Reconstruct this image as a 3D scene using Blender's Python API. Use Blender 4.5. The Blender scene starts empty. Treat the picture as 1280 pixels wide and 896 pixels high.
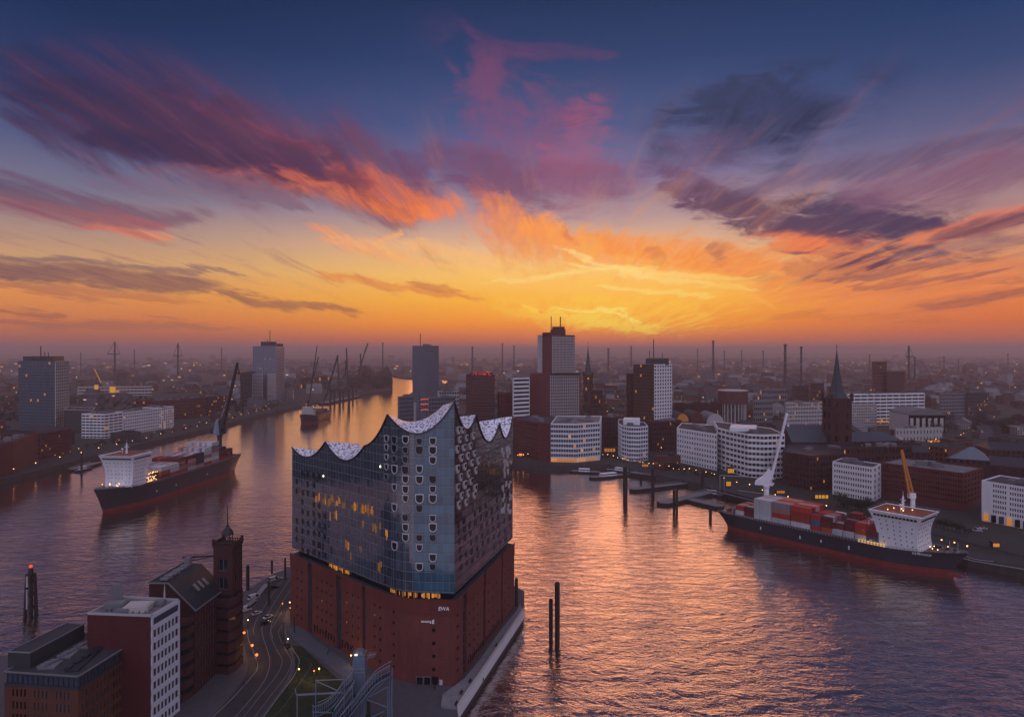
import bpy, math, random
from mathutils import Vector, Matrix
R_ = math.radians
SC = bpy.context.scene
COL = SC.collection
rnd = random.Random(7)

# ---------------------------------------------------------------- camera
HC, F, YH = 122.0, 853.33, 438.0          # height over the water, focal length and horizon row of the 1280 px photograph
cam_d = bpy.data.cameras.new('camera'); cam = bpy.data.objects.new('camera', cam_d); COL.objects.link(cam)
cam_d.sensor_width = 36.0; cam_d.lens = 24.0
cam_d.shift_y = -(448.0 - YH) / 1280.0 * -1.0 * -1.0
cam_d.clip_start = 1.0; cam_d.clip_end = 200000.0
cam.location = (0, 0, HC); cam.rotation_euler = (R_(90), 0, 0)
SC.camera = cam

def srgb(r, g, b):
    def f(c):
        c /= 255.0
        return c / 12.92 if c <= 0.04045 else ((c + 0.055) / 1.055) ** 2.4
    return (f(r), f(g), f(b), 1.0)

# ---------------------------------------------------------------- node maths helper
class G:
    """small expression builder over a node tree"""
    def __init__(s, nt): s.nt = nt
    def new(s, t): return s.nt.nodes.new(t)
    def put(s, sock, v):
        if isinstance(v, E): s.nt.links.new(v.s, sock)
        elif v is not None: sock.default_value = v
    def m(s, op, a, b=None, c=None, clamp=False):
        n = s.new('ShaderNodeMath'); n.operation = op; n.use_clamp = clamp
        for i, v in enumerate((a, b, c)):
            if v is not None: s.put(n.inputs[i], v)
        return E(s, n.outputs[0])
    def xyz(s, x, y, z):
        n = s.new('ShaderNodeCombineXYZ')
        for i, v in enumerate((x, y, z)): s.put(n.inputs[i], v)
        return E(s, n.outputs[0])
    def sep(s, v):
        n = s.new('ShaderNodeSeparateXYZ'); s.put(n.inputs[0], v)
        return [E(s, o) for o in n.outputs]
    def noise(s, vec, scale=1.0, detail=4.0, rough=0.5, dist=0.0, color=False, lac=2.0):
        n = s.new('ShaderNodeTexNoise'); s.put(n.inputs['Vector'], vec)
        n.inputs['Scale'].default_value = scale; n.inputs['Detail'].default_value = detail
        n.inputs['Roughness'].default_value = rough; n.inputs['Distortion'].default_value = dist; n.inputs['Lacunarity'].default_value = lac
        return E(s, n.outputs['Color' if color else 'Fac'])
    def sm(s, x, a, b, lo=0.0, hi=1.0):
        n = s.new('ShaderNodeMapRange'); n.interpolation_type = 'SMOOTHSTEP'
        s.put(n.inputs[0], x)
        for i, v in enumerate((a, b, lo, hi)): s.put(n.inputs[1 + i], v)
        return E(s, n.outputs[0])
    def ramp(s, f, stops, interp='LINEAR'):
        n = s.new('ShaderNodeValToRGB'); n.color_ramp.interpolation = interp; s.put(n.inputs[0], f)
        el = n.color_ramp.elements
        while len(el) > 1: el.remove(el[0])
        el[0].position = stops[0][0]; el[0].color = stops[0][1]
        for p, c in stops[1:]:
            e = el.new(p); e.color = c
        return E(s, n.outputs[0])
    def mix(s, f, a, b, blend='MIX'):
        n = s.new('ShaderNodeMix'); n.data_type = 'RGBA'; n.blend_type = blend
        s.put(n.inputs[0], f); s.put(n.inputs[6], a); s.put(n.inputs[7], b)
        return E(s, n.outputs[2])
class E:
    def __init__(s, g, so): s.g = g; s.s = so
    def __add__(s, o): return s.g.m('ADD', s, o)
    __radd__ = __add__
    def __sub__(s, o): return s.g.m('SUBTRACT', s, o)
    def __rsub__(s, o): return s.g.m('SUBTRACT', o, s)
    def __mul__(s, o): return s.g.m('MULTIPLY', s, o)
    __rmul__ = __mul__
    def __truediv__(s, o): return s.g.m('DIVIDE', s, o)

# ---------------------------------------------------------------- sky (world, by direction)
SUN_AZ = math.atan((765 - 640) / F)          # azimuth of the glow, clockwise from +Y
world = bpy.data.worlds.new('World'); SC.world = world; world.use_nodes = True
wt = world.node_tree; wt.nodes.clear()
world.cycles.sampling_method = 'MANUAL'; world.cycles.sample_map_resolution = 256
g = G(wt)
tc = g.new('ShaderNodeTexCoord')
nrm = g.new('ShaderNodeVectorMath'); nrm.operation = 'NORMALIZE'; wt.links.new(tc.outputs['Generated'], nrm.inputs[0])
dx, dy, dz = g.sep(E(g, nrm.outputs[0]))
az = g.m('ARCTAN2', dx, dy)
el = g.m('ARCSINE', dz)
def AE(px, py):
    a = math.atan((px - 640) / F)
    return a, math.atan((YH - py) / F * math.cos(a))
# cloud-layer coordinates: the sky plane seen in perspective, turned so that streaks run towards the glow
zc = g.m('MAXIMUM', dz, 0.02)
pu0 = dx / (zc + 0.05); pv0 = dy / (zc + 0.05)
ca, sa = math.cos(SUN_AZ - 0.05), math.sin(SUN_AZ - 0.05)
pu = pu0 * ca - pv0 * sa; pv = pu0 * sa + pv0 * ca
def con(x, k=2.3): return g.m('MULTIPLY_ADD', x, k, 0.5 - 0.5 * k)
fib = con(g.noise(g.xyz(pu * 5.2 + pv * 0.25, pv * 0.62, 0.0), 1.0, 8.0, 0.66, 0.5), 2.6)       # long fibres
fine = con(g.noise(g.xyz(pu * 11.0 + pv * 0.8, pv * 1.1 - pu * 0.3, 8.0), 1.0, 7.0, 0.66, 0.8), 2.6)      # thin threads
fib2 = con(g.noise(g.xyz(pu * 2.0, pv * 0.55 + pu * 0.4, 4.0), 1.0, 8.0, 0.66, 0.9), 2.5)
puff = con(g.noise(g.xyz(az * 15.0 + el * 8.0, el * 48.0, 0.0), 1.0, 7.0, 0.64, 0.6), 2.5)         # small billows
big = con(g.noise(g.xyz(az * 9.0, el * 19.0, 2.0), 1.0, 6.0, 0.62, 0.6), 2.2)
wc = g.noise(g.xyz(az * 5.0, el * 11.0, 9.0), 1.0, 4.0, 0.6, 0.0, True)
wn = g.new('ShaderNodeSeparateColor'); wt.links.new(wc.s, wn.inputs[0])
wa = (E(g, wn.outputs[0]) - 0.5); we = (E(g, wn.outputs[1]) - 0.5)
A1 = az + wa * 0.12 + (puff - 0.5) * 0.012; E1 = el + we * 0.04 + (puff - 0.5) * 0.006 + (fib2 - 0.5) * 0.010

ELTOP = 0.62
def col_ramp(rows):
    return [(max(0.0, min(1.0, math.atan((YH - y) / F) / ELTOP)), srgb(*c)) for y, c in rows]
elf = g.m('MULTIPLY', g.m('ADD', el, we * 0.012), 1.0 / ELTOP, clamp=True)
left = g.ramp(elf, col_ramp([(438, (150, 96, 92)), (424, (178, 103, 82)), (404, (214, 125, 74)), (376, (228, 148, 80)), (345, (210, 158, 112)),
    (310, (172, 140, 130)), (270, (120, 116, 140)), (220, (84, 92, 130)), (160, (48, 64, 108)), (80, (28, 47, 88)), (0, (18, 36, 74)), (-160, (16, 24, 52))]))
mid = g.ramp(elf, col_ramp([(438, (178, 104, 84)), (424, (222, 112, 62)), (404, (252, 148, 42)), (376, (255, 180, 58)), (345, (252, 194, 100)),
    (310, (232, 182, 140)), (270, (178, 146, 150)), (220, (116, 108, 148)), (160, (72, 86, 134)), (80, (44, 65, 110)), (0, (29, 49, 90)), (-160, (24, 32, 64))]))
right = g.ramp(elf, col_ramp([(438, (158, 92, 86)), (424, (196, 102, 74)), (404, (226, 116, 58)), (376, (238, 136, 70)), (340, (224, 148, 102)),
    (300, (186, 142, 132)), (250, (140, 120, 142)), (200, (94, 94, 132)), (140, (56, 72, 116)), (80, (36, 60, 104)), (0, (25, 46, 86)), (-160, (17, 28, 56))]))
def azp(px): return math.atan((px - 640) / F)
sky = g.mix(g.sm(az, azp(60), azp(640)), left, mid)
sky = g.mix(g.sm(az, azp(820), azp(1240)), sky, right)
# the sky behind the camera: blue-violet, brightened beyond dusk to light the foreground
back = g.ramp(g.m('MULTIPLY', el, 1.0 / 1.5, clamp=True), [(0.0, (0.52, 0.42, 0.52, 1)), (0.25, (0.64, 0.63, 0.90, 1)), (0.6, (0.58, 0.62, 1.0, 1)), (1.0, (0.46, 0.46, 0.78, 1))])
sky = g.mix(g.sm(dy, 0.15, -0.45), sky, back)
sky = g.mix(g.sm(el, 0.60, 1.05), sky, (0.48, 0.39, 0.54, 1))      # unseen sky overhead, brightened to light the haze and foreground


def make_group(name, fins, kind):
    ng = bpy.data.node_groups.new(name, 'ShaderNodeTree')
    it = ng.interface
    it.new_socket('Base', in_out='INPUT', socket_type='NodeSocketColor')
    it.new_socket('C0', in_out='INPUT', socket_type='NodeSocketColor')
    it.new_socket('C1', in_out='INPUT', socket_type='NodeSocketColor')
    for f in fins: it.new_socket(f, in_out='INPUT', socket_type='NodeSocketFloat')
    it.new_socket('Out', in_out='OUTPUT', socket_type='NodeSocketColor')
    gg = G(ng); gi = gg.new('NodeGroupInput'); go = gg.new('NodeGroupOutput')
    I = {k: E(gg, gi.outputs[k]) for k in ['Base', 'C0', 'C1'] + fins}
    A_ = gg.m('MULTIPLY_ADD', I['Base'], 1e-7, I['A'])          # keeps the brushes in order, one after the other
    E_ = gg.m('MULTIPLY_ADD', I['Base'], 1e-7, I['E'])
    ra = A_ - I['a0']; re = E_ - I['e0']
    if kind == 'stroke':
        t = (ra * I['ux'] + re * I['uy']) * I['iL']
        d = re * I['ux'] - ra * I['uy'] - (t * (1.0 - t)) * I['bow']
        tt = gg.m('MULTIPLY', t, 1.0, clamp=True)
        prof = gg.m('POWER', gg.m('MAXIMUM', (tt * (1.0 - tt)) * 4.0, 0.0), I['taper'])
        q = d / (prof * I['w'] + 0.0004)
        gau = gg.m('POWER', 2.7183, q * q * -1.0)
        k = gau * gg.sm(t, 0.0, 0.18) * gg.sm(t, 1.0, 0.82)
        c = gg.mix(gg.m('MULTIPLY_ADD', I['fine'] - 0.5, 0.6, tt, True), I['C0'], I['C1'])
    else:
        u = (ra * I['ux'] + re * I['uy']) * I['iL']; v = (re * I['ux'] - ra * I['uy']) * I['w']
        k = gg.m('POWER', 2.7183, (u * u + v * v) * -1.0); c = I['C0']
    k = gg.sm(k * 1.12 + (I['tex'] - 0.5) * (I['fibre'] * 1.9) * gg.sm(k, 0.0, 0.4), 0.04, 1.0) * I['amt'] * gg.m('MULTIPLY_ADD', I['fine'], 0.55, 0.62, True)
    r = gg.mix(k, I['Base'], c)
    ng.links.new(r.s, go.inputs[0])
    return ng
STROKE = make_group('cloud_stroke', ['A', 'E', 'tex', 'fine', 'a0', 'e0', 'ux', 'uy', 'iL', 'bow', 'w', 'taper', 'fibre', 'amt'], 'stroke')
BLOB = make_group('cloud_blob', ['A', 'E', 'tex', 'fine', 'a0', 'e0', 'ux', 'uy', 'iL', 'w', 'fibre', 'amt'], 'blob')
TEX = {'fib': fib, 'fib2': fib2, 'puff': puff, 'big': big}
def use(ng, base, c0, c1, tex, **kw):
    n = g.new('ShaderNodeGroup'); n.node_tree = ng
    g.put(n.inputs['Base'], base); n.inputs['C0'].default_value = srgb(*c0); n.inputs['C1'].default_value = srgb(*c1)
    g.put(n.inputs['A'], A1); g.put(n.inputs['E'], E1); g.put(n.inputs['tex'], TEX[tex]); g.put(n.inputs['fine'], fine)
    for k, v in kw.items(): n.inputs[k].default_value = v
    return E(g, n.outputs[0])
def strokes(base, pts, w, c0, c1, amt=1.0, fibre=0.5, tex='fib', taper=0.75):
    """a brush of cloud along pts (photo pixels give its directions): half-width w px, colour c0 to c1 along it"""
    p = [AE(*q) for q in pts]
    (a0, e0), (a1, e1) = p[0], p[-1]
    L = math.hypot(a1 - a0, e1 - e0); ux, uy = (a1 - a0) / L, (e1 - e0) / L
    am, em = p[1]; bow = -(am - a0) * uy + (em - e0) * ux
    tm = min(0.85, max(0.15, ((am - a0) * ux + (em - e0) * uy) / L)); bow = bow / (tm * (1 - tm))
    return use(STROKE, base, c0, c1, tex, a0=a0, e0=e0, ux=ux, uy=uy, iL=1.0 / L, bow=bow, w=w / F, taper=taper, fibre=fibre, amt=amt)
def blob(base, x, y, rx, ry, c, amt, ang=0.0, fibre=0.5, tex='puff'):
    a0, e0 = AE(x, y)
    return use(BLOB, base, c, c, tex, a0=a0, e0=e0, ux=math.cos(R_(ang)), uy=math.sin(R_(ang)), iL=F / rx, w=F / ry, fibre=fibre, amt=amt)
S = strokes
# upper left: the long purple band and its lit lower edge
sky = S(sky, [(-120, 70), (240, 160), (600, 262)], 62, (44, 43, 82), (122, 64, 88), 0.80, fibre=0.5, tex='fib2')
sky = S(sky, [(-60, 135), (220, 185), (500, 245)], 34, (58, 48, 84), (104, 58, 86), 0.85, fibre=0.9, tex='fib2')
sky = S(sky, [(150, 205), (360, 232), (580, 278)], 15, (150, 80, 100), (248, 134, 70), 0.8, fibre=0.6)
sky = S(sky, [(380, 205), (470, 235), (590, 268)], 22, (196, 88, 80), (250, 128, 62), 0.75, fibre=0.7)
sky = S(sky, [(190, 112), (330, 165), (420, 200)], 6, (130, 62, 92), (196, 82, 84), 0.42, fibre=0.9)
sky = S(sky, [(310, 180), (420, 232), (540, 268)], 10, (66, 44, 78), (120, 58, 72), 0.8, fibre=0.6)
sky = S(sky, [(330, 195), (380, 222), (430, 235)], 6, (232, 100, 72), (240, 120, 72), 0.5, fibre=0.5)
sky = S(sky, [(-60, 96), (210, 150), (500, 250)], 38, (50, 43, 76), (96, 56, 82), 0.85, fibre=0.8, tex='big')
sky = S(sky, [(60, 165), (250, 192), (430, 232)], 16, (48, 42, 76), (84, 52, 80), 0.85, fibre=0.7, tex='big')
sky = S(sky, [(300, 200), (420, 238), (560, 272)], 9, (190, 92, 84), (250, 132, 70), 0.8, fibre=1.0)
# second band on the left
sky = S(sky, [(-80, 215), (120, 262), (290, 274)], 15, (84, 70, 98), (128, 88, 108), 0.9, fibre=0.5)
sky = S(sky, [(-60, 238), (110, 272), (250, 284)], 12, (132, 82, 98), (188, 104, 100), 0.62, fibre=0.6)
sky = S(sky, [(80, 276), (150, 290), (245, 303)], 6, (196, 104, 96), (240, 142, 96), 0.85, fibre=0.5)
sky = S(sky, [(180, 205), (300, 238), (385, 276)], 12, (88, 84, 116), (120, 90, 112), 0.75, fibre=0.7)
sky = S(sky, [(360, 272), (430, 305), (560, 332)], 9, (236, 140, 102), (252, 186, 112), 0.75, fibre=0.6)
sky = S(sky, [(455, 303), (480, 298), (506, 276)], 4, (250, 166, 104), (250, 176, 110), 0.7, fibre=0.3)
sky = S(sky, [(470, 296), (560, 310), (660, 330)], 8, (250, 176, 118), (255, 200, 116), 0.5, fibre=0.6)
# low dark bars on the left
sky = S(sky, [(-120, 300), (140, 330), (330, 352)], 4, (110, 92, 104), (150, 112, 104), 0.8, fibre=0.5)
sky = S(sky, [(-140, 318), (120, 345), (310, 366)], 13, (108, 78, 90), (140, 96, 88), 0.92, fibre=0.5, tex='puff')
sky = S(sky, [(-100, 352), (80, 362), (290, 384)], 6, (158, 96, 84), (196, 116, 76), 0.7, fibre=0.5)
sky = S(sky, [(250, 364), (350, 378), (455, 391)], 6, (136, 92, 84), (170, 104, 74), 0.85, fibre=0.4)
sky = S(sky, [(-60, 383), (40, 388), (120, 393)], 3, (138, 88, 82), (160, 100, 78), 0.8, fibre=0.3)
sky = S(sky, [(-80, 394), (140, 404), (330, 413)], 5, (150, 92, 82), (176, 104, 78), 0.7, fibre=0.4)
sky = S(sky, [(370, 342), (470, 356), (640, 382)], 6, (232, 138, 74), (222, 134, 62), 0.85, fibre=0.5)
sky = S(sky, [(490, 350), (530, 358), (590, 370)], 4, (196, 116, 74), (210, 124, 64), 0.7, fibre=0.4)
# middle: pink fan and the glowing fan under it
sky = S(sky, [(545, 18), (640, 60), (790, 66)], 7, (100, 60, 100), (126, 64, 102), 0.34, fibre=0.5, tex='fib2')
sky = blob(sky, 668, 160, 118, 62, (150, 72, 106), 0.46, ang=-32, fibre=1.0, tex='big')
sky = blob(sky, 726, 186, 44, 56, (180, 84, 110), 0.42, ang=-24, fibre=0.9, tex='puff')
sky = blob(sky, 620, 222, 90, 32, (104, 66, 106), 0.75, ang=-18, fibre=0.5)
sky = blob(sky, 740, 224, 75, 20, (124, 76, 112), 0.6, ang=-4, fibre=0.5)
sky = S(sky, [(560, 215), (640, 275), (790, 330)], 28, (206, 96, 82), (255, 164, 66), 0.8, fibre=0.8)
sky = S(sky, [(620, 265), (740, 305), (980, 346)], 24, (255, 142, 60), (250, 152, 62), 0.85, fibre=0.6)
sky = S(sky, [(700, 300), (860, 312), (1010, 352)], 18, (250, 150, 66), (240, 128, 62), 0.8, fibre=0.7, tex='puff')
sky = S(sky, [(712, 275), (722, 290), (735, 306)], 8, (206, 104, 76), (214, 112, 72), 0.6, fibre=0.4)
sky = S(sky, [(805, 300), (815, 316), (812, 340)], 9, (206, 112, 74), (216, 122, 70), 0.6, fibre=0.5)
sky = S(sky, [(870, 300), (890, 312), (900, 336)], 10, (120, 74, 88), (170, 92, 76), 0.65, fibre=0.5)
# dark mass on the right with its lit belly
sky = S(sky, [(800, 212), (930, 262), (1075, 322)], 22, (116, 74, 106), (92, 64, 92), 0.85, fibre=0.6, tex='puff')
sky = blob(sky, 1068, 286, 112, 34, (84, 62, 94), 0.95, ang=-8, fibre=0.55)
sky = blob(sky, 1035, 262, 60, 20, (78, 64, 100), 0.8, ang=10, fibre=0.6)
sky = blob(sky, 1110, 312, 60, 20, (94, 62, 86), 0.8, ang=14, fibre=0.5)
sky = blob(sky, 1020, 300, 62, 15, (244, 122, 78), 0.85, ang=-8, fibre=0.7, tex='fib')
sky = S(sky, [(960, 330), (1050, 340), (1140, 318)], 16, (104, 68, 86), (120, 72, 84), 0.8, fibre=0.6, tex='puff')
sky = S(sky, [(880, 345), (1000, 356), (1110, 345)], 7, (190, 104, 70), (176, 98, 76), 0.6, fibre=0.6)
sky = blob(sky, 958, 152, 110, 46, (46, 52, 86), 1.0, ang=8, fibre=0.6, tex='big')
sky = blob(sky, 860, 198, 60, 22, (96, 74, 112), 0.6, ang=12, fibre=0.6)
sky = blob(sky, 1062, 284, 100, 30, (76, 58, 88), 1.0, ang=-8, fibre=0.8, tex='puff')
sky = S(sky, [(830, 232), (950, 262), (1080, 300)], 17, (104, 70, 98), (78, 58, 88), 1.0, fibre=0.9, tex='puff')
sky = S(sky, [(985, 318), (1070, 334), (1160, 300)], 12, (92, 62, 84), (96, 62, 86), 1.0, fibre=0.8, tex='puff')
sky = blob(sky, 1000, 298, 46, 9, (248, 128, 78), 0.9, ang=-6, fibre=0.8, tex='puff')
sky = blob(sky, 920, 120, 70, 22, (48, 56, 90), 0.9, ang=14, fibre=1.0, tex='puff')
# streaks running up to the right
sky = S(sky, [(900, 246), (1090, 200), (1330, 155)], 13, (106, 84, 118), (88, 70, 104), 0.7, fibre=0.6, tex='fib2')
sky = S(sky, [(1020, 256), (1180, 224), (1380, 190)], 26, (128, 90, 118), (128, 76, 102), 0.75, fibre=0.5, tex='fib2')
sky = S(sky, [(1090, 312), (1200, 284), (1360, 240)], 11, (240, 140, 92), (214, 100, 92), 0.85, fibre=0.5)
sky = S(sky, [(1130, 306), (1220, 284), (1360, 256)], 8, (120, 76, 92), (96, 62, 84), 0.9, fibre=0.4)
sky = S(sky, [(1090, 330), (1200, 310), (1340, 296)], 6, (160, 112, 108), (140, 100, 108), 0.7, fibre=0.5)
sky = S(sky, [(1000, 386), (1100, 362), (1200, 342)], 7, (222, 122, 66), (196, 112, 80), 0.8, fibre=0.6)
sky = S(sky, [(1090, 350), (1200, 336), (1340, 326)], 8, (232, 136, 82), (206, 118, 90), 0.7, fibre=0.6)
sky = S(sky, [(1130, 392), (1220, 376), (1340, 362)], 9, (196, 106, 66), (176, 98, 74), 0.75, fibre=0.6)
sky = S(sky, [(1060, 374), (1180, 356), (1320, 348)], 5, (186, 106, 76), (170, 98, 80), 0.7, fibre=0.5)
sky = S(sky, [(930, 404), (1080, 396), (1240, 404)], 5, (214, 116, 58), (196, 104, 62), 0.5, fibre=0.5)
# thin orange veils right and left of the glow
sky = S(sky, [(830, 318), (1050, 352), (1330, 372)], 34, (252, 150, 72), (222, 120, 82), 0.7, fibre=1.3)
sky = S(sky, [(900, 372), (1080, 366), (1330, 330)], 20, (250, 146, 66), (230, 130, 84), 0.6, fibre=1.3)
sky = S(sky, [(1000, 352), (1110, 344), (1240, 318)], 5, (150, 90, 84), (130, 84, 90), 0.75, fibre=0.9)
sky = S(sky, [(1040, 366), (1130, 356), (1270, 330)], 4, (168, 96, 80), (150, 92, 88), 0.7, fibre=0.9)
sky = S(sky, [(1150, 386), (1220, 378), (1330, 356)], 4, (160, 92, 76), (150, 88, 80), 0.7, fibre=0.9)
sky = S(sky, [(560, 262), (660, 300), (800, 330)], 34, (240, 134, 96), (255, 176, 84), 0.55, fibre=1.3)
sky = S(sky, [(380, 296), (520, 316), (690, 340)], 12, (248, 172, 120), (255, 200, 112), 0.5, fibre=1.2)
sky = S(sky, [(480, 190), (590, 216), (720, 246)], 26, (96, 66, 108), (132, 80, 108), 0.6, fibre=1.0, tex='fib2')
sky = S(sky, [(60, 225), (220, 236), (400, 262)], 16, (110, 96, 124), (150, 106, 118), 0.5, fibre=1.3)
sky = blob(sky, 775, 356, 130, 36, (255, 196, 84), 0.36, ang=-4, fibre=0.8, tex='fib')
sky = blob(sky, 762, 394, 120, 20, (255, 196, 62), 0.75, ang=-4, fibre=0.7, tex='fib')
# bright threads near the sun
sky = S(sky, [(680, 300), (770, 332), (960, 372)], 5, (255, 214, 138), (255, 200, 92), 0.95, fibre=0.5)
sky = S(sky, [(690, 330), (820, 340), (960, 360)], 5, (255, 226, 146), (255, 196, 90), 0.8, fibre=0.6)
sky = S(sky, [(600, 350), (690, 344), (780, 332)], 4, (255, 206, 120), (255, 218, 130), 0.8, fibre=0.5)
sky = S(sky, [(740, 352), (830, 368), (900, 374)], 4, (255, 216, 120), (255, 206, 96), 0.8, fibre=0.5)
for p_, w_, c_ in (([(610, 372), (700, 388), (800, 396)], 5, (255, 196, 66)), ([(640, 380), (720, 398), (850, 408)], 4, (255, 210, 74)), ([(600, 386), (690, 396), (770, 412)], 4, (255, 186, 56)), ([(700, 392), (770, 406), (840, 416)], 3, (255, 206, 70)), ([(690, 384), (740, 390), (820, 404)], 3, (255, 224, 110)), ([(560, 366), (640, 378), (720, 384)], 3, (255, 182, 66))):
    sky = S(sky, p_, w_, c_, c_, 0.85, fibre=0.9)
sky = S(sky, [(870, 352), (920, 372), (975, 396)], 4, (255, 186, 82), (255, 170, 72), 0.7, fibre=0.5)
sky = S(sky, [(540, 330), (600, 338), (660, 352)], 4, (255, 190, 104), (255, 200, 110), 0.6, fibre=0.5)

# everywhere else a thin veil of the same streaked cloud
veil = g.sm(fib, 0.50, 1.0) * g.sm(el, 0.03, 0.14) * g.sm(el, 0.40, 0.20) * g.sm(dy, -0.2, 0.3)
sunward = g.m('POWER', 2.7183, ((az - SUN_AZ) * (az - SUN_AZ) * -7.0) - (el * el) * 14.0)
vc = g.mix(sunward, srgb(120, 78, 108), srgb(255, 176, 92))
sky = g.mix(veil * (fine * 0.4 + 0.16), sky, vc)
nish = g.new('ShaderNodeTexSky'); nish.sky_type = 'NISHITA'; nish.sun_disc = False
nish.sun_elevation = R_(6.0); nish.sun_rotation = SUN_AZ; nish.air_density = 1.0; nish.dust_density = 2.0
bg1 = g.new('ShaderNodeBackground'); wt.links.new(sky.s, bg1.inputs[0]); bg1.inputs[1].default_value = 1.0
bg2 = g.new('ShaderNodeBackground'); wt.links.new(nish.outputs[0], bg2.inputs[0]); bg2.inputs[1].default_value = 0.001
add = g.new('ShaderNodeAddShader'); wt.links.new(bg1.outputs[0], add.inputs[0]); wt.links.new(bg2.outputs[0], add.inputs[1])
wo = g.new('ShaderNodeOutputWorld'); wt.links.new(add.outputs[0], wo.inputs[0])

# ---------------------------------------------------------------- sun low in the glow
sd = bpy.data.lights.new('sun', 'SUN'); sd.energy = 0.40; sd.angle = R_(34.0); sd.color = (1.0, 0.42, 0.16)
so = bpy.data.objects.new('sun', sd); COL.objects.link(so)
so.rotation_euler = (R_(90 - 6.0), 0, math.pi - SUN_AZ)
vs = SC.view_settings
vs.view_transform = 'Standard'; vs.look = 'None'; vs.exposure = 0.0; vs.gamma = 1.0; vs.use_curve_mapping = False
SC.cycles.max_bounces = 6; SC.cycles.diffuse_bounces = 2; SC.cycles.glossy_bounces = 3; SC.cycles.transmission_bounces = 2
SC.cycles.volume_bounces = 0; SC.cycles.sample_clamp_indirect = 4.0; SC.cycles.caustics_reflective = False; SC.cycles.caustics_refractive = False

# ================================================================ helpers
def gp(px, py, z=5.0):
    """the point at height z that the photograph shows at a pixel"""
    Y = (HC - z) * F / (py - YH)
    return ((px - 640.0) / F * Y, Y, z)
def xp(px, Y): return (px - 640.0) / F * Y
def zp(py, Y): return HC - (py - YH) * Y / F

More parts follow.
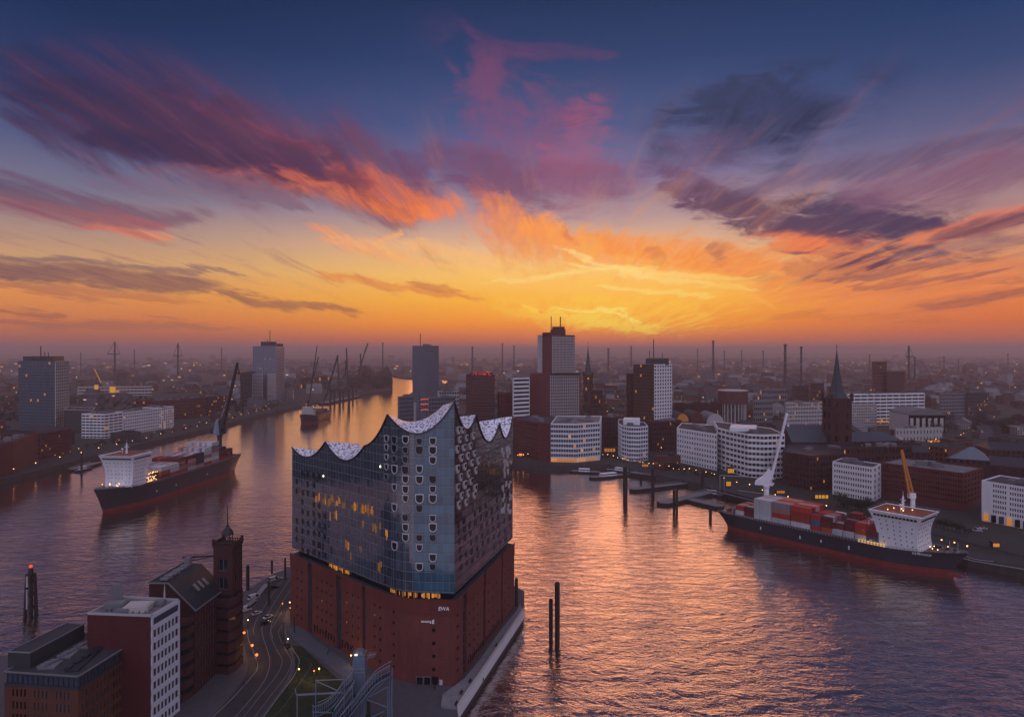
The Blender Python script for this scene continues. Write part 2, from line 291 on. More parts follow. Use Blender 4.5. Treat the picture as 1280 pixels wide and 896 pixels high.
class MB:
    def __init__(s): s.v = []; s.f = []; s.mi = []; s.sm = []
    def poly(s, pts, mi=0, smooth=False):
        n = len(s.v); s.v += [tuple(p) for p in pts]; s.f.append(tuple(range(n, n + len(pts)))); s.mi.append(mi); s.sm.append(smooth)
    def box(s, c, d, rz=0.0, mi=0, bottom=True):
        cx, cy, cz = c; hx, hy, hz = d[0] / 2, d[1] / 2, d[2] / 2; co, si = math.cos(rz), math.sin(rz)
        P = []
        for sz in (-1, 1):
            for sx, sy in ((-1, -1), (1, -1), (1, 1), (-1, 1)):
                x, y = sx * hx, sy * hy
                P.append((cx + x * co - y * si, cy + x * si + y * co, cz + sz * hz))
        for q in ((4, 5, 6, 7), (0, 1, 5, 4), (1, 2, 6, 5), (2, 3, 7, 6), (3, 0, 4, 7)) + (((3, 2, 1, 0),) if bottom else ()):
            s.poly([P[i] for i in q], mi)
    def prism(s, pts, z0, z1, mi=0, top=None, cap=True, bottom=False):
        n = len(pts)
        for i in range(n):
            a, b = pts[i], pts[(i + 1) % n]
            s.poly([(a[0], a[1], z0), (b[0], b[1], z0), (b[0], b[1], z1), (a[0], a[1], z1)], mi)
        if cap: s.flat(pts, z1, mi if top is None else top)
        if bottom: s.flat(pts[::-1], z0, mi)
    def flat(s, pts, z, mi=0):
        from mathutils.geometry import tessellate_polygon
        tri = tessellate_polygon([[Vector((p[0], p[1], 0)) for p in pts]])
        base = len(s.v); s.v += [(p[0], p[1], z) for p in pts]
        ar = sum(pts[i][0] * pts[(i + 1) % len(pts)][1] - pts[(i + 1) % len(pts)][0] * pts[i][1] for i in range(len(pts)))
        for t in tri:
            a, b, c = [pts[i] for i in t]
            cr = (b[0] - a[0]) * (c[1] - a[1]) - (b[1] - a[1]) * (c[0] - a[0])
            if (cr < 0) == (ar > 0): t = (t[0], t[2], t[1])
            s.f.append(tuple(base + i for i in t)); s.mi.append(mi); s.sm.append(False)
    def tube(s, p, q, r, n=6, r2=None, mi=0, cap=True, smooth=True):
        p = Vector(p); q = Vector(q); r2 = r if r2 is None else r2
        d = (q - p).normalized(); a = d.orthogonal().normalized(); b = d.cross(a)
        A = [p + (a * math.cos(6.28318 * i / n) + b * math.sin(6.28318 * i / n)) * r for i in range(n)]
        B = [q + (a * math.cos(6.28318 * i / n) + b * math.sin(6.28318 * i / n)) * r2 for i in range(n)]
        for i in range(n): s.poly([A[i], A[(i + 1) % n], B[(i + 1) % n], B[i]], mi, smooth)
        if cap: s.poly(A[::-1], mi); s.poly(B, mi)
    def path(s, pts, r, n=5, mi=0):
        for a, b in zip(pts, pts[1:]): s.tube(a, b, r, n, mi=mi)
    def lathe(s, c, prof, n=12, mi=0, smooth=True, ang0=0.0):
        rings = [[(c[0] + r * math.cos(ang0 + 6.28318 * i / n), c[1] + r * math.sin(ang0 + 6.28318 * i / n), c[2] + z) for i in range(n)] for r, z in prof]
        for A, B in zip(rings, rings[1:]):
            for i in range(n): s.poly([A[i], A[(i + 1) % n], B[(i + 1) % n], B[i]], mi, smooth)
        if prof[-1][0] > 1e-3: s.poly(rings[-1], mi)
    def beam(s, p, q, w, h=None, mi=0):
        """square bar"""
        p = Vector(p); q = Vector(q); h = w if h is None else h
        d = (q - p).normalized(); up = Vector((0, 0, 1)) if abs(d.z) < 0.95 else Vector((0, 1, 0))
        a = d.cross(up).normalized() * (w / 2); b = a.normalized().cross(d).normalized() * (h / 2)
        A = [p - a - b, p + a - b, p + a + b, p - a + b]; B = [x + (q - p) for x in A]
        for i in range(4): s.poly([A[i], A[(i + 1) % 4], B[(i + 1) % 4], B[i]], mi)
        s.poly(A[::-1], mi); s.poly(B, mi)
    def truss(s, p, q, w, n, r, up=(0, 0, 1), taper=1.0, mi=0, nn=4):
        """lattice girder of four chords with zig-zag bracing"""
        p = Vector(p); q = Vector(q); d = (q - p).normalized(); u = Vector(up)
        a = d.cross(u).normalized(); b = a.cross(d).normalized()
        def ring(t):
            c = p.lerp(q, t); k = w / 2 * (1 + (taper - 1) * t)
            return [c - a * k - b * k, c + a * k - b * k, c + a * k + b * k, c - a * k + b * k]
        R0 = ring(0)
        for i in range(n):
            R1 = ring((i + 1) / n)
            for j in range(4):
                s.tube(R0[j], R1[j], r, nn, mi=mi, cap=False)
                s.tube(R0[j], R1[(j + 1) % 4] if i % 2 else R1[(j + 3) % 4], r * 0.7, 3, mi=mi, cap=False)
                s.tube(R1[j], R1[(j + 1) % 4], r * 0.7, 3, mi=mi, cap=False)
            R0 = R1
    def mesh(s, name, mats, origin=(0, 0, 0)):
        me = bpy.data.meshes.new(name); ox, oy, oz = origin
        me.from_pydata([(x - ox, y - oy, z - oz) for x, y, z in s.v], [], s.f)
        for m in mats: me.materials.append(m)
        me.polygons.foreach_set('material_index', s.mi); me.polygons.foreach_set('use_smooth', s.sm)
        uv = me.uv_layers.new(name='UVMap'); dat = [0.0] * (2 * len(me.loops)); k = 0
        for f in s.f:
            p0, p1, p2 = Vector(s.v[f[0]]), Vector(s.v[f[1]]), Vector(s.v[f[2]])
            n = (p1 - p0).cross(p2 - p0)
            if len(f) > 3: n = n + (p2 - p0).cross(Vector(s.v[f[3]]) - p0)
            l = n.length
            if l > 1e-9 and abs(n.z) / l < 0.75:
                tx, ty = -n.y, n.x; tl = math.hypot(tx, ty) or 1.0; tx /= tl; ty /= tl
                for i in f:
                    x, y, z = s.v[i]; dat[k] = x * tx + y * ty; dat[k + 1] = z; k += 2
            else:
                for i in f:
                    x, y, z = s.v[i]; dat[k] = x; dat[k + 1] = y; k += 2
        uv.data.foreach_set('uv', dat)
        me.update(); return me
def root(name, label, cat, loc, group=None):
    o = bpy.data.objects.new(name, None); COL.objects.link(o); o.location = loc; o.empty_display_size = 1.0
    o['label'] = label; o['category'] = cat
    if group: o['group'] = group
    return o
def org(o): return Vector(o.location) + (org(o.parent) if o.parent else Vector((0, 0, 0)))
def part(name, mb, mats, parent, label=None, stuff=False):
    """a mesh given in world coordinates, hung under its thing (things are never rotated while parts are added)"""
    if not isinstance(mats, (list, tuple)): mats = [mats]
    o = bpy.data.objects.new(name, mb.mesh(name, mats, org(parent))); COL.objects.link(o); o.parent = parent
    if label: o['label'] = label
    if stuff: o['kind'] = 'stuff'
    return o
def single(name, mb, mats, label=None, cat=None, group=None, kind=None, origin=(0, 0, 0)):
    if not isinstance(mats, (list, tuple)): mats = [mats]
    o = bpy.data.objects.new(name, mb.mesh(name, mats, origin)); COL.objects.link(o); o.location = origin
    if label: o['label'] = label; o['category'] = cat
    if group: o['group'] = group
    if kind: o['kind'] = kind
    return o
def link_part(name, me, parent, loc, rz=0.0, label=None):
    o = bpy.data.objects.new(name, me); COL.objects.link(o); o.parent = parent
    o.location = Vector(loc) - org(parent); o.rotation_euler = (0, 0, rz)
    if label: o['label'] = label
    return o
def clone(r, loc, rz=0.0, label=None, scale=None, group=None):
    """a copy of a thing with its parts and their sub-parts"""
    def cp(o, par):
        c = o.copy(); COL.objects.link(c); c.parent = par
        for ch in kids.get(o.name, []): cp(ch, c)
        return c
    kids = KIDS.setdefault(r.name, None)
    if kids is None:
        kids = {}
        def walk(o):
            kids[o.name] = list(o.children)
            for ch in o.children: walk(ch)
        walk(r); KIDS[r.name] = kids
    n = cp(r, None); n.location = loc; n.rotation_euler = (0, 0, rz)
    if scale: n.scale = (scale,) * 3 if not isinstance(scale, (tuple, list)) else scale
    if label: n['label'] = label
    if group: n['group'] = group
    return n
KIDS = {}

# ================================================================ materials
MATS = {}
def mat(name, col, rough=0.7, metal=0.0, var=0.18, vs=0.35, ior=1.45, emis=None, es=1.0, streak=False, alpha=None):
    if name in MATS: return MATS[name]
    m = bpy.data.materials.new(name); m.use_nodes = True; nt = m.node_tree; b = nt.nodes['Principled BSDF']
    b.inputs['Roughness'].default_value = rough; b.inputs['Metallic'].default_value = metal; b.inputs['IOR'].default_value = ior
    c = (col[0], col[1], col[2], 1.0)
    b.inputs['Base Color'].default_value = c
    if var:
        q = G(nt); t = q.new('ShaderNodeTexCoord')
        v = E(q, t.outputs['Object'])
        if streak:
            x, y, z = q.sep(v); v = q.xyz(x, y, z * 0.15)
        n = q.noise(v, vs, 5.0, 0.6)
        k = q.m('MULTIPLY_ADD', n, 2.0 * var * 1.6, 1.0 - var * 1.6)
        nn = q.new('ShaderNodeMix'); nn.data_type = 'RGBA'; nn.blend_type = 'MULTIPLY'; nn.inputs[0].default_value = 1.0
        nn.inputs[6].default_value = c; nt.links.new(k.s, nn.inputs[7]); nt.links.new(nn.outputs[2], b.inputs['Base Color'])
    if emis:
        b.inputs['Emission Color'].default_value = (emis[0], emis[1], emis[2], 1); b.inputs['Emission Strength'].default_value = es
        m.cycles.emission_sampling = 'NONE'
    MATS[name] = m; return m
def brick(name, col, var=0.25):
    """brick seen from far: courses, patches of paler and darker burns"""
    if name in MATS: return MATS[name]
    m = bpy.data.materials.new(name); m.use_nodes = True; nt = m.node_tree; b = nt.nodes['Principled BSDF']; q = G(nt)
    u = E(q, q.new('ShaderNodeUVMap').outputs[0])
    x, y, z = q.sep(u)
    n1 = q.noise(q.xyz(x * 0.09, y * 0.16, 0.0), 1.0, 5.0, 0.65)
    n2 = q.noise(q.xyz(x * 1.6, y * 5.5, 3.0), 1.0, 2.0, 0.6)
    n3 = q.noise(q.xyz(x * 0.35, y * 0.05, 9.0), 1.0, 3.0, 0.6)            # streaks of damp running down
    band = q.m('MULTIPLY_ADD', q.m('LESS_THAN', q.m('FRACT', y / 1.15), 0.16), -0.14, 1.0)
    k = q.m('MULTIPLY_ADD', n1, var * 4.4, 1.0 - var * 2.2) * q.m('MULTIPLY_ADD', n2, 0.9, 0.55) * q.m('MULTIPLY_ADD', n3, 0.7, 0.65) * band
    nn = q.new('ShaderNodeMix'); nn.data_type = 'RGBA'; nn.blend_type = 'MULTIPLY'; nn.inputs[0].default_value = 1.0
    nn.inputs[6].default_value = (*col, 1); nt.links.new(k.s, nn.inputs[7]); nt.links.new(nn.outputs[2], b.inputs['Base Color'])
    b.inputs['Roughness'].default_value = 0.85
    MATS[name] = m; return m
def facade(name, wall, glass, du, dv, fu, fv, lit=0.03, litcol=(1.0, 0.45, 0.10), ls=1.2, rough=0.7, seed=0.0):
    """far facade: a regular grid of panes in a wall, now and then a room with its light on"""
    if name in MATS: return MATS[name]
    m = bpy.data.materials.new(name); m.use_nodes = True; nt = m.node_tree; b = nt.nodes['Principled BSDF']; q = G(nt)
    u = E(q, q.new('ShaderNodeUVMap').outputs[0]); x, y, z = q.sep(u)
    cu = x / du; cv = y / dv
    fx = q.m('FRACT', cu); fy = q.m('FRACT', cv)
    pane = q.m('LESS_THAN', fx, fu) * q.m('LESS_THAN', fy, fv)
    gn = q.new('ShaderNodeNewGeometry'); gx, gy, gz = q.sep(E(q, gn.outputs['Normal']))
    pane = pane * q.m('LESS_THAN', q.m('ABSOLUTE', gz), 0.5)
    wn = q.new('ShaderNodeTexWhiteNoise'); wn.noise_dimensions = '3D'
    oi = q.new('ShaderNodeObjectInfo')
    nt.links.new(q.xyz(q.m('FLOOR', cu), q.m('FLOOR', cv), E(q, oi.outputs['Random']) * 50.0 + seed).s, wn.inputs['Vector'])
    rv = E(q, wn.outputs['Value'])
    c = q.mix(pane, (*wall, 1), (*glass, 1))
    n = q.noise(q.xyz(x * 0.07, y * 0.1, 1.0), 1.0, 4.0, 0.6)
    nn = q.new('ShaderNodeMix'); nn.data_type = 'RGBA'; nn.blend_type = 'MULTIPLY'; nn.inputs[0].default_value = 1.0
    nt.links.new(c.s, nn.inputs[6]); nt.links.new(q.m('MULTIPLY_ADD', n, 0.7, 0.65).s, nn.inputs[7]); nt.links.new(nn.outputs[2], b.inputs['Base Color'])
    nt.links.new(q.m('MULTIPLY_ADD', pane, 0.12 - rough, rough).s, b.inputs['Roughness'])
    on = q.m('LESS_THAN', rv, lit) * pane
    b.inputs['Emission Color'].default_value = (*litcol, 1)
    nt.links.new((on * ls * q.m('MULTIPLY_ADD', E(q, wn.outputs['Value']), 0.6 / max(lit, 1e-3), 0.5)).s, b.inputs['Emission Strength'])
    m.cycles.emission_sampling = 'NONE'
    MATS[name] = m; return m
M_GLASS = mat('window_glass', (0.012, 0.016, 0.024), 0.12, var=0.0, ior=1.6)
M_GLASSB = mat('window_glass_blue', (0.045, 0.075, 0.115), 0.10, var=0.0, ior=1.7)
M_LIT = mat('lit_window', (0.1, 0.05, 0.02), 0.4, var=0.0, emis=(1.0, 0.36, 0.06), es=0.42)
M_LITD = mat('dim_lit_window', (0.05, 0.03, 0.02), 0.4, var=0.0, emis=(1.0, 0.38, 0.08), es=0.16)
M_LIT2 = mat('bright_lit_window', (0.1, 0.05, 0.02), 0.4, var=0.0, emis=(1.0, 0.36, 0.06), es=0.62)
M_LAMP = mat('lamp_glow', (0.3, 0.2, 0.1), 0.4, var=0.0, emis=(1.0, 0.45, 0.13), es=6.0)
M_LAMPR = mat('lamp_glow_orange', (0.3, 0.1, 0.05), 0.4, var=0.0, emis=(1.0, 0.16, 0.02), es=3.0)
M_LAMPW = mat('lamp_glow_white', (0.3, 0.3, 0.3), 0.4, var=0.0, emis=(1.0, 0.82, 0.62), es=3.5)
M_BRICK = brick('red_brick', (0.112, 0.027, 0.023))
M_BRICKD = brick('dark_red_brick', (0.056, 0.018, 0.017))
M_BRICKO = brick('orange_brick', (0.112, 0.036, 0.021))
M_BRICKE = brick('concert_hall_brick', (0.160, 0.044, 0.034), 0.16)
M_WHITE = mat('white_render', (0.80, 0.80, 0.81), 0.6, var=0.10, vs=0.12, streak=True)
M_PALE = mat('pale_stone', (0.46, 0.44, 0.42), 0.7, var=0.12, vs=0.12)
M_GREY = mat('grey_cladding', (0.17, 0.175, 0.19), 0.55, var=0.15, vs=0.15)
M_DARK = mat('dark_cladding', (0.035, 0.038, 0.046), 0.55, var=0.2, vs=0.2)
M_ROOF = mat('bitumen_roof', (0.040, 0.042, 0.050), 0.85, var=0.4, vs=0.16)
M_ROOFL = mat('pale_gravel_roof', (0.16, 0.165, 0.18), 0.85, var=0.3, vs=0.2)
M_SLATE = mat('slate_roof', (0.022, 0.027, 0.036), 0.5, var=0.25, vs=0.5)
M_COPPER = mat('aged_copper_roof', (0.030, 0.052, 0.060), 0.6, var=0.25, vs=0.3, streak=True)
M_METAL = mat('galvanised_steel', (0.34, 0.36, 0.39), 0.38, 0.7, var=0.12, vs=1.0)
M_IRON = mat('dark_painted_steel', (0.030, 0.030, 0.036), 0.5, 0.2, var=0.15, vs=1.0)
M_CONC = mat('concrete', (0.24, 0.235, 0.23), 0.85, var=0.22, vs=0.3)
M_TIMBER = mat('tarred_timber', (0.028, 0.024, 0.022), 0.8, var=0.3, vs=0.8, streak=True)

# ================================================================ the setting
def mat_water():
    m = bpy.data.materials.new('river_water'); m.use_nodes = True; nt = m.node_tree; b = nt.nodes['Principled BSDF']; q = G(nt)
    v = E(q, q.new('ShaderNodeTexCoord').outputs['Object']); x, y, z = q.sep(v)
    patch = q.noise(q.xyz(x * 0.012, y * 0.02, 0.0), 1.0, 3.0, 0.6, 0.4)
    n1 = q.noise(q.xyz(x * 0.10 + y * 0.02, y * 0.21, 0.0), 1.0, 4.0, 0.60, 0.8)
    n2 = q.noise(q.xyz(x * 0.42, y * 0.62 + x * 0.1, 5.0), 1.0, 3.0, 0.6, 0.4)
    n3 = q.noise(q.xyz(x * 0.035, y * 0.06 - x * 0.01, 7.0), 1.0, 2.0, 0.5, 0.6)
    h = n1 * 1.9 + n2 * 0.42 + n3 * 2.2
    bp = q.new('ShaderNodeBump'); bp.inputs['Distance'].default_value = 1.0
    calm = q.sm(y, 250.0, 700.0, 1.0, 0.32)                      # wave bumps weakened with distance to keep far reflections clear
    nt.links.new((q.m('MULTIPLY_ADD', patch, 0.30, 0.15) * calm).s, bp.inputs['Strength'])
    nt.links.new(h.s, bp.inputs['Height'])
    nt.nodes.remove(b); out = nt.nodes['Material Output']
    df = q.new('ShaderNodeBsdfDiffuse'); df.inputs['Color'].default_value = (0.040, 0.026, 0.022, 1)
    gl = q.new('ShaderNodeBsdfGlossy'); gl.inputs['Color'].default_value = (1.0, 0.86, 0.79, 1); gl.inputs['Roughness'].default_value = 0.10
    fr = q.new('ShaderNodeFresnel'); fr.inputs['IOR'].default_value = 1.8; nt.links.new(bp.outputs[0], fr.inputs['Normal'])
    nt.links.new(bp.outputs[0], gl.inputs['Normal'])
    mx = q.new('ShaderNodeMixShader'); nt.links.new(q.m('MULTIPLY_ADD', E(q, fr.outputs[0]), 0.9, 0.52, True).s, mx.inputs[0])
    nt.links.new(df.outputs[0], mx.inputs[1]); nt.links.new(gl.outputs[0], mx.inputs[2]); nt.links.new(mx.outputs[0], out.inputs[0])
    return m
w = MB(); w.poly([(-70000, -3000, 0), (70000, -3000, 0), (70000, 70000, 0), (-70000, 70000, 0)])
single('water', w, mat_water(), kind='structure')
def mat_land():
    m = bpy.data.materials.new('city_ground'); m.use_nodes = True; nt = m.node_tree; b = nt.nodes['Principled BSDF']; q = G(nt)
    v = E(q, q.new('ShaderNodeTexCoord').outputs['Object'])
    n1 = q.noise(v, 0.006, 6.0, 0.65); n2 = q.noise(v, 0.05, 5.0, 0.6)
    c = q.mix(q.sm(n1, 0.42, 0.60), (0.030, 0.032, 0.034, 1), (0.022, 0.028, 0.018, 1))
    c = q.mix(q.sm(n2, 0.55, 0.75), c, (0.070, 0.062, 0.060, 1))
    nt.links.new(c.s, b.inputs['Base Color']); b.inputs['Roughness'].default_value = 0.9
    return m
M_LAND = mat_land()
M_QUAY = mat('quay_wall_stone', (0.060, 0.055, 0.052), 0.85, var=0.4, vs=0.4, streak=True)
land_px = [(122, 568), (191, 551), (273, 532), (320, 519), (370, 508), (392, 503.5), (408, 500), (445, 494), (470, 490), (486, 487.5), (490.5, 481), (490, 474),
           (485, 469), (476, 467.0), (465, 465.6), (440, 465.0), (436, 464.5), (465, 463.6), (478, 465.2), (490, 469.4), (500, 471.3), (516, 472.8), (530, 472), (549, 472.2), (560, 474),
           (574, 477), (600, 478.2), (574, 479.5), (560, 480), (549, 477), (530, 482), (512, 492), (503, 505), (503, 525), (545, 548), (600, 568), (641, 576), (668, 580.5), (699, 582),
           (735, 580.5), (760, 580), (800, 588), (860, 601), (900, 610), (1209, 697), (1285, 711)]
land = [gp(*p)[:2] for p in land_px]
land = [(-60000, -500), (-470, -500), (-465, 300), (-465, 620), (-463, 716)] + land + [(330, 330), (420, 262), (3000, -600), (60000, -600), (60000, 66000), (-60000, 66000)]
w = MB(); w.prism(land, -1.0, 5.0, 1, top=0)
single('terrain', w, [M_LAND, M_QUAY], kind='structure')
# low wooded hills on the horizon
w = MB()
for row, (Y, h0, dh) in enumerate(((15000, 20, 46), (22000, 60, 60), (30000, 110, 70))):
    N = 160; prev = None
    for i in range(N + 1):
        x = (-1.0 + 2.0 * i / N) * Y * 1.1
        hh = h0 + dh * (0.5 + 0.5 * math.sin(i * 0.13 + row * 2) * math.cos(i * 0.047 + row)) + rnd.uniform(-3, 3)
        cur = ((x, Y - 1500, 4.9), (x, Y, hh), (x, Y + 2500, 4.9))
        if prev:
            w.poly([prev[0], cur[0], cur[1], prev[1]]); w.poly([prev[1], cur[1], cur[2], prev[2]])
        prev = cur
single('hills', w, mat('wooded_hill', (0.026, 0.030, 0.022), 0.95, var=0.4, vs=0.004), kind='structure')
# peninsula in front, with the concert hall on it
pen = [(5.2, 306), (6, 332), (-30, 392), (-90, 398), (-117, 372), (-122, 364), (-126, 354), (-130, 330), (-145, 312), (-170, 287), (-200, 257), (-228, 225), (-245, 120), (-22, 120), (-17.8, 222)][::-1]
w = MB(); w.prism(pen, -1.0, 5.0, 1, top=0)
M_PAVE = mat('grey_paving', (0.075, 0.076, 0.086), 0.8, var=0.25, vs=0.5)
single('plaza', w, [M_PAVE, M_QUAY], kind='structure')

# ================================================================ the concert hall on its brick warehouse
eL, eC1, eC2, eR, eB = (-95.0, 295.0), (-39.5, 241.0), (-20.2, 239.3), (0.3, 310.5), (-68.0, 372.0)
hall = root('concert_hall', 'tall glass concert hall with wave shaped white roof on a red brick warehouse', 'concert hall', (-45, 300, 5.0))
line = [eL]                                    # plan line of the glass front, the corner at eC1 softened
def bez(a, b, c, n):
    return [((1 - t) ** 2 * a[0] + 2 * t * (1 - t) * b[0] + t * t * c[0], (1 - t) ** 2 * a[1] + 2 * t * (1 - t) * b[1] + t * t * c[1]) for t in [i / n for i in range(n + 1)]]
def toward(a, b, d):
    l = math.hypot(b[0] - a[0], b[1] - a[1]); return (a[0] + (b[0] - a[0]) * d / l, a[1] + (b[1] - a[1]) * d / l)
cA, cB = toward(eC1, eL, 7.0), toward(eC1, eC2, 5.0)
glass_line = [eL] + bez(cA, eC1, cB, 6) + [eC2, eR]
def on_line(px, poly):
    """plan point, outward normal of the front line that is seen in a photo column"""
    k = (px - 640.0) / F
    for a, b in zip(poly, poly[1:]):
        den = (b[0] - a[0]) - k * (b[1] - a[1])
        if abs(den) < 1e-9: continue
        t = (k * a[1] - a[0]) / den
        if -1e-6 <= t <= 1 + 1e-6:
            dxx, dyy = b[0] - a[0], b[1] - a[1]; l = math.hypot(dxx, dyy)
            return (a[0] + dxx * t, a[1] + dyy * t), (dyy / l, -dxx / l)
    return None, None
def xpix(p): return 640 + F * p[0] / p[1]
pl, pr = xpix(eL), xpix(eR)
spans = [((pl, 559), (379.5, 570.5), (407, 552)), ((407, 552), (427, 574), (456, 557)), ((456, 557), (472.5, 543), (484.7, 518)), ((484.7, 518), (514, 541), (xpix(eC2), 502)),
         ((xpix(eC2), 502), (585.6, 536), (595, 518)), ((595, 518), (612.5, 552), (624, 528.5)), ((624, 528.5), (634, 546), (pr, 520))]
def roof_y(px, sag=1.0):
    for a, m, b in spans:
        if a[0] - 1e-6 <= px <= b[0] + 1e-6:
            x0, x1, x2 = a[0], m[0], b[0]
            cy_ = a[1] + (b[1] - a[1]) * (px - x0) / (x2 - x0)
            # cusped cable: a quadratic through the three points, blended for steep spans
            l0 = (px - x1) * (px - x2) / ((x0 - x1) * (x0 - x2)); l1 = (px - x0) * (px - x2) / ((x1 - x0) * (x1 - x2)); l2 = (px - x0) * (px - x1) / ((x2 - x0) * (x2 - x1))
            y = a[1] * l0 + m[1] * l1 + b[1] * l2
            return cy_ + (y - cy_) * sag
    return spans[-1][2][1]
ZG, ZB = 36.8, 33.9                             # foot of the glass, top of the brick
cols = []
pxs = [pl + (pr - pl) * i / 170 for i in range(171)] + [s_[k][0] for s_ in spans for k in (0, 2)] + [xpix(p) for p in glass_line]
pxs = sorted(set(round(p, 3) for p in pxs if pl <= p <= pr)); pxs[0] = pl; pxs[-1] = pr
for px in pxs:
    p, n = on_line(min(max(px, pl + 1e-4), pr - 1e-4), glass_line)
    cols.append((p, n, zp(roof_y(px), p[1]), zp(roof_y(px, 0.42), p[1]), px))
def mat_curtain(name, tint, refl, seed):
    m = bpy.data.materials.new(name); m.use_nodes = True; nt = m.node_tree; b = nt.nodes['Principled BSDF']; q = G(nt)
    u = E(q, q.new('ShaderNodeUVMap').outputs[0]); x, y, z = q.sep(u)
    du, dv = 2.15, 3.35
    cu = x / du; cv = (y - 0.4) / dv
    fx = q.m('FRACT', cu); fy = q.m('FRACT', cv)
    mull = q.m('MAXIMUM', q.m('LESS_THAN', fx, 0.055), q.m('LESS_THAN', fy, 0.05))
    slab = q.m('LESS_THAN', fy, 0.20)
    wn = q.new('ShaderNodeTexWhiteNoise'); wn.noise_dimensions = '3D'; nt.links.new(q.xyz(q.m('FLOOR', cu), q.m('FLOOR', cv), seed).s, wn.inputs['Vector']); r = E(q, wn.outputs['Value'])
    wf = q.new('ShaderNodeTexWhiteNoise'); wf.noise_dimensions = '1D'; nt.links.new(q.m('FLOOR', cv).s, wf.inputs['W']); rf = E(q, wf.outputs['Value'])
    dots = q.noise(q.xyz(x * 0.10, y * 0.12, seed), 1.0, 3.0, 0.6)
    c = q.mix(r * 0.50 + rf * 0.40, (*tint, 1), (tint[0] * 3.2 + 0.01, tint[1] * 2.7 + 0.01, tint[2] * 2.2 + 0.014, 1))
    c = q.mix(slab * 0.6, c, (0.035, 0.042, 0.055, 1))
    c = q.mix(mull, c, (0.16, 0.19, 0.22, 1))
    nt.links.new(c.s, b.inputs['Base Color'])
    b.inputs['IOR'].default_value = refl
    nt.links.new((q.m('MULTIPLY_ADD', mull, 0.35, 0.05) + dots * 0.05).s, b.inputs['Roughness'])
    # every pane sits at its own tiny tilt
    wv = q.new('ShaderNodeTexWhiteNoise'); wv.noise_dimensions = '3D'; nt.links.new(q.xyz(q.m('FLOOR', cu), q.m('FLOOR', cv), seed + 5.0).s, wv.inputs['Vector'])
    gn = q.new('ShaderNodeNewGeometry'); ad = q.new('ShaderNodeVectorMath'); ad.operation = 'MULTIPLY_ADD'
    nt.links.new(wv.outputs['Color'], ad.inputs[0]); ad.inputs[1].default_value = (0.024, 0.024, 0.014); nt.links.new(gn.outputs['Normal'], ad.inputs[2])
    s2 = q.new('ShaderNodeVectorMath'); s2.operation = 'SUBTRACT'; nt.links.new(ad.outputs[0], s2.inputs[0]); s2.inputs[1].default_value = (0.012, 0.012, 0.007)
    nm = q.new('ShaderNodeVectorMath'); nm.operation = 'NORMALIZE'; nt.links.new(s2.outputs[0], nm.inputs[0]); nt.links.new(nm.outputs[0], b.inputs['Normal'])
    return m
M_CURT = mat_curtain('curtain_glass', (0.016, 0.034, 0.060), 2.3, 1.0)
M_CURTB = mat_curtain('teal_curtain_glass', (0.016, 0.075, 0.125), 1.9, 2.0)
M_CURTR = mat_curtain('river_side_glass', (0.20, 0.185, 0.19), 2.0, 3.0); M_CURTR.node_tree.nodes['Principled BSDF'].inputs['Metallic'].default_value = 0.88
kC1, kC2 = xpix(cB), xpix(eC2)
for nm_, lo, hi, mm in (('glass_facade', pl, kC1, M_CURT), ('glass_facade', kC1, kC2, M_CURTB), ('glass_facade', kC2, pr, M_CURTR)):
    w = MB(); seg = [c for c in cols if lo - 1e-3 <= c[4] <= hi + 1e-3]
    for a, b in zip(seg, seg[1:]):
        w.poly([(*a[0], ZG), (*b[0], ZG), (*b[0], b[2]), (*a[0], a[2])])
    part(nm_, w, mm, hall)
w = MB()                                        # the two rear sides
zR = cols[-1][2]; zL = cols[0][2]
for a, b, za, zb in ((eR, eB, zR, 68.0), (eB, eL, 68.0, zL)):
    N = 12
    for i in range(N):
        t0, t1 = i / N, (i + 1) / N
        z0 = za + (zb - za) * t0 - 6 * math.sin(math.pi * t0); z1 = za + (zb - za) * t1 - 6 * math.sin(math.pi * t1)
        p0 = (a[0] + (b[0] - a[0]) * t0, a[1] + (b[1] - a[1]) * t0); p1 = (a[0] + (b[0] - a[0]) * t1, a[1] + (b[1] - a[1]) * t1)
        w.poly([(*p0, ZG), (*p1, ZG), (*p1, z1), (*p0, z0)])
part('glass_facade', w, M_CURT, hall)
def mat_sequins():
    m = bpy.data.materials.new('white_roof_discs'); m.use_nodes = True; nt = m.node_tree; b = nt.nodes['Principled BSDF']; q = G(nt)
    v = E(q, q.new('ShaderNodeTexCoord').outputs['Object'])
    vo = q.new('ShaderNodeTexVoronoi'); nt.links.new(v.s, vo.inputs['Vector']); vo.inputs['Scale'].default_value = 1.05; vo.inputs['Randomness'].default_value = 0.75
    c = q.mix(q.sm(E(q, vo.outputs['Distance']), 0.42, 0.72), (0.92, 0.93, 0.97, 1), (0.16, 0.20, 0.30, 1))
    nt.links.new(c.s, b.inputs['Base Color']); b.inputs['Roughness'].default_value = 0.4; return m
M_SEQ = mat_sequins()
cx_, cy_ = -45.0, 305.0
w = MB(); M_ = 10
rows = []
for p, n, z, zr, px in cols:
    c = []
    for k in range(M_ + 1):
        d = 15.0 * k / M_; t = k / M_
        s_ = 1 - (1 - t) ** 1.7
        l_ = math.hypot(cx_ - p[0], cy_ - p[1]); c.append((p[0] + (cx_ - p[0]) * d / l_, p[1] + (cy_ - p[1]) * d / l_, z + (zr - z) * s_ - 0.15 * d))
    e = c[-1]
    for k in range(1, 5): c.append((e[0] + (cx_ - e[0]) * k / 4.0, e[1] + (cy_ - e[1]) * k / 4.0, e[2] + (66.0 - e[2]) * (k / 4.0) ** 0.6))
    rows.append(c)
